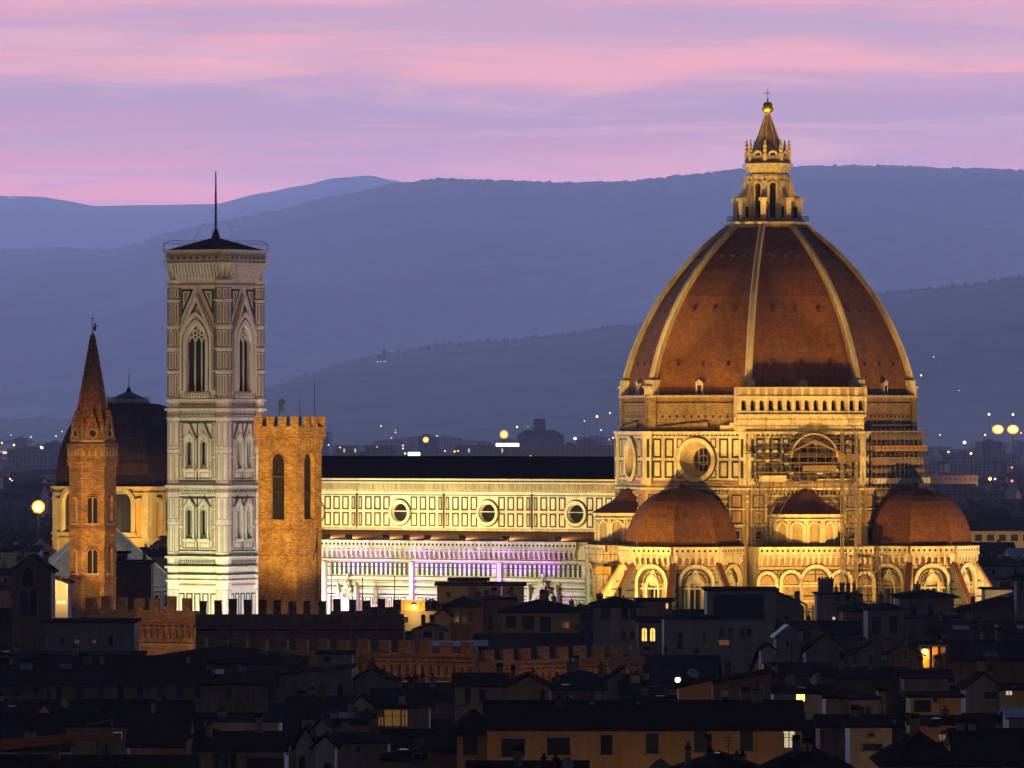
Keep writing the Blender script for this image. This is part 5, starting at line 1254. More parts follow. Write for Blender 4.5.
# ------------------------------------------------------------------ houses of the old town
def house(label, x0, x1, yr, ye, D, roof='hip', L=14.0, wall='pl_beige', roofm='roof', win=(), chim=(), dish=(), sky=(), ant=(), yaw=0.0, name='house', cat='house', group=None, over=.7, sill=True, peak=None, clutter=True):
    """front between image columns x0..x1 at distance D; eaves at row ye, ridge at row yr; the house stands on the ground and runs back L metres"""
    s = D / F; w = (x1 - x0) * s; xc = (x0 + x1) / 2; ze = zat(ye, D); c = at(xc, 500, D); hw = w / 2
    t = thing(name, label, cat, (c.x, D, 0), R(yaw), group)
    U = lambda px: (px - xc) * s / math.cos(R(yaw)); Zf = lambda py: zat(py, D)
    mb = MB(); mb.box(-hw, hw, 0, L, 0, ze, wall) if roof not in ('gy', 'shed_l', 'shed_r') else None
    rb = MB(); o_ = over; th = .22
    def slab(p): 
        n = (Vector(p[1]) - Vector(p[0])).cross(Vector(p[2]) - Vector(p[0])).normalized() * th
        if n.z < 0: n = -n
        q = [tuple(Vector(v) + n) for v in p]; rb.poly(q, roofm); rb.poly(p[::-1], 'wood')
        for i in range(len(p)): j = (i + 1) % len(p); rb.poly([p[i], p[j], q[j], q[i]], roofm)
    if roof == 'hip':
        zr = zat(yr, D + L / 2); r = min(hw, L / 2) * .9; sl = (zr - ze) / r if r else 0; e = ze - sl * o_ * .6
        X0, X1, Y0, Y1 = -hw - o_, hw + o_, -o_, L + o_
        if w >= L: A, B = (X0 + L / 2 * .9 + o_, L / 2, zr), (X1 - L / 2 * .9 - o_, L / 2, zr)
        else: A, B = (0, hw + .0, zr), (0, L - hw, zr)
        a, b, c_, d = (X0, Y0, e), (X1, Y0, e), (X1, Y1, e), (X0, Y1, e)
        if w >= L: slab([a, b, B, A]); slab([c_, d, A, B]); slab([d, a, A]); slab([b, c_, B])
        else: slab([a, b, A]); slab([c_, d, B]); slab([d, a, A, B]); slab([b, c_, B, A])
        mb.box(X0 + .1, X1 - .1, Y0 + .1, Y1 - .1, e - .12, e - .02, 'wood')
        zat_roof = lambda u, y: e + sl * min(y + o_, u - X0 if w < L else 99, X1 - u if w < L else 99)
    elif roof == 'gx':
        zr = zat(yr, D + L / 2); sl = (zr - ze) / (L / 2); e = ze - sl * o_
        slab([(-hw - o_ * .6, -o_, e), (hw + o_ * .6, -o_, e), (hw + o_ * .6, L / 2, zr), (-hw - o_ * .6, L / 2, zr)])
        slab([(hw + o_ * .6, L + o_, e), (-hw - o_ * .6, L + o_, e), (-hw - o_ * .6, L / 2, zr), (hw + o_ * .6, L / 2, zr)])
        for sx in (-1, 1): mb.poly([(sx * hw, 0, ze), (sx * hw, L, ze), (sx * hw, L / 2, zr)], wall)
        zat_roof = lambda u, y: ze + sl * y
    elif roof == 'gy':
        zr = Zf(yr); pk = 0 if peak is None else U(peak); sl = (zr - ze) / hw
        pts = [(-hw, 0), (hw, 0), (hw, ze), (pk, zr), (-hw, ze)]
        W = Wall(mb, 0, 0, -PI / 2); W.extr(pts, -L, 0, wall); mb.poly([(u, L, z) for u, z in pts][::-1], wall)
        for sx in (-1, 1):
            k = (zr - ze) / abs(sx * hw - pk); slab([(pk, -o_ * .5, zr + .02), (sx * (hw + o_ * .6), -o_ * .5, ze - k * o_ * .6 + .02), (sx * (hw + o_ * .6), L, ze - k * o_ * .6 + .02), (pk, L, zr + .02)])
        zat_roof = lambda u, y: zr - abs(u - pk) * sl
    elif roof in ('shed_l', 'shed_r'):          # one slope, high side left or right
        zr = Zf(yr); zl, zr_ = (zr, ze) if roof == 'shed_l' else (ze, zr); pts = [(-hw, 0), (hw, 0), (hw, zr_), (-hw, zl)]
        W = Wall(mb, 0, 0, -PI / 2); W.extr(pts, -L, 0, wall); mb.poly([(u, L, z) for u, z in pts][::-1], wall)
        slab([(-hw - .4, -o_ * .6, zl + .02), (hw + .4, -o_ * .6, zr_ + .02), (hw + .4, L, zr_ + .02), (-hw - .4, L, zl + .02)])
        zat_roof = lambda u, y: zl + (zr_ - zl) * (u + hw) / w
    else:                                       # flat, with a thin overhanging slab
        rb.box(-hw - o_ * .6, hw + o_ * .6, -o_ * .6, L + o_ * .4, ze + .003, ze + .35, roofm); zat_roof = lambda u, y: ze + .35
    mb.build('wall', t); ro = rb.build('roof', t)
    for wdw in win:
        a, b, y0, y1 = wdw[:4]; kind = wdw[4] if len(wdw) > 4 else 'dark'; sh = wdw[5] if len(wdw) > 5 else ''
        u0, u1, z1, z0 = U(a), U(b), Zf(y0), Zf(y1); q = MB(); W = Wall(q, 0, 0, -PI / 2)
        pm = dict(dark='glass', void='void', lit='lit', dim='litdim', bright='litbright', pale='litpale', shut='shutter')[kind]
        arch = 'a' in sh
        if arch:
            r = (u1 - u0) / 2; zs = z1 - r; uc = (u0 + u1) / 2; W.archring(uc, zs, 'round', r, r + .16, 0, .08, 'trim', 6); W.box(u0 - .16, u0, z0, zs, 0, .08, 'trim'); W.box(u1, u1 + .16, z0, zs, 0, .08, 'trim')
        else: W.frame(u0 - .14, u1 + .14, z0 - .14, z1 + .14, .14, .07, 'trim')
        if sill: W.box(u0 - .25, u1 + .25, z0 - .2, z0 - .08, 0, .2, 'trim')
        o = q.build('window', t); q = MB(); W = Wall(q, 0, 0, -PI / 2)
        if arch: W.extr([(u0, z0), (u1, z0)] + [(uc + x, zs + z) for x, z in arch_pts('round', r, 6)], 0, .02, pm)
        else: W.box(u0, u1, z0, z1, 0, .02, pm)
        if kind != 'void' and kind != 'shut': 
            for k in range(1, 1 + max(1, round((u1 - u0) / 1.3))): uu = u0 + (u1 - u0) * k / (1 + max(1, round((u1 - u0) / 1.3))); W.box(uu - .045, uu + .045, z0, z1, .02, .05, 'wood')
            if z1 - z0 > 1.2: W.box(u0, u1, z0 + (z1 - z0) * .6 - .03, z0 + (z1 - z0) * .6 + .03, .02, .045, 'wood')
        if kind == 'shut':
            n = int((z1 - z0) / .16)
            for k in range(n): W.box(u0 + .06, u1 - .06, z0 + (z1 - z0) * (k + .2) / n, z0 + (z1 - z0) * (k + .7) / n, .02, .05, 'shutter')
            W.box((u0 + u1) / 2 - .03, (u0 + u1) / 2 + .03, z0, z1, .02, .06, 'wood')
        q.build('pane' if kind != 'shut' else 'shutter', o)
        if 's' in sh:
            hwid = (u1 - u0) / 2
            for sx, ub in ((-1, u0 - .14), (1, u1 + .14)):
                q = MB(); W = Wall(q, 0, 0, -PI / 2); W.box(min(ub, ub + sx * hwid), max(ub, ub + sx * hwid), z0, z1, .03, .10, 'shutter'); q.build('shutter', o)
    for ch in chim:
        px, yt, pw = ch[:3]; m = ch[3] if len(ch) > 3 else 'pl_grey'; u = U(px); y = L * (ch[4] if len(ch) > 4 else .35); Dq = D + y; zt = zat(yt, Dq); hwc = pw * Dq / F / 2; zb = min(zat_roof(u, y), zt) - .6
        q = MB(); q.box(u - hwc, u + hwc, y - hwc * .8, y + hwc * .8, zb, zt - .18, m); q.box(u - hwc - .1, u + hwc + .1, y - hwc * .8 - .1, y + hwc * .8 + .1, zt - .3, zt - .18, 'roof'); 
        n = max(1, round(hwc * 2 / .5))
        for k in range(n): q.ngon(6, .14, zt - .18, .12, zt + .12, 'roof', 0, True, cx=u - hwc + 2 * hwc * (k + .5) / n, cy=y)
        q.build('chimney', ro)
    if clutter and roof in ('hip', 'gx', 'gy', 'shed_l', 'shed_r') and w > 4:
        rnd = random.Random(label)
        for k in range(rnd.randint(1, 3)):
            u = rnd.uniform(-.42, .42) * w; y = L * rnd.uniform(.3, .7); hc = rnd.uniform(.22, .5); zt = zat_roof(u, min(y, L - y)) + rnd.uniform(.7, 1.6); q = MB()
            q.box(u - hc, u + hc, y - .3, y + .3, zt - 3, zt, rnd.choice(('pl_grey', 'pl_brown', 'pl_beige'))); q.box(u - hc - .08, u + hc + .08, y - .38, y + .38, zt, zt + .1, 'roof')
            if rnd.random() < .5: q.box(u - hc, u + hc, y - .06, y + .06, zt + .1, zt + .45, 'roof')
            else: q.ngon(6, .13, zt + .1, .1, zt + .5, 'roof', 0, True, cx=u, cy=y)
            q.build('chimney', ro)
        if rnd.random() < .6:
            u = rnd.uniform(-.4, .4) * w; y = L * .5; z0 = zat_roof(u, y); zt = z0 + rnd.uniform(1.4, 2.6); q = MB(); q.tube((u, y, z0 - .3), (u, y, zt), .035, 'metal', 5)
            for k in range(rnd.randint(2, 5)): hw_ = rnd.uniform(.25, .6); q.beam((u - hw_, y, zt - .1 - .24 * k), (u + hw_, y, zt - .1 - .24 * k), .03, .03, 'metal')
            q.build('aerial', ro)
        if rnd.random() < .35:
            u = rnd.uniform(-.35, .35) * w; y = L * .2; z0 = zat_roof(u, y); q = MB(); q.box(u - .45, u + .45, y - .35, y + .35, z0 + .2, z0 + .34, 'metal'); q.poly([(u - .38, y - .3, z0 + .345), (u + .38, y - .3, z0 + .345), (u + .38, y + .3, z0 + .345), (u - .38, y + .3, z0 + .345)], 'glass'); q.build('roof_hatch', ro)
    for px, py in dish:
        u, z = U(px), Zf(py); q = MB(); n = 12; r = .48; cdir = Vector((.25, -.9, .35)).normalized(); a = cdir.orthogonal().normalized(); b = cdir.cross(a); cc = Vector((u, -.35, z))
        rim = [cc + (a * math.cos(2 * PI * k / n) + b * math.sin(2 * PI * k / n)) * r + cdir * .12 for k in range(n)]; rim2 = [cc + (a * math.cos(2 * PI * k / n) + b * math.sin(2 * PI * k / n)) * r * .55 + cdir * .03 for k in range(n)]
        for k in range(n): j = (k + 1) % n; q.poly([rim2[k], rim2[j], rim[j], rim[k]], 'dish')
        q.poly(rim2, 'dish'); q.beam(cc, (u, .1, z - .5), .06, .06, 'metal'); q.beam(cc - b * r, cc + cdir * .6, .03, .03, 'metal'); q.ball(cc + cdir * .6, .07, 'metal', 6, 4); q.build('satellite_dish', t)
    for px0, px1, y0, y1 in sky:            # a pane lying on the front slope between two image rows
        def onroof(py, u):
            lo, hi = -o_, L / 2
            for _ in range(30):
                m_ = (lo + hi) / 2
                if HY + (HC - zat_roof(u, m_)) * F / (D + m_) > py: lo = m_
                else: hi = m_
            return lo
        q = MB(); u0, u1 = U(px0), U(px1); ya, yb = onroof(y1, u0), onroof(y0, u0)
        if yb - ya < .3: yb = ya + .8
        P = lambda u, y, dz: (u, y, zat_roof(u, y) + th * 1.1 + dz)
        q.hexa([P(u0, ya, 0), P(u1, ya, 0), P(u1, yb, 0), P(u0, yb, 0)], [P(u0, ya, .12), P(u1, ya, .12), P(u1, yb, .12), P(u0, yb, .12)], 'metal'); i = .06
        n = max(1, round((u1 - u0) / .9))
        for k in range(n):
            a, b = u0 + (u1 - u0) * k / n + i, u0 + (u1 - u0) * (k + 1) / n - i; q.poly([P(a, ya + i, .125), P(b, ya + i, .125), P(b, yb - i, .125), P(a, yb - i, .125)], 'skyl')
        q.build('skylight', ro)
    for px, yt in ant:
        u = U(px); y = L * .3; zt = zat(yt, D + y); q = MB(); zb = zat_roof(u, y); q.tube((u, y, zb - .1), (u, y, zt), .035, 'metal', 5)
        for k, hw_ in enumerate((.55, .45, .6, .35)): q.beam((u - hw_, y, zt - .15 - .28 * k), (u + hw_, y, zt - .15 - .28 * k), .025, .025, 'metal')
        q.build('aerial', ro)
    return t
H = house
# ---- farthest row, right under the cathedral
H('beige flat-roofed block with a raised top storey below the purple-lit aisle', 437, 501, 586, 586, 1125, 'flat', 16, 'pl_beige', 'lead', [(457, 461, 597.5, 601), (446, 450, 592, 597), (484, 489, 590, 596)], [(496, 582, 3)])
H('small dark penthouse on the beige flat-roofed block', 450, 487, 581, 581, 1132, 'flat', 8, 'pl_brown', 'lead', [], [], name='penthouse', cat='penthouse')
H('dark cube house with two pale panels right of the beige flat-roofed block', 502, 524, 586, 586, 1118, 'flat', 14, 'pl_grey', 'lead', [(507, 510, 590, 594, 'shut'), (514, 518, 598, 603, 'shut')], [(508, 582, 3)])
H('brown-roofed loggia house with bluish windows behind the battlements', 446, 482, 597.5, 606, 1085, 'hip', 10, 'pl_brown', 'roof', [(451, 459, 612, 622, 'dark'), (463, 473, 611, 623, 'dark')], [])
H('tall dark house with one red-framed door right of the brown-roofed loggia', 483, 514, 597.5, 600, 1092, 'gx', 10, 'pl_brown', 'roof2', [(488, 493, 617, 630, 'void'), (502, 507, 608, 614)], [(486, 594, 3)])
H('little gabled cottage of pale plaster peeping over the battlements', 414.5, 446, 625.5, 631, 1045, 'gy', 10, 'pl_pink', 'roof', [(423, 432, 631.5, 638, 'void'), (439, 443, 632, 639, 'void')], [])
H('pinkish gabled end wall between the loggia house and the orange terrace', 436, 450, 610, 616, 1080, 'gy', 8, 'pl_pink', 'roof', [], [])
H('low house with a glowing orange roof terrace behind the battlements', 399, 436, 611, 611, 1100, 'flat', 12, 'pl_grey', 'lead', [(403, 408, 617, 623)], [(403, 603, 3), (429, 600, 4)])
H('broad dark hip-roofed house with three chimneys under the marble portal gable', 502, 580, 600.5, 612, 1065, 'hip', 17, 'pl_beige', 'roof2', [(506, 516, 616, 628, 'void'), (522, 534, 616, 630, 'void'), (540, 551, 617, 632, 'void'), (562, 569, 617, 628), (575, 579, 624, 630)], [(548, 598, 3), (554.5, 596, 4), (580.5, 603.5, 2.2, 'roof', .1)])
H('white villa with a low hipped roof left of the arched lit windows', 594, 640, 597.5, 606, 1075, 'hip', 14, 'pl_white', 'roof2', [(601.5, 610, 607, 620, 'shut'), (621.5, 628, 607.5, 620, 'shut'), (630, 636, 607.5, 620, 'dark'), (622, 625.5, 631, 638), (630.5, 634, 631, 638)], [(624, 596, 2)])
H('dark low link roof between the white villa and the hip-roofed house', 580, 596, 606, 612, 1082, 'gx', 10, 'pl_grey', 'roof2', [(587, 590, 624, 631)], [])
H('flat red-walled rooftop room with a slot of light beside the white villa', 638, 672, 601.5, 601.5, 1098, 'flat', 10, 'pl_pink', 'lead', [(666, 668, 603.5, 608.5, 'lit')], [])
H('dark blue house with a pair of arched windows lit yellow', 638, 664, 617, 622, 1052, 'gx', 9, 'pl_grey', 'roof2', [(642, 646.8, 628, 641, 'lit', 'a'), (650.2, 655, 628, 641, 'lit', 'a'), (643, 651, 647, 650, 'dark')], [])
H('plain bluish-white house with one tall round-topped dark window', 664, 718, 618, 619.5, 1035, 'flat', 14, 'pl_white', 'roof2', [(678, 682.5, 633, 649, 'dark', 'a'), (664.5, 667, 647, 652), (694, 699, 648, 653), (703, 705, 634, 642)], [(672, 616, 3)])
H('large house with a dark glazed loggia under a flat roof', 707, 776, 590.5, 591, 1055, 'flat', 14, 'pl_white', 'lead', [(713.5, 764, 594.5, 619, 'void'), (719, 723, 629, 636), (729, 733, 629, 636), (740, 744, 629, 636), (747, 751, 629, 636), (719, 729, 640, 645, 'dim')], [])
H('bluish side wing whose lean-to roof falls away right of the glazed loggia', 776.2, 804, 591.5, 606, 1056, 'shed_l', 13, 'pl_grey', 'roof2', [(770.9 + 6, 778, 618, 629, 'void')], [])
H('tall beige house crowned by a row of chimney stacks below the hoist mast', 817, 857, 593, 594.5, 1085, 'gx', 9, 'pl_beige', 'roof2', [(836.5, 840, 595, 601), (846, 850, 595, 602), (837, 840, 609, 614)], [(826, 577.5, 15, 'pl_grey', .2), (843, 583, 5, 'pl_white', .3), (849, 583, 4, 'pl_white', .3), (855, 583, 3, 'pl_white', .3)])
H('dark hipped roof with a small bright spot right of the chimney-crowned house', 843, 880, 603, 610, 1062, 'hip', 12, 'pl_brown', 'roof2', [(833.5 + 12, 848, 617, 620)], [(866.5, 612, 4, 'pl_beige', .02)])
H('pinkish pavilion with a low hip roof in front of the right-hand apse', 899, 954, 591, 597, 1088, 'hip', 13, 'pl_pink', 'roof2', [(908, 917, 604, 617, 'void'), (928, 934, 604, 617, 'void')], [(933, 590.5, 9, 'pl_white', .6)])
H('dark house with a broad sloping roof climbing to the right edge', 958, 1030, 592, 613, 1068, 'shed_r', 14, 'pl_brown', 'roof2', [], [])
H('narrow dark tower with an overhanging roof cut by the right edge', 1016.5, 1032, 574, 578, 1062, 'hip', 5, 'pl_grey', 'roof2', [(1020, 1023, 582, 590)], [], name='roof_tower', cat='tower', over=1.0)
H('dark house with tall shuttered windows below the pinkish pavilion', 868, 904, 604.5, 609, 1025, 'hip', 13, 'pl_beige', 'roof2', [(889.5, 897, 616, 634, 'shut'), (872, 881, 617, 634, 'void')], [])
H('low pale parapet house in front of the pinkish pavilion', 900, 960, 618.5, 619, 1060, 'flat', 11, 'pl_grey', 'lead', [], [])
H('small whitish annexe with a columned dormer right of the buttresses', 985, 1012, 589.5, 590, 1230, 'flat', 9, 'pl_white', 'roof2', [], [])
H('yellow dormer box with four slim openings above the whitish annexe', 999, 1010.5, 579.5, 580, 1236, 'flat', 5, 'pl_beige', 'roof2', [(1000.5, 1002.2, 582, 588.5, 'void'), (1003, 1004.7, 582, 588.5, 'void'), (1005.5, 1007.2, 582, 588.5, 'void'), (1008, 1009.5, 582, 588.5, 'void')], [], name='dormer_house', sill=False)
# ---- left edge
H('dim gabled bell house with a pointed window over two arches at the left edge', 12, 51, 556, 571, 965, 'gy', 9, 'pl_brown', 'roof2', [(22, 33.5, 568, 587, 'void', 'a'), (19.5, 28, 589, 615, 'void', 'a'), (29.5, 37, 589, 615, 'void', 'a')], [], name='bell_house', cat='bell house', sill=False)
H('blue-black house with two stub chimneys left of the brick spire', 48, 68, 577, 584, 1000, 'shed_l', 8, 'pl_grey', 'roof2', [(57, 66, 601, 603.5, 'pale')], [(53, 575.5, 4, 'pl_brown', .2), (59, 576.5, 4, 'pl_brown', .2)], sill=False)
H('dark block with a twin-windowed dormer right of the brick spire', 115, 151, 561, 563.5, 1062, 'gx', 8, 'pl_brown', 'roof2', [], [])
H('tiny flat-topped dormer room on the dark block by the brick spire', 116.5, 127.5, 553, 553.5, 1064, 'flat', 3, 'pl_grey', 'lead', [(118, 121, 556, 561, 'void'), (122.5, 125.5, 556, 561, 'void')], [], name='roof_room', sill=False)
H('shadowy flat house with two faint orange windows under the brick spire', 42, 134, 622.5, 623, 962, 'flat', 12, 'pl_grey', 'lead', [(75, 79, 640, 643, 'dim'), (93, 96, 640, 643, 'dim'), (60, 65, 637, 645), (109, 113, 636, 645)], [(98, 620, 3)])
H('low arcaded terrace house with round arches at the left edge', -20, 48, 652, 655, 930, 'gx', 10, 'pl_grey', 'roof2', [(0, 7, 659, 672, 'void', 'a'), (12, 20, 659, 672, 'void', 'a'), (26, 34, 659, 672, 'void', 'a')], [], sill=False)
H('flat grey house with two round arches behind the long eaved row', 48, 140, 655, 656, 925, 'flat', 10, 'pl_grey', 'lead', [(83, 94, 658, 670, 'void', 'a'), (99, 110, 658, 670, 'void', 'a')], [], sill=False)
H('long low house with a single row of dark windows under deep eaves', 46, 205, 657, 683, 852, 'gx', 15, 'pl_beige', 'roof', [(46.5, 51, 692, 698), (56, 62, 687, 700, 'shut'), (77, 83.5, 686, 700, 'shut'), (97, 103.5, 686, 700, 'shut'), (117.5, 124, 685.5, 699, 'shut'), (137, 143, 685, 698, 'shut'), (157.5, 163.5, 684.5, 698, 'dark'), (176.5, 182.5, 684, 698, 'shut'), (195, 200.5, 685, 698, 'shut')], [(186, 654, 4)], [(188, 704)], [(17 + 40, 70, 667, 672)])
H('grey continuation of the long row with two small square windows', -30, 45.5, 659, 683.5, 854, 'gx', 15, 'pl_grey', 'roof', [(18, 22, 687, 693), (33.5, 37, 687, 693)], [(8, 655, 4)], [(57, 704)], [(17, 30, 666, 673)])
H('broad dark hip-roofed house under the left battlements', 140, 300, 647, 664, 905, 'hip', 24, 'pl_brown', 'roof2', [], [(214, 668, 5, 'pl_grey', .05)])
H('beige house with two tall shutters beside the long eaved row', 201.5, 279, 672, 684.5, 850, 'gx', 15, 'pl_beige', 'roof', [(226, 231.5, 686, 700, 'shut'), (245.5, 249, 693.5, 700), (268, 273, 687, 701, 'shut')], [(242, 670, 3)], [], [(213, 222, 672.5, 677)])
# ---- centre left
H('big windowless grey gable wall below the lit corbel table', 279, 352, 668, 676, 842, 'shed_r', 12, 'pl_grey', 'roof2', [(337.5, 343, 684, 698, 'shut')], [])
H('grey rooftop box with plants standing on the big grey gable', 318, 352, 654, 654.5, 880, 'flat', 6, 'pl_grey', 'lead', [(338, 343, 664, 669)], [], name='roof_room')
H('rounded grey gable with a blue skylight on its left slope', 352.5, 394, 670, 681, 846, 'gy', 10, 'pl_grey', 'roof2', [], [(411, 676, 9, 'pl_brown', .7)], [], [], peak=371)
H('dark hipped roof with a hint of wall right of the rounded grey gable', 394, 456, 684, 700, 830, 'gx', 12, 'pl_brown', 'roof2', [(430, 436, 703, 712)], [(413, 680, 10, 'pl_grey', .6)])
H('small white-sided house whose roof carries a ribbed blue skylight', 330, 372, 713, 724, 752, 'gx', 9, 'pl_white', 'roof2', [(342, 346, 731, 735)], [], [], [(329.5, 354, 715.5, 722)])
H('tiny white gable beside the ribbed blue skylight', 315.5, 330, 718.5, 727, 745, 'gy', 7, 'pl_white', 'roof2', [], [])
H('house with a wide amber window of three panes', 373.5, 429, 690, 706.5, 775, 'gx', 14, 'pl_beige', 'roof2', [(377.5, 383.5, 717, 725.5, 'dim'), (384.5, 400.5, 710, 726, 'dim'), (401.5, 407.5, 710, 726, 'dim')], [(402, 693, 7, 'pl_white', .05)], sill=False)
H('narrow white gable with two shutters left of the wide amber window', 351, 373, 697, 706, 772, 'gy', 9, 'pl_white', 'roof2', [(353, 356.5, 708, 716, 'shut'), (365, 368.5, 709, 718, 'shut')], [])
H('dark tiled house between the grey gable and the narrow white gable', 288, 352, 697, 718, 800, 'gx', 14, 'pl_beige', 'roof', [(295, 300, 722, 730), (322, 326, 723, 730)], [(306, 700, 4)])
H('front gable with a dark doorway at the bottom left of centre', 296, 315, 729, 745, 690, 'gy', 10, 'pl_white', 'roof2', [(299, 305, 756, 768, 'void')], [])
H('front gable with an arched niche right of the dark doorway gable', 315.5, 335, 737, 746, 688, 'gy', 10, 'pl_white', 'roof2', [(324, 331, 763, 772, 'void', 'a')], [])
H('low dark-roofed house right of the twin front gables', 335.5, 388, 734, 743, 700, 'gx', 12, 'pl_beige', 'roof2', [(356, 360, 747, 752)], [(400 - 20, 744, 3)], [])
H('rounded pale parapet house at the bottom below the amber window', 387, 434, 751, 759, 668, 'hip', 9, 'pl_white', 'lead', [(414, 420, 754, 759, 'void')], [(426, 744, 13, 'pl_beige', .9)])
H('dark low roof below the yellow-lit house, at the bottom left of it', 428, 470, 727, 748, 655, 'hip', 12, 'pl_brown', 'roof2', [(456, 463, 752, 758)], [])
# ---- bottom left
H('low whitish wall house with a flat top in front of the beige house', 204, 279, 722, 722.5, 715, 'flat', 10, 'pl_white', 'lead', [(206, 218, 729, 737, 'void')], [(219, 708, 8, 'pl_white', .8)])
H('pale leaning gable end beside the low whitish wall house', 186, 204, 731, 742, 690, 'shed_r', 9, 'pl_white', 'roof2', [(193.5, 194.8, 735, 757, 'void')], [], [], [], sill=False)
H('dark-roofed house with a wide shuttered window and garage, bottom left', 196, 284, 733, 750.5, 668, 'gx', 14, 'pl_white', 'roof', [(213.5, 220, 754.5, 775, 'shut'), (221, 229, 754.5, 775, 'dark'), (230, 236, 754.5, 775, 'shut'), (247, 283, 758, 775, 'shut')], [(288, 743, 5, 'pl_white', .05)], [], sill=False)
H('dark broad roof over a strip of brownish lit wall, bottom left', 130, 186, 702, 745, 725, 'gx', 18, 'pl_ochre', 'roof', [], [(150, 700, 4)])
H('flat-topped beige house behind the tip of the orange crane jib', 66, 127, 727, 727.5, 742, 'flat', 12, 'pl_beige', 'lead', [(96.5, 97.5, 740, 757, 'void')], [], sill=False)
H('brick-coloured gabled house below the long eaved row', 33, 56, 706, 719, 770, 'gy', 10, 'pl_pink', 'roof', [(55.5 - 4, 55.5, 716, 727, 'void')], [(45, 702, 7)], [(65, 703.5)])
H('brown-walled house with a dark roof at the left edge', -22, 33, 703, 713.5, 772, 'gx', 12, 'pl_brown', 'roof', [], [])
H('low white-walled house with a brown chimney behind the crane jib', 57, 90, 710, 716, 765, 'gx', 9, 'pl_white', 'roof2', [(60, 66, 715, 727, 'void')], [(78, 713, 20, 'pl_brown', .3)])
H('dim house with a small void under the orange crane jib', -15, 66, 742, 751, 720, 'gx', 10, 'pl_grey', 'roof2', [(20.5, 29.5, 752, 760, 'void'), (34, 40, 756, 760)], [(15, 750, 4)], [(61, 757)])
H('black foreground roof cutting across the bottom left corner', -10, 190, 757, 785, 640, 'gx', 16, 'pl_brown', 'roof2', [], [(113, 764, 3, 'pl_white', .3), (80, 762, 6)])
# ---- centre
H('white house with a deep dark roof and two shuttered windows behind a pole', 455, 506, 674.5, 686, 768, 'gx', 12, 'pl_white', 'roof', [(465, 470.5, 689, 703, 'shut'), (479.5, 485.5, 690, 703, 'shut')], [(463, 703, 6, 'pl_white', .02)])
H('pale gable end joined to the white house behind the thin pole', 506.2, 550, 677, 687.5, 766, 'gy', 12, 'pl_beige', 'roof', [(540, 545, 690, 703, 'shut')], [(533.3, 669, 2.2, 'metal', .05)], [], [])
H('dark house with a dish between the pale gable and the garden trees', 551, 604, 684, 690, 780, 'gx', 11, 'pl_brown', 'roof2', [(566, 571, 696, 702)], [], [(598, 696)])
H('shadowed house with a pale slanted gable below the corbels', 558, 606, 672, 682, 860, 'hip', 12, 'pl_grey', 'roof2', [], [])
H('pale triangular gable at the end of the battlements', 600, 622, 668, 686, 850, 'shed_r', 9, 'pl_grey', 'roof2', [], [])
H('dark roof with a bright lamp by its ridge among the garden trees', 622, 680, 682, 694, 800, 'gx', 11, 'pl_grey', 'roof2', [(640, 646, 697, 702), (652, 657, 697, 702)], [(681, 674, 4, 'pl_white', .7)], [(691, 673), (694.5, 674)])
H('narrow tan-lit strip of house behind the long yellow house', 624, 678, 697, 700.5, 735, 'gx', 7, 'pl_ochre', 'roof2', [], [])
H('gable lit tan on its left half behind a pair of chimneys', 679, 712, 680, 689, 728, 'shed_r', 9, 'pl_ochre', 'roof2', [], [(700, 700.5, 7, 'pl_white', .02), (708.5, 702, 8, 'pl_white', .02)])
H('house with a long rising eave and a dark double window', 713, 771, 673, 685, 748, 'shed_r', 10, 'pl_brown', 'roof', [(722, 729, 688, 702, 'void'), (723.5, 727, 691, 695, 'dim')], [(745, 700.5, 6, 'pl_white', .02), (753.5, 701, 7, 'pl_white', .02)], [(760, 690)])
def yellow_house():
    t = H('long yellow-washed house with dark shutters and one lit window at the bottom', 487, 802, 702, 729, 642, 'gx', 16, 'pl_ochre', 'roof', [(501.5, 525, 738.5, 756.5, 'void'), (547, 570, 737.5, 754.5, 'void'), (600.5, 612.5, 735, 754.5, 'void'), (646, 658.5, 733.5, 753, 'shut'), (694, 707, 731.5, 751.5, 'shut'), (740, 753, 730.5, 750.5, 'shut'), (783.5, 794.5, 730.5, 747.5, 'pale')],
          [(619, 709, 5, 'pl_grey', .3), (707, 701.5, 5, 'pl_white', .6), (745, 702, 5, 'pl_white', .62), (754, 701, 5, 'pl_white', .62)], [(567, 764)], [(590, 595, 706, 708.5), (637, 641, 706, 708.5), (570, 574, 700.5, 702)], [(635, 727), (572, 730)])
    for o in list(t.children):
        if o.name.startswith('window') and False: pass
yellow_house()
H('yellow-washed return wing with one shuttered window left of the long yellow house', 457, 486.5, 712, 730, 645, 'hip', 12, 'pl_ochre', 'roof', [(463, 477.5, 737, 755, 'shut')], [])
H('black gabled foreground roof below the yellow house', 683, 762, 755, 775, 575, 'hip', 13, 'pl_brown', 'roof2', [(703, 712, 776, 785)], [(711.5, 747.5, 6, 'roof', .25), (741, 752, 12, 'pl_grey', .3)])
H('black foreground roof with two stub chimneys at the bottom centre', 470, 585, 763, 790, 560, 'gx', 14, 'pl_brown', 'roof2', [], [(544, 755, 5, 'roof', .3), (556, 755.5, 6, 'roof', .3)], [(567, 764)])
H('black foreground roof in the bottom right of the yellow house', 775, 850, 748, 772, 590, 'hip', 13, 'pl_brown', 'roof2', [], [(806, 739, 4, 'pl_white', .2), (811.5, 739, 4, 'pl_white', .2)])
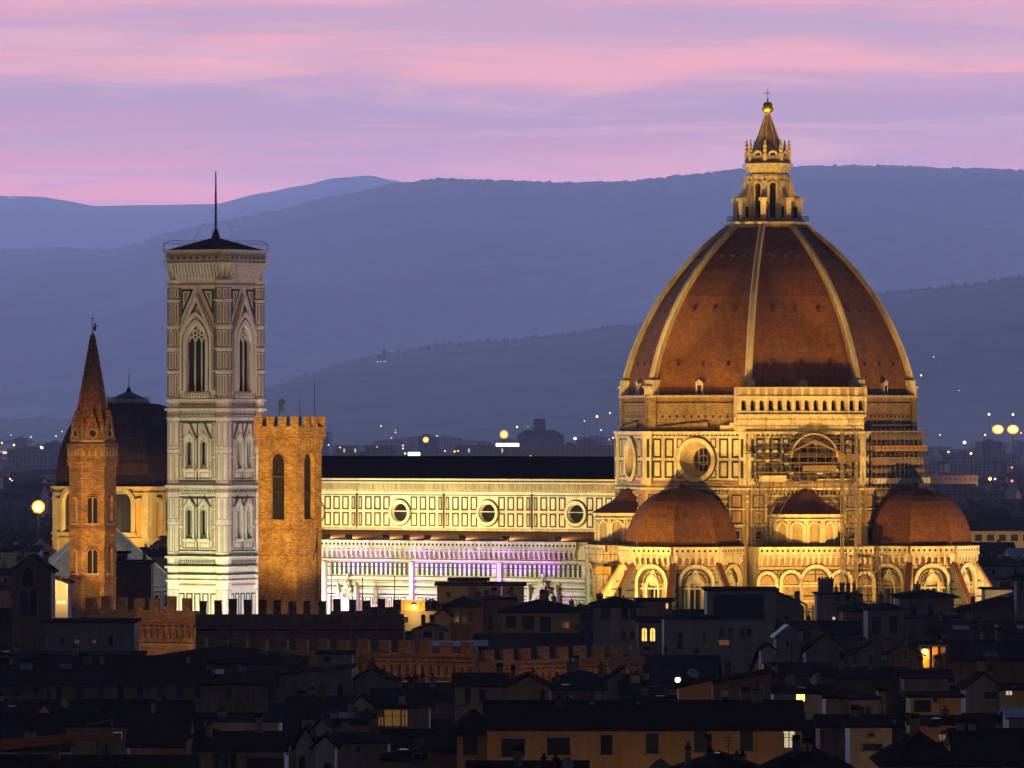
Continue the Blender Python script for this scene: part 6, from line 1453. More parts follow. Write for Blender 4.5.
# ---- right
H('pale house with one square window lit bright yellow', 774, 832, 686, 693.5, 768, 'gx', 11, 'pl_white', 'roof2', [(796.5, 804.5, 694.5, 701, 'bright')], [(788, 703, 5, 'pl_white', .01)], [(813.5, 681)], sill=False)
H('small white cube house with a barred window beside a yellowish stair tower', 852, 878, 699, 700, 745, 'flat', 8, 'pl_white', 'lead', [(859.5, 865, 707, 716, 'dark'), (865.5, 870.5, 707, 716, 'dark')], [])
H('thin yellowish stair tower with a slit window', 878.5, 886, 691, 691.5, 747, 'flat', 5, 'pl_beige', 'lead', [(881.3, 883.2, 707, 724, 'void'), (881, 884, 702, 704, 'void')], [], name='stair_tower', cat='tower', sill=False, over=.15)
H('low dark-roofed house with a broken white corner left of the white cube house', 826, 852, 692, 698, 752, 'gx', 9, 'pl_white', 'roof2', [], [(842, 697, 5, 'pl_white', .02)])
H('low house with a horizontal void under a dark roof, right of the yellow house', 850, 892, 725, 728, 690, 'flat', 10, 'pl_white', 'roof2', [(863, 882, 744, 750, 'void'), (869, 874, 733, 736, 'void')], [])
H('dark roof falling away in front of the thin yellowish stair tower', 820, 900, 716, 727, 705, 'gx', 10, 'pl_brown', 'roof2', [], [(893, 716, 6, 'pl_white', .05)])
H('orange-lit low house with an open corner', 911, 961, 695, 698, 765, 'flat', 10, 'pl_ochre', 'roof2', [(914, 931, 700, 712, 'void'), (941, 946, 709, 714, 'void')], [(935, 697, 4, 'wood', .01)], sill=False)
H('yellow house with an arched recess holding a small lit window', 911, 964, 717, 725, 695, 'gx', 12, 'pl_ochre', 'roof', [(937, 955, 730, 752, 'void', 'a'), (938.5, 946, 735, 740, 'pale')], [(933, 724, 9, 'pl_grey', .02), (961, 745, 5, 'pl_grey', .0)], [], sill=False)
H('black roof in front of the yellow arched house', 886, 960, 733, 763, 640, 'hip', 14, 'pl_beige', 'roof2', [], [])
H('broad dark roof at the bottom right corner', 957, 1040, 730, 765, 660, 'gx', 16, 'pl_ochre', 'roof2', [(1013, 1024, 768, 780)], [(1008, 753, 5, 'pl_grey', .2)], [], [], [(990, 734)])
H('pale gable with a dark line across it at the right', 966, 1002, 674.5, 688, 805, 'gy', 11, 'pl_grey', 'roof2', [(984, 998, 692, 699)], [(1014, 684, 6, 'pl_grey', .4)])
H('small yellow-lit wall house at the right edge', 1002, 1030, 684, 690, 800, 'gx', 8, 'pl_beige', 'roof2', [(1006, 1012, 690.5, 695, 'pale')], [(1014.5, 683, 5, 'pl_grey', .1)])
H('house with a glowing sheet-blue roof at the right edge', 1009, 1036, 709, 718, 720, 'gx', 9, 'pl_grey', 'blueroof', [], [])
H('house whose open terrace glows orange from a hanging lamp', 908, 952, 640, 646, 955, 'gx', 11, 'pl_brown', 'roof2', [], [(957, 648, 8, 'pl_beige', .01)])
H('dim brown gabled house left of the orange terrace', 886, 922, 646, 655, 945, 'gy', 10, 'pl_brown', 'roof2', [(904, 907, 651, 659)], [])
H('dark house with a white skylit roof patch right of the orange terrace', 948, 1030, 641, 660, 950, 'gx', 13, 'pl_brown', 'roof2', [], [(990, 625, 9, 'pl_brown', .9)], [], [(984, 999, 655, 659)])
H('dark house with three pale skylights at the right', 930, 1036, 622, 633, 1010, 'gx', 13, 'pl_brown', 'roof2', [(905 + 30, 942, 635, 641)], [(987, 624, 9, 'pl_pink', .4)], [], [(953, 970, 628, 632), (996, 1000, 627, 630), (1018, 1030, 627.5, 631)])
H('dark gable house with a tented pale roof left of the chimney-crowned house', 776, 800, 627, 637, 1000, 'gy', 9, 'pl_grey', 'whiteroof', [(786, 789, 642, 647)], [(801, 629, 4, 'dish', .02)])
H('slim pale house with a worn wall below the glazed loggia', 761, 775, 645, 650, 960, 'gy', 8, 'pl_white', 'roof2', [(761, 767, 664, 669, 'dim')], [])
H('dark arched-gable house right of the slim pale house', 806, 846, 634, 651, 965, 'gy', 11, 'pl_grey', 'roof2', [(839, 845, 652, 666, 'void')], [], [], [])
H('dim house with a round-topped gable under the chimney-crowned house', 852, 892, 643, 655, 960, 'gy', 11, 'pl_grey', 'roof2', [(868, 873, 655, 664)], [], [], [])
H('wide dark house with rough brown walls right of the glazed loggia', 780, 860, 622, 634, 1015, 'gx', 12, 'pl_brown', 'roof2', [], [])
H('low dim house with a blue gutter line on the right', 904, 950, 671, 678, 870, 'gx', 10, 'pl_pink', 'roof2', [(948, 955, 677, 683)], [])
H('plain dark house below the round-topped gable', 830, 905, 668, 679, 880, 'gx', 12, 'pl_brown', 'roof2', [], [(872, 664, 4)])
H('brown dim house with a sloping roof below the slim pale house', 770, 832, 664, 676, 875, 'gx', 12, 'pl_brown', 'roof2', [(786, 790, 679, 684)], [(775, 663, 6, 'pl_white', .1)])
# ---- unlit houses packed between the others
def packed_rows():
    proto = []
    for i in range(4):
        w_, l_, h_ = ((13, 12, 3.2), (16, 13, 3.6), (10, 15, 3.0), (19, 12, 3.4))[i]
        t = thing('row_house', 'plain unlit house with a dark tiled roof wedged between bigger houses', 'house', (0, 0, 0), 0, 'unlit houses packed between the larger ones')
        q = MB(); q.box(-w_ / 2, w_ / 2, -l_ / 2, l_ / 2, -22, 0, ('pl_brown', 'pl_grey', 'pl_beige', 'pl_brown')[i]); 
        for sx in (-1, 1): q.poly([(sx * w_ / 2, -l_ / 2, 0), (sx * w_ / 2, l_ / 2, 0), (sx * w_ / 2, 0, h_)], 'pl_brown')
        q.build('wall', t); q = MB(); a, b = w_ / 2 + .5, l_ / 2 + .7; e = -h_ * .7 / (l_ / 2)
        for sy in (-1, 1):
            p = [(-a, sy * b, e + .05), (a, sy * b, e + .05), (a, 0, h_ + .05), (-a, 0, h_ + .05)]; q.poly(p, 'roof2'); q.poly([(x, y, z + .25) for x, y, z in p], 'roof2'); q.poly([p[0], p[1], (p[1][0], p[1][1], p[1][2] + .25), (p[0][0], p[0][1], p[0][2] + .25)], 'roof2')
        r_ = q.build('roof', t); q = MB(); q.box(-.5, .5, -.4, .4, 0, 1.6, 'pl_grey'); q.box(-.6, .6, -.5, .5, 1.6, 1.75, 'roof'); ch = q.build('chimney', r_); ch.location = (w_ * .22, l_ * .14, h_ * .5)
        for k in range(3): q = MB(); W = Wall(q, 0, -l_ / 2, -PI / 2); u = -w_ * .3 + w_ * .3 * k; W.box(u - .5, u + .5, -3.2, -1.4, 0, .06, 'shutter'); W.box(u - .65, u + .65, -3.35, -3.2, 0, .18, 'trim'); q.build('window', t)
        proto.append(t)
    rnd = random.Random(21); used = [0, 0, 0, 0]
    rows = [(590, 742), (660, 712), (735, 690), (815, 676), (895, 655), (985, 632), (1045, 617), (1120, 603), (1175, 598)]
    for D, y in rows:
        px = -170 + rnd.uniform(0, 40)
        while px < 1200:
            i = rnd.randrange(4); s = D / F
            if 880 < D < 1040 and 55 < px < 650: px += 30; continue
            W_ = (13, 16, 10, 19)[i]
            o = proto[i] if used[i] == 0 else dup(proto[i]); used[i] = 1
            dd = D + rnd.uniform(16, 34); z = zat(y + (rnd.uniform(14, 30) if D > 1000 else rnd.uniform(26, 44) if D > 700 else rnd.uniform(46, 70)) * 700 / D, dd) - (3.2, 3.6, 3.0, 3.4)[i]
            o.location = ((px - 512) * s, dd, z); o.rotation_euler = (0, 0, R(rnd.uniform(-14, 14)))
            px += W_ / s * rnd.uniform(1.05, 1.6)
packed_rows()

# blue glazed canopy over a roof terrace behind the battlements
def canopy():
    c = at(460, 645, 985); t = thing('glass_canopy', 'pale blue glazed canopy roof just behind the lit battlements', 'canopy', (c.x, 985, 0)); s = 985 / F
    q = MB()
    for x0, x1, ya, yb in ((-31 * s, 10 * s, 645.8, 640.8), (8 * s, 28 * s, 645.8, 640.0)):
        n = 7
        for k in range(n): a, b = x0 + (x1 - x0) * k / n, x0 + (x1 - x0) * (k + .92) / n; q.poly([(a, 0, zat(ya, 985)), (b, 0, zat(ya, 985)), (b, 5, zat(yb, 990)), (a, 5, zat(yb, 990))], 'blueroof')
        q.poly([(x0, 0, zat(ya, 985) - .06), (x1, 0, zat(ya, 985) - .06), (x1, 5, zat(yb, 990) - .06), (x0, 5, zat(yb, 990) - .06)], 'blueroof')
    q.build('glass_roof', t); q = MB()
    for x in (-30, -15, 0, 14, 26):
        for y in (.1, 4.8): q.box(x * s - .08, x * s + .08, y - .08, y + .08, 0, zat(646, 985) - .1, 'metal')
    q.build('post', t)
canopy()
def pyramid_light():
    c = at(661, 765, 565); t = thing('glass_pyramid', 'pointed glass roof light catching the sky at the bottom edge', 'roof light', (c.x, 565, 0)); s = 565 / F; z = lambda y: zat(y, 565)
    q = MB(); q.box(-1.0, 1.0, 0, 2.0, 0, z(769), 'metal'); a = [(-1.0, 0, z(769)), (1.0, 0, z(769)), (1.0, 2, z(769)), (-1.0, 2, z(769))]; p = (.0, 1, z(759.5))
    for i in range(4): q.poly([a[i], a[(i + 1) % 4], p], 'skyl')
    q.build('glass', t); q = MB()
    for i in range(4): q.beam(a[i], p, .08, .08, 'metal')
    q.build('frame', t)
pyramid_light()

# orange tower crane jib reaching in from the left
def crane():
    D = 610; s = D / F; A, B = at(-190, 770, D), at(119, 735.5, D); t = thing('tower_crane', 'orange lattice crane jib reaching in from the left edge', 'crane', (A.x, A.y, 0)); o = Vector((A.x, A.y, 0)); q = MB()
    d = (B - A).normalized(); up = Vector((0, 0, 1)); side = Vector((0, 1, 0)); a, b = A - o, B - o; n = 34; H_ = 1.35; Wd = .6
    for sy in (-Wd, Wd): q.tube(a + side * sy, b + side * sy, .11, 'crane', 6)
    q.tube(a + up * H_, b + up * H_ * .35 - d * 3, .08, 'crane', 6)
    for i in range(n):
        f0, f1 = i / n, (i + 1) / n; p0, p1 = a.lerp(b, f0), a.lerp(b, f1); ta = (a + up * H_).lerp(b + up * H_ * .35 - d * 3, (f0 + f1) / 2)
        for sy in (-Wd, Wd): q.tube(p0 + side * sy, ta, .045, 'crane', 4); q.tube(ta, p1 + side * sy, .045, 'crane', 4)
        q.tube(p0 - side * Wd, p1 + side * Wd, .04, 'crane', 4)
    q.build('jib', t); q = MB(); q.box(b.x - .5, b.x + .25, -.7, .7, b.z - .3, b.z + .25, 'crane'); q.tube(b + Vector((-.6, 0, .2)), b + Vector((-.6, 0, 1.5)), .06, 'crane', 5); q.tube(b + Vector((-.6, 0, 1.3)), b + Vector((-2.8, 0, .9)), .04, 'crane', 5); q.build('jib_head', t)
    q = MB()
    for x in (-.8, .8):
        for y in (-.8, .8): q.tube((x, y, 0), (x, y, a.z + 6), .1, 'crane', 5)
    for k in range(14):
        z0 = k * (a.z + 4) / 14; z1 = z0 + (a.z + 4) / 14
        for p, r_ in (((-.8, -.8), (.8, -.8)), ((.8, -.8), (.8, .8)), ((.8, .8), (-.8, .8)), ((-.8, .8), (-.8, -.8))): q.tube((*p, z0), (*r_, z1), .05, 'crane', 4)
    q.build('mast', t); q = MB(); q.tube((0, 0, a.z + 6), a.lerp(b, .5) + up * H_ * .7, .04, 'metal', 4); q.build('tie_rope', t)
crane()

# lamps that light walls in the town
def lantern(name, label, px, py, D, power, col, m='lamp_o', r=.16, dy=-.8, cat='lamp', group=None, post=None):
    c = at(px, py, D); t = thing(name, label, cat, (c.x, D + dy, 0 if post else c.z - .3), 0, group)
    z0 = c.z if post else .3
    q = MB(); q.ball((0, 0, z0), r, m, 10, 8); q.build('bulb', t)
    q = MB(); q.lathe([(r * 1.7, z0 + r * .9), (r * .9, z0 + r * 1.5), (.05, z0 + r * 2.0)], 'metal', 8)
    if post: q.tube((0, 0, 0), (0, 0, z0 + r), .07, 'metal', 6)
    else: q.beam((0, .05, z0 + r * 1.6), (0, -dy, z0 + r * 1.6), .04, .04, 'metal')
    q.build('shade' if not post else 'post', t)
    if power:
        l = point('lamp_light', (c.x, D + dy - .25, c.z - r - .35), power, col, .15); 
    return t
lantern('terrace_lamp', 'glaring orange lamp hanging over the open terrace on the right', 924.6, 651.5, 951.2, 500, SODIUM, 'lamp_h', .42, -.6)
lantern('terrace_lamp', 'small orange lamp among plants on the roof terrace left of centre', 414, 606, 1099, 900, (1, .52, .12), 'lamp_o', .34, -1.4)
lantern('wall_lamp', 'white lamp by the ridge of a dark roof among garden trees', 677.5, 679.5, 800, 60, (1, .85, .5), 'lamp_w', .30, -1.0)
lantern('wall_lamp', 'tiny pale lamp on the dark hipped roof below the chimney stacks', 833.5, 618, 1062, 10, (1, .8, .4), 'litpale', .22, -.8)
def terrace_wall():
    # the glowing wall and posts under the terrace roof
    c = at(930, 655, 950.9); t = thing('roof_terrace', 'open terrace with orange-lit wall panels beside the hanging lamp', 'terrace', (c.x, 950.9, 0)); s = 951 / F; z = lambda y: zat(y, 951)
    q = MB(); q.box(-10 * s, 17 * s, .8, 1.2, z(668), z(646.5), 'pl_ochre'); q.build('back_wall', t)
    q = MB(); q.box(-10.5 * s, 18 * s, -2.2, 1.3, z(646.5), z(645.5), 'wood'); q.build('roof', t)
    for x in (0, 8.5, 16): q = MB(); q.box(x * s - .18, x * s + .18, -2.0, -1.7, z(668), z(646.5), 'wood'); q.build('post', t)
    q = MB(); q.box(3 * s, 9 * s, -.2, .8, z(668), z(655), 'shutter'); q.build('cupboard', t)
    c = at(413, 607, 1098); t = thing('roof_terrace', 'small roof terrace glowing orange between plants and a white post', 'terrace', (c.x, 1098, 0)); s = 1098 / F; z = lambda y: zat(y, 1098)
    q = MB(); q.box(-12 * s, 12 * s, 1.0, 1.3, z(611), z(600.5), 'pl_ochre'); q.build('back_wall', t); q = MB(); q.box(6.2 * s, 7.6 * s, -.6, -.4, z(611), z(601.5), 'pl_white'); q.build('post', t)
terrace_wall()
# street lamps in the lane before the yellow house: their light is what warms the fronts
def street_lamp(label, px, D, zl, power, col=SODIUM):
    x = (px - 512) * D / F; t = thing('street_lamp', label, 'street lamp', (x, D, 0), 0, 'street lamps in the lanes')
    q = MB(); q.tube((0, 0, 0), (0, 0, zl + .5), .08, 'metal', 6); q.beam((0, 0, zl + .45), (0, .7, zl + .45), .07, .07, 'metal'); q.build('post', t)
    q = MB(); q.lathe([(.12, zl - .1), (.2, zl + .1), (.3, zl + .3)], 'lamp_o', 8, 0, .7); q.build('lamp_head', t)
    point('street_lamp_light', (x, D + .7, zl - .4), power, col, .2)
for i, px in enumerate((480, 560, 650, 740, 800)): street_lamp('iron street lamp standing low in the lane before the long yellow house', px, 630, 15.5, (270, 340, 390, 370, 230)[i], (1, .60, .25))
LAMPS_UNSEEN = [(20, 612, 18, 90), (80, 612, 18, 70), (-40, 612, 16, 60), (150, 712, 16, 160), (700, 722, 22, 170), (640, 728, 20, 120), (925, 752, 20, 420), (950, 752, 20, 320), (935, 685, 17, 330), (960, 684, 18, 250), (390, 762, 18, 60), (25, 762, 21, 90), (45, 758, 22, 60), (750, 738, 20, 60), (884, 740, 20, 90), (1012, 795, 20, 100), (500, 1080, 22, 110), (458, 1070, 24, 140), (520, 1055, 24, 40), (568, 1055, 24, 70), (1018, 650, 20, 120), (470, 1112, 24, 200)]
for px, D, zl, pw in LAMPS_UNSEEN: point('unseen_fill_light', ((px - 512) * D / F, D - 2.2, zl), pw, (1, .50, .13), .3)  # points without fixtures, added to warm house fronts and the crane jib
for px, D, z, p in ((985, 1880, 18, 5000), (1015, 1880, 18, 5000), (985, 1636, 19, 1500), (1003, 1636, 19, 1500), (998, 1221, 21, 1100), (1005, 1226, 24, 300)): point('unseen_fill_light', ((px - 512) * D / F, D, z), p, (1, .60, .22), .5)  # added fixtureless points; last pair stands in for spill from the cathedral floodlights
LR = random.Random(44)
for i in range(26):          # weak points without fixtures, added at random for gradients on house walls
    D = LR.uniform(640, 1100); px = LR.uniform(0, 1024); point('unseen_fill_light', ((px - 512) * D / F, D, zat(HY + (640 - HY) * (1 + (1000 - D) / 900), D) - LR.uniform(5, 9)), LR.uniform(25, 85), LR.choice(((1, .50, .13), (1, .62, .25), (1, .45, .10))), .3)

# garden trees
def make_tree(name, label, h, rc, n, m='leaf', group=None, seed=0, flat=.75, leaf=.55):
    rnd = random.Random(seed); t = thing(name, label, 'tree', group=group)
    q = MB(); q.tube((0, 0, 0), (0, 0, h * .5), .045 * h * .5, 'bark', 7, .03 * h * .5)
    for k in range(6): a = k * 1.05; q.tube((0, 0, h * (.35 + .04 * k)), (rc * .6 * math.cos(a), rc * .6 * math.sin(a), h * (.6 + .05 * k)), .012 * h, 'bark', 5, .004 * h)
    q.build('trunk', t)
    q = MB(); cl = [(rnd.gauss(0, .42) * rc, rnd.gauss(0, .42) * rc, h * .66 + rnd.gauss(0, .17) * h * flat, rnd.uniform(.25, .48) * rc) for _ in range(14)]
    for i in range(n):
        cx, cy, cz, r = rnd.choice(cl); d = Vector((rnd.gauss(0, 1), rnd.gauss(0, 1), rnd.gauss(0, 1))).normalized() * r * rnd.uniform(.6, 1.05); p = Vector((cx, cy, cz)) + d
        a = Vector((rnd.gauss(0, 1), rnd.gauss(0, 1), rnd.gauss(0, .6))).normalized(); b = a.orthogonal().normalized(); l = leaf * rnd.uniform(.6, 1.3)
        q.poly([p - a * l, p + b * l * .5, p + a * l, p - b * l * .5], m)
    q.build('crown', t); return t
trees = [(650, 662, 820, 'broad dark tree in the garden left of the bright lamp'), (668, 655, 845, 'leafy dark tree below the bluish-white house'), (688, 660, 850, 'bushy tree beside the pair of dishes'), (712, 656, 870, 'dark tree in front of the slim worn house'), (735, 662, 860, 'low spreading tree below the glazed loggia'), (633, 660, 870, 'tree at the end of the battlements')]
for i, (px, ytop, D, lab) in enumerate(trees):
    h = zat(ytop, D); t = make_tree('garden_tree', lab, h, 3.4 + .4 * (i % 3), 900, seed=i + 3, flat=.28, leaf=.42, group='garden trees between the houses'); t.location = ((px - 512) * D / F, D, 0)
for px, ytop, D, lab in ((434, 597, 1110, 'round dark bush on the roof terrace beside the beige flat-roofed block'), (420, 598, 1103, 'small potted tree on the glowing roof terrace'), (306, 661, 880, 'tangle of dark plants on the roof left of the grey rooftop box')):
    t = make_tree('terrace_tree', lab, 4.2, 1.5, 420, seed=int(px), flat=.5, leaf=.25, group='plants on the roof terraces'); z = zat(ytop, D); t.location = ((px - 512) * D / F, D, z - 4.0)
# slim poles on the roofs before the aisle wall
for px, yt, yb in ((331.5, 575, 603), (362.5, 578, 603), (394.5, 577, 603)):
    D = 985; q = MB(); q.tube((0, 0, 0), (0, 0, zat(yt, D)), .06, 'metal', 5); q.ball((0, 0, zat(yt, D)), .11, 'metal', 6, 4); o = q.build('flagpole'); o.location = ((px - 512) * D / F, D + .0, 0); tag(o, 'thin bare pole rising in front of the lit aisle wall', 'pole', 'bare poles in front of the aisle wall')
# ------------------------------------------------------------------ the far town on the plain
def far_town():
    protos = {}
    def block(kind, w, d, h, m, lit, roof):
        q = MB(); q.box(-w / 2, w / 2, -d / 2, d / 2, 0, h, m)
        if roof: 
            rr = h * .22; q.poly([(-w / 2 - .5, -d / 2 - .5, h), (w / 2 + .5, -d / 2 - .5, h), (w / 2 + .5, 0, h + rr), (-w / 2 - .5, 0, h + rr)], 'roof'); q.poly([(-w / 2 - .5, d / 2 + .5, h), (w / 2 + .5, d / 2 + .5, h), (w / 2 + .5, 0, h + rr), (-w / 2 - .5, 0, h + rr)], 'roof')
            for sx in (-1, 1): q.poly([(sx * w / 2, -d / 2, h), (sx * w / 2, d / 2, h), (sx * w / 2, 0, h + rr)], m)
        else: q.box(-w * .2, w * .15, -d * .2, d * .2, h, h + 2.5, m); q.box(-w / 2 - .3, w / 2 + .3, -d / 2 - .3, d / 2 + .3, h, h + .5, 'far_c')
        W = Wall(q, 0, -d / 2, -PI / 2); rnd = random.Random(kind); k = 0
        nz = max(1, int(h / 3.2)); nu = max(2, int(w / 3.4))
        for j in range(nz):
            for i in range(nu):
                u = -w / 2 + w * (i + .5) / nu; z = h * (j + .45) / nz; k += 1
                W.quad(u - .65, u + .65, z - .8, z + .9, .06, 'lit' if rnd.random() < lit else 'far_w')
        return q.mesh('distant_block')
    kinds = {
        'apartment': (block('a', 38, 14, 22, 'far_a', .02, False), 'far-off pale flat-roofed apartment block hazy on the plain', 'distant apartment blocks on the plain'),
        'tower': (block('b', 20, 14, 34, 'far_c', .03, False), 'far-off grey high-rise block hazy on the plain', 'distant high-rise blocks on the plain'),
        'house': (block('c', 18, 12, 11, 'far_a', .02, True), 'far-off small pale house with a pitched roof on the plain', 'distant small houses on the plain'),
        'redhouse': (block('d', 24, 13, 14, 'far_b', .015, True), 'far-off brick-red house with a pitched roof on the plain', 'distant brick-red houses on the plain'),
        'shed': (block('e', 70, 22, 10, 'far_c', .0, False), 'far-off long grey shed on the plain', 'distant long sheds on the plain'),
        'old': (block('f', 15, 12, 15, 'far_b', .03, True), 'far-off narrow brick house with a dark pitched roof on the plain', 'distant narrow old houses'),
    }
    rnd = random.Random(5); n = 0
    def put(kind, px, D, sc=1.0, hz=1.0):
        me, lab, grp = kinds[kind]; o = bpy.data.objects.new('distant_' + {'apartment': 'apartment_block', 'tower': 'high_rise', 'house': 'house', 'redhouse': 'brick_house', 'shed': 'shed', 'old': 'old_house'}[kind], me); COL.objects.link(o)
        o.location = ((px - 512) * D / F, D, 0); o.scale = (sc, sc, sc * hz); o.rotation_euler = (0, 0, R(rnd.uniform(-28, 28))); tag(o, lab, 'building', grp)
    # three windows of sight: left of the spire, between the towers and the drum, right of the drum
    for D in (3500, 3900, 4400, 5000, 5700, 6500, 7500, 8700, 10000, 11800, 13600):
        for a, b in ((-120, 62), (318, 622), (915, 1160)):
            if a == 318 and D < 6000: continue
            step = 17 * (6500 / D) ** .55 if a != 318 else 21 * (8000 / D) ** .5
            px = a + rnd.uniform(0, 8)
            while px < b:
                k = rnd.choices(('apartment', 'tower', 'house', 'redhouse', 'shed', 'old'), (4, 1.2, 4, 4, .7, 2) if D > 6000 else (1, .1, 3, 4, .8, 6))[0]
                put(k, px, D + rnd.uniform(-220, 220), rnd.uniform(.8, 1.25) * (1 if D < 8000 else 1.1), rnd.uniform(.75, 1.15)); px += step * rnd.uniform(.6, 1.5)
    # big hall with a square tower
    D = 8000; c = at(540, 440, D); z = lambda y: zat(y, D); s = D / F
    t = thing('exhibition_hall', 'broad dark hall with a square brick tower on the hazy skyline', 'hall', (c.x, D, 0)); q = MB(); q.box(-22 * s, 24 * s, 0, 40, 0, z(436), 'far_c'); q.build('wall', t)
    q = MB(); a = [(-25 * s, -4, z(437)), (26 * s, -4, z(437)), (26 * s, 44, z(437)), (-25 * s, 44, z(437))]; b = [(-15 * s, 16, z(430)), (15 * s, 16, z(430)), (15 * s, 26, z(430)), (-15 * s, 26, z(430))]; q.hexa(a, b, 'roof'); q.build('roof', t)
    q = MB(); q.box(-6 * s, 5.5 * s, 14, 28, z(432), z(419.5), 'far_b'); q.box(-6.4 * s, 5.9 * s, 13.6, 28.4, z(419.5), z(418.8), 'far_c'); q.build('tower', t)
    # long red-brown terrace below it
    D = 7200; c = at(540, 450, D); z = lambda y: zat(y, D); s = D / F
    for x0, x1, y, m, lab in ((455, 505, 446, 'far_c', 'dim flat apartment terrace left of the big hall on the skyline'), (505, 560, 447.5, 'far_b', 'reddish apartment terrace under the big hall on the skyline'), (560, 618, 446, 'far_b', 'reddish apartment terrace meeting the left edge of the drum'), (365, 395, 446, 'far_c', 'dark gabled block right of the brick watchtower on the skyline'), (336, 358, 446, 'far_c', 'dark flat block with three lit windows beside the brick watchtower')):
        t = thing('apartment_terrace', lab, 'apartments', ((((x0 + x1) / 2) - 512) * s, D, 0)); w = (x1 - x0) * s; q = MB(); q.box(-w / 2, w / 2, 0, 16, 0, z(y), m); q.box(-w / 2 - .5, w / 2 + .5, -.5, 16.5, z(y), z(y) + .8, 'far_c'); q.build('wall', t)
        W = Wall(None, 0, 0, -PI / 2); n = int(w / 5)
        for i in range(n):
            q = MB(); w_ = W.on(q); u = -w / 2 + w * (i + .5) / n; lit = (x0 == 336 and i in (1, 3, 5)) or (x0 == 455 and i in (2, 8)) 
            w_.box(u - .9, u + .9, z(y) - 6.4, z(y) - 2.6, 0, .05, 'litpale' if lit else 'far_w'); q.build('window', t)
    # lit sheds and signs
    def bar(label, x0, x1, y0, y1, D, m, name, cat):
        s = D / F; c = at((x0 + x1) / 2, y1, D); w = (x1 - x0) * s; t = thing(name, label, cat, (c.x, D, 0)); q = MB(); q.box(-w / 2, w / 2, 0, .8, zat(y1, D), zat(y0, D), m); q.build('panel', t)
        q = MB()
        for x in (-w * .35, w * .35): q.tube((x, .4, 0), (x, .4, zat(y1, D)), .3, 'metal', 6)
        q.build('post', t)
    bar('long white glowing sign on the skyline left of the big hall', 496, 519, 443.2, 446.4, 7000, 'sign', 'lit_sign', 'sign')
    bar('small white-green glowing sign just above the nave roof', 408, 420, 452.2, 455.6, 6500, 'sign', 'lit_sign', 'sign')
    D = 6600; s = D / F
    for lab, x0, x1, yt, yb, D in (('long glasshouse-like hall with a lit strip under its eaves far left', -30, 38, 450.5, 453.5, 9500), ('second lit hall with a warm glowing strip far left', 32, 55, 455, 458.5, 9000), ('low pale station hall with a dull white roof far left', -30, 48, 459.5, 464, 8000)):
        s = D / F; w = (x1 - x0) * s; t = thing('lit_hall', lab, 'hall', (((x0 + x1) / 2 - 512) * s, D, 0)); q = MB(); q.box(-w / 2, w / 2, 0, 30, 0, zat(yb, D), 'far_c'); q.poly([(-w / 2 - 2, -3, zat(yt, D)), (w / 2 + 2, -3, zat(yt, D)), (w / 2 + 2, 33, zat(yt, D) + 2), (-w / 2 - 2, 33, zat(yt, D) + 2)], 'whiteroof'); q.build('hall_body', t)
        if 'lit' in lab: q = MB(); q.box(-w / 2 + .3, w / 2 - .3, -.4, -.1, zat(yb + .2, D), zat(yt + 1.0, D), 'strip'); q.build('lit_strip', t)
    # big old buildings just behind the apse at the right
    for lab, x0, x1, yr, ye, D, m, win in (('long tan palace with a row of shallow arched windows at the right edge', 968, 1040, 527, 531, 1900, 'pl_beige', True), ('dark-roofed house with a lit cornice strip right of the apse', 972, 1016, 543, 556, 1650, 'pl_beige', False), ('blue-roofed house behind the lit cornice at the right edge', 1012, 1040, 549, 560, 1600, 'pl_grey', False)):
        w_ = [(x, x + 7, 534.5, 541) for x in range(975, 1032, 12)] if win else []
        house(lab, x0, x1, yr, ye, D, 'gx', 24, m, 'blueroof' if 'blue' in lab else 'roof2', w_, [], sill=False)
    for i, (px, y, D) in enumerate(((985, 520, 2150), (1010, 516, 2300), (948, 512, 2500), (975, 508, 2700), (20, 545, 1800), (8, 536, 2000), (30, 530, 2200), (55, 548, 1750))):
        s = D / F; o = bpy.data.objects.new('distant_old_house', kinds['old'][0]); COL.objects.link(o); o.location = ((px - 512) * s, D, zat(y, D) - 18.6); o.scale = (1.6, 1.2, 1.0); o.rotation_euler = (0, 0, R((i * 37) % 40 - 20)); tag(o, kinds['old'][1], 'building', kinds['old'][2])
    for i, (px, ye, D, lab) in enumerate(((985, 563, 1560, 'low dark house in shadow under the lit cornice strip'), (1006, 566, 1480, 'black-roofed house filling the gap right of the last buttress'), (12, 552, 1500, 'black roof left of the baptistery at the left edge'), (-4, 575, 1300, 'shadowed house low at the far left edge'), (24, 590, 1200, 'blue-black house behind the gabled bell house'))):
        house(lab, px - 26, px + 26, ye - 6, ye, D, 'gx', 16, 'pl_grey', 'roof2', [(px - 14, px - 11, ye + 4, ye + 9), (px + 8, px + 11, ye + 4, ye + 9)], [(px + 15, ye - 9, 3)])
    # chapel flank building between dome and bell tower
    house('dark house pressed between the domed chapel and the bell tower', 138, 172, 548, 556, 1500, 'gx', 14, 'pl_brown', 'roof2', [], [(150, 545, 3)])
far_town()
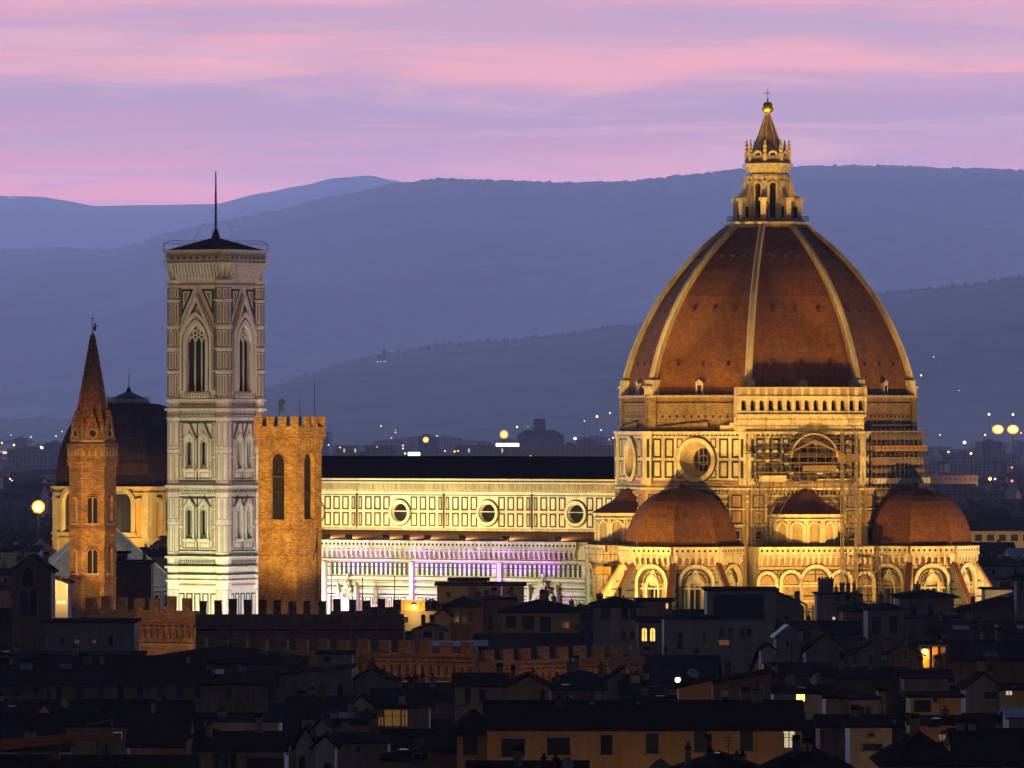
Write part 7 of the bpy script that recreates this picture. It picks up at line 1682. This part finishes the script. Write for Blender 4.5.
def far_trees():
    t = make_tree('distant_tree', 'far-off dark round tree in the wood to the right of the apse', 16, 7, 420, seed=77, flat=.6, leaf=1.5, group='distant trees right of the apse')
    rnd = random.Random(3); first = True
    for i in range(34):
        D = rnd.uniform(2900, 3600); px = rnd.uniform(925, 1045); o = t if first else dup(t); first = False
        o.location = ((px - 512) * D / F, D, 0); o.scale = [rnd.uniform(.8, 1.3)] * 3; o.rotation_euler = (0, 0, rnd.uniform(0, 6))
    for i in range(16):
        D = rnd.uniform(2600, 3400); px = rnd.uniform(-20, 45); o = dup(t); o['label'] = 'far-off dark round tree below the big orange lamp'; o['group'] = 'distant trees far left'
        o.location = ((px - 512) * D / F, D, 0); o.scale = [rnd.uniform(.8, 1.3)] * 3
far_trees()
def far_lamps():
    def lamp(label, px, py, D, r, m, post=True, group=None, name='street_lamp', zb=0, halo_r=0):
        c = at(px, py, D); t = thing(name, label, 'lamp', (c.x, D, zb), 0, group); z = c.z - zb; r *= .62 if group else 1
        q = MB(); q.ball((0, 0, z), r, m, 10, 6); o = q.build('lamp_head', t)
        if halo_r: q = MB(); q.ball((0, 1.1, z), halo_r, 'lamp_g', 16, 8, 1, .3); q.build('halo_disc', o)  # flattened glowing ball behind the head, drawn as its halo
        if post: q = MB(); q.tube((0, .2, min(0, z - 6)), (0, .2, z), max(.14, r * .12), 'metal', 5); q.build('post', t)
        return t
    lamp('huge blazing orange street lamp left of the slender spire', 38, 507, 1850, 1.3, 'lamp_h', halo_r=1.7); point('street_lamp_light', (at(38, 507, 1845).x, 1845, at(38, 507, 1845).z), 9000, SODIUM, 1.0)
    for px, lab in ((998, 'left one of the twin floodlight masts far right'), (1013.3, 'right one of the twin floodlight masts far right')):
        D = 5200; c = at(px, 429.5, D); t = thing('floodlight_mast', lab, 'floodlight mast', (c.x, D, 0)); q = MB(); q.ball((0, 0, c.z), 3.1, 'lamp_h', 14, 8, .75); o = q.build('lamp_head', t); q = MB(); q.ball((0, 2.6, c.z), 4.2, 'lamp_g', 16, 8, .8, .3); q.build('halo_disc', o); q = MB(); q.tube((0, 1, 0), (0, 1, c.z), .22, 'metal', 6); q.build('post', t); point('mast_light', (c.x, D - 20, c.z + 4), 30000, (1, .5, .12), 3)  # the flattened ball behind each head is its halo, modelled as glow
    lamp('bright orange ball lamp on the skyline left of the big hall', 504, 434.5, 6900, 2.8, 'lamp_h', halo_r=4.4); lamp('single orange lamp on a tall thin post above the nave roof', 425.8, 439.8, 6400, 1.9, 'lamp_h', halo_r=2.8)
    D = 6000
    for px, py, r, m, lab in ((926.5, 452.5 + 0, 1.3, 'lamp_o', ''), ):
        pass
    g1 = 'lamps scattered over the far left of the town'; g2 = 'lamps scattered along the skyline over the nave roof'; g3 = 'lamps scattered over the town right of the drum'; g4 = 'lamps on the far hillsides'
    L1 = 'small distant lamp among the buildings at the far left'; L2 = 'small distant lamp on the skyline above the nave roof'; L3 = 'small distant lamp in the town right of the drum'
    for px, py, r, m in ((42, 448, 2.2, 'lamp_w'), (60, 451, 2.8, 'lamp_w'), (14, 445, 1.8, 'lamp_o'), (2, 443, 1.4, 'lamp_o'), (41, 447, 1.6, 'lamp_w'), (56, 436, 1.0, 'lamp_w'), (69, 430.5, 1.2, 'lamp_r'), (62, 431.5, .9, 'lamp_w'), (31, 437, .9, 'lamp_w'), (11, 435, .7, 'lamp_w'), (3, 483, 1.1, 'lamp_o'), (12, 481, 1.0, 'lamp_w'), (10, 479, .8, 'lamp_o'), (9.5, 512, 1.3, 'lamp_o'), (46, 451, 1.1, 'lamp_o'), (33, 451, 1.0, 'lamp_w')):
        lamp(L1, px, py, 8200 if py < 470 else 4600, r, m, group=g1)
    for px, py, r, m in ((575, 438.5, 2.1, 'lamp_w'), (517, 427, 1.2, 'lamp_w'), (597, 416.5, 1.7, 'lamp_o'), (584.5, 421, .9, 'lamp_w'), (610, 413, 1.1, 'lamp_o'), (601, 430, .8, 'lamp_w'), (609, 439.5, 1.1, 'lamp_r'), (613, 437.8, 1.1, 'lamp_o'), (381, 426, .9, 'lamp_o'), (395.5, 430, .8, 'lamp_r'), (395.5, 432.5, .8, 'lamp_o'), (391.5, 438, .7, 'lamp_o'), (403, 445.5, 1.0, 'lamp_o'), (403, 448.5, 1.0, 'lamp_o'), (405, 453.5, 1.2, 'lamp_w'), (328.5, 445, .9, 'lamp_w'), (340, 447.5, .9, 'lamp_o'), (437, 436, .7, 'lamp_w'), (454.5, 451.5, 1.2, 'lamp_o'), (445, 451, .9, 'lamp_o'), (458, 451, 1.0, 'lamp_o'), (377, 447, .7, 'lamp_o'), (530.5, 456, .9, 'lamp_o'), (528, 426.5, .5, 'lamp_w')):
        lamp(L2, px, py, 7000, r, m, group=g2)
    for px, py, r, m in ((964.5, 442.5, 1.9, 'lamp_w'), (989, 414.3, 1.3, 'lamp_w'), (1013, 414.6, 1.3, 'lamp_w'), (948.5, 452, 1.1, 'lamp_o'), (971, 453.5, 1.4, 'lamp_o'), (985, 435, 1.0, 'lamp_o'), (940, 435, .8, 'lamp_w'), (990, 478.8, 1.5, 'lamp_o'), (1012, 467.5, 1.3, 'lamp_r'), (1012, 481, 1.2, 'lamp_r'), (936, 488, 1.9, 'lamp_o'), (975, 487, .7, 'lamp_o'), (982, 487, .6, 'lamp_r'), (995, 479, .8, 'lamp_w'), (1021, 433, .8, 'lamp_o')):
        lamp(L3, px, py, 5600 if py < 470 else 4200, r, m, group=g3)
    for px, py, r, m, hl in ((929.5, 398.5, 2.0, 'lamp_o', hill_near), (940, 398, 1.3, 'lamp_w', hill_near), (953.5, 394, 2.4, 'lamp_o', hill_near), (959, 390.8, 1.9, 'lamp_o', hill_near), (943, 400, 1.4, 'lamp_o', hill_near), (933.7, 357, 1.7, 'lamp_w', hill_near), (939, 361, 1.2, 'lamp_w', hill_near), (921, 375.5, 2.6, 'lamp_w', hill_near), (377.5, 362, 1.6, 'lamp_w', hill_near), (381, 361.8, 1.3, 'lamp_w', hill_near), (385, 361.5, 1.3, 'lamp_w', hill_near), (610.5, 413, 1.3, 'lamp_r', hill_near), (9.5, 197.5, 5, 'lamp_w', hill_back), (13, 197.5, 3.5, 'lamp_w', hill_back), (401, 355, .9, 'lamp_o', hill_near)):
        X, Y, Z = hl.hit(px, py); o = lamp('tiny distant lamp on a hillside', px, py, Y, r, m, False, g4)
    X, Y, Z = hill_near.hit(384.5, 357); s = Y / F; t = thing('hilltop_villa', 'tiny pale villa with a turret on the crest of the wooded hill', 'villa', (X, Y, Z - 6)); q = MB(); q.box(-7 * s, 3 * s, -6, 6, -30, 9, 'far_a'); q.build('wall', t); q = MB(); q.box(-1.5 * s, 1.2 * s, -4, 4, 9, 24, 'far_b'); q.build('turret', t)
far_lamps()
# the town's own street lighting far out: unseen sodium lamps down in the streets
for px, D, p in ((15, 3600, 30), (45, 4300, 40), (5, 5200, 50), (940, 4200, 40), (965, 3900, 30), (985, 5200, 60), (1010, 4400, 50), (1035, 5000, 60), (350, 7000, 60), (420, 7600, 60), (470, 6800, 60), (560, 6700, 90), (600, 7000, 90), (590, 8600, 90)):
    point('town_light', ((px - 512) * D / F, D, 16), p * 480, (1, .42, .12), 1.0)
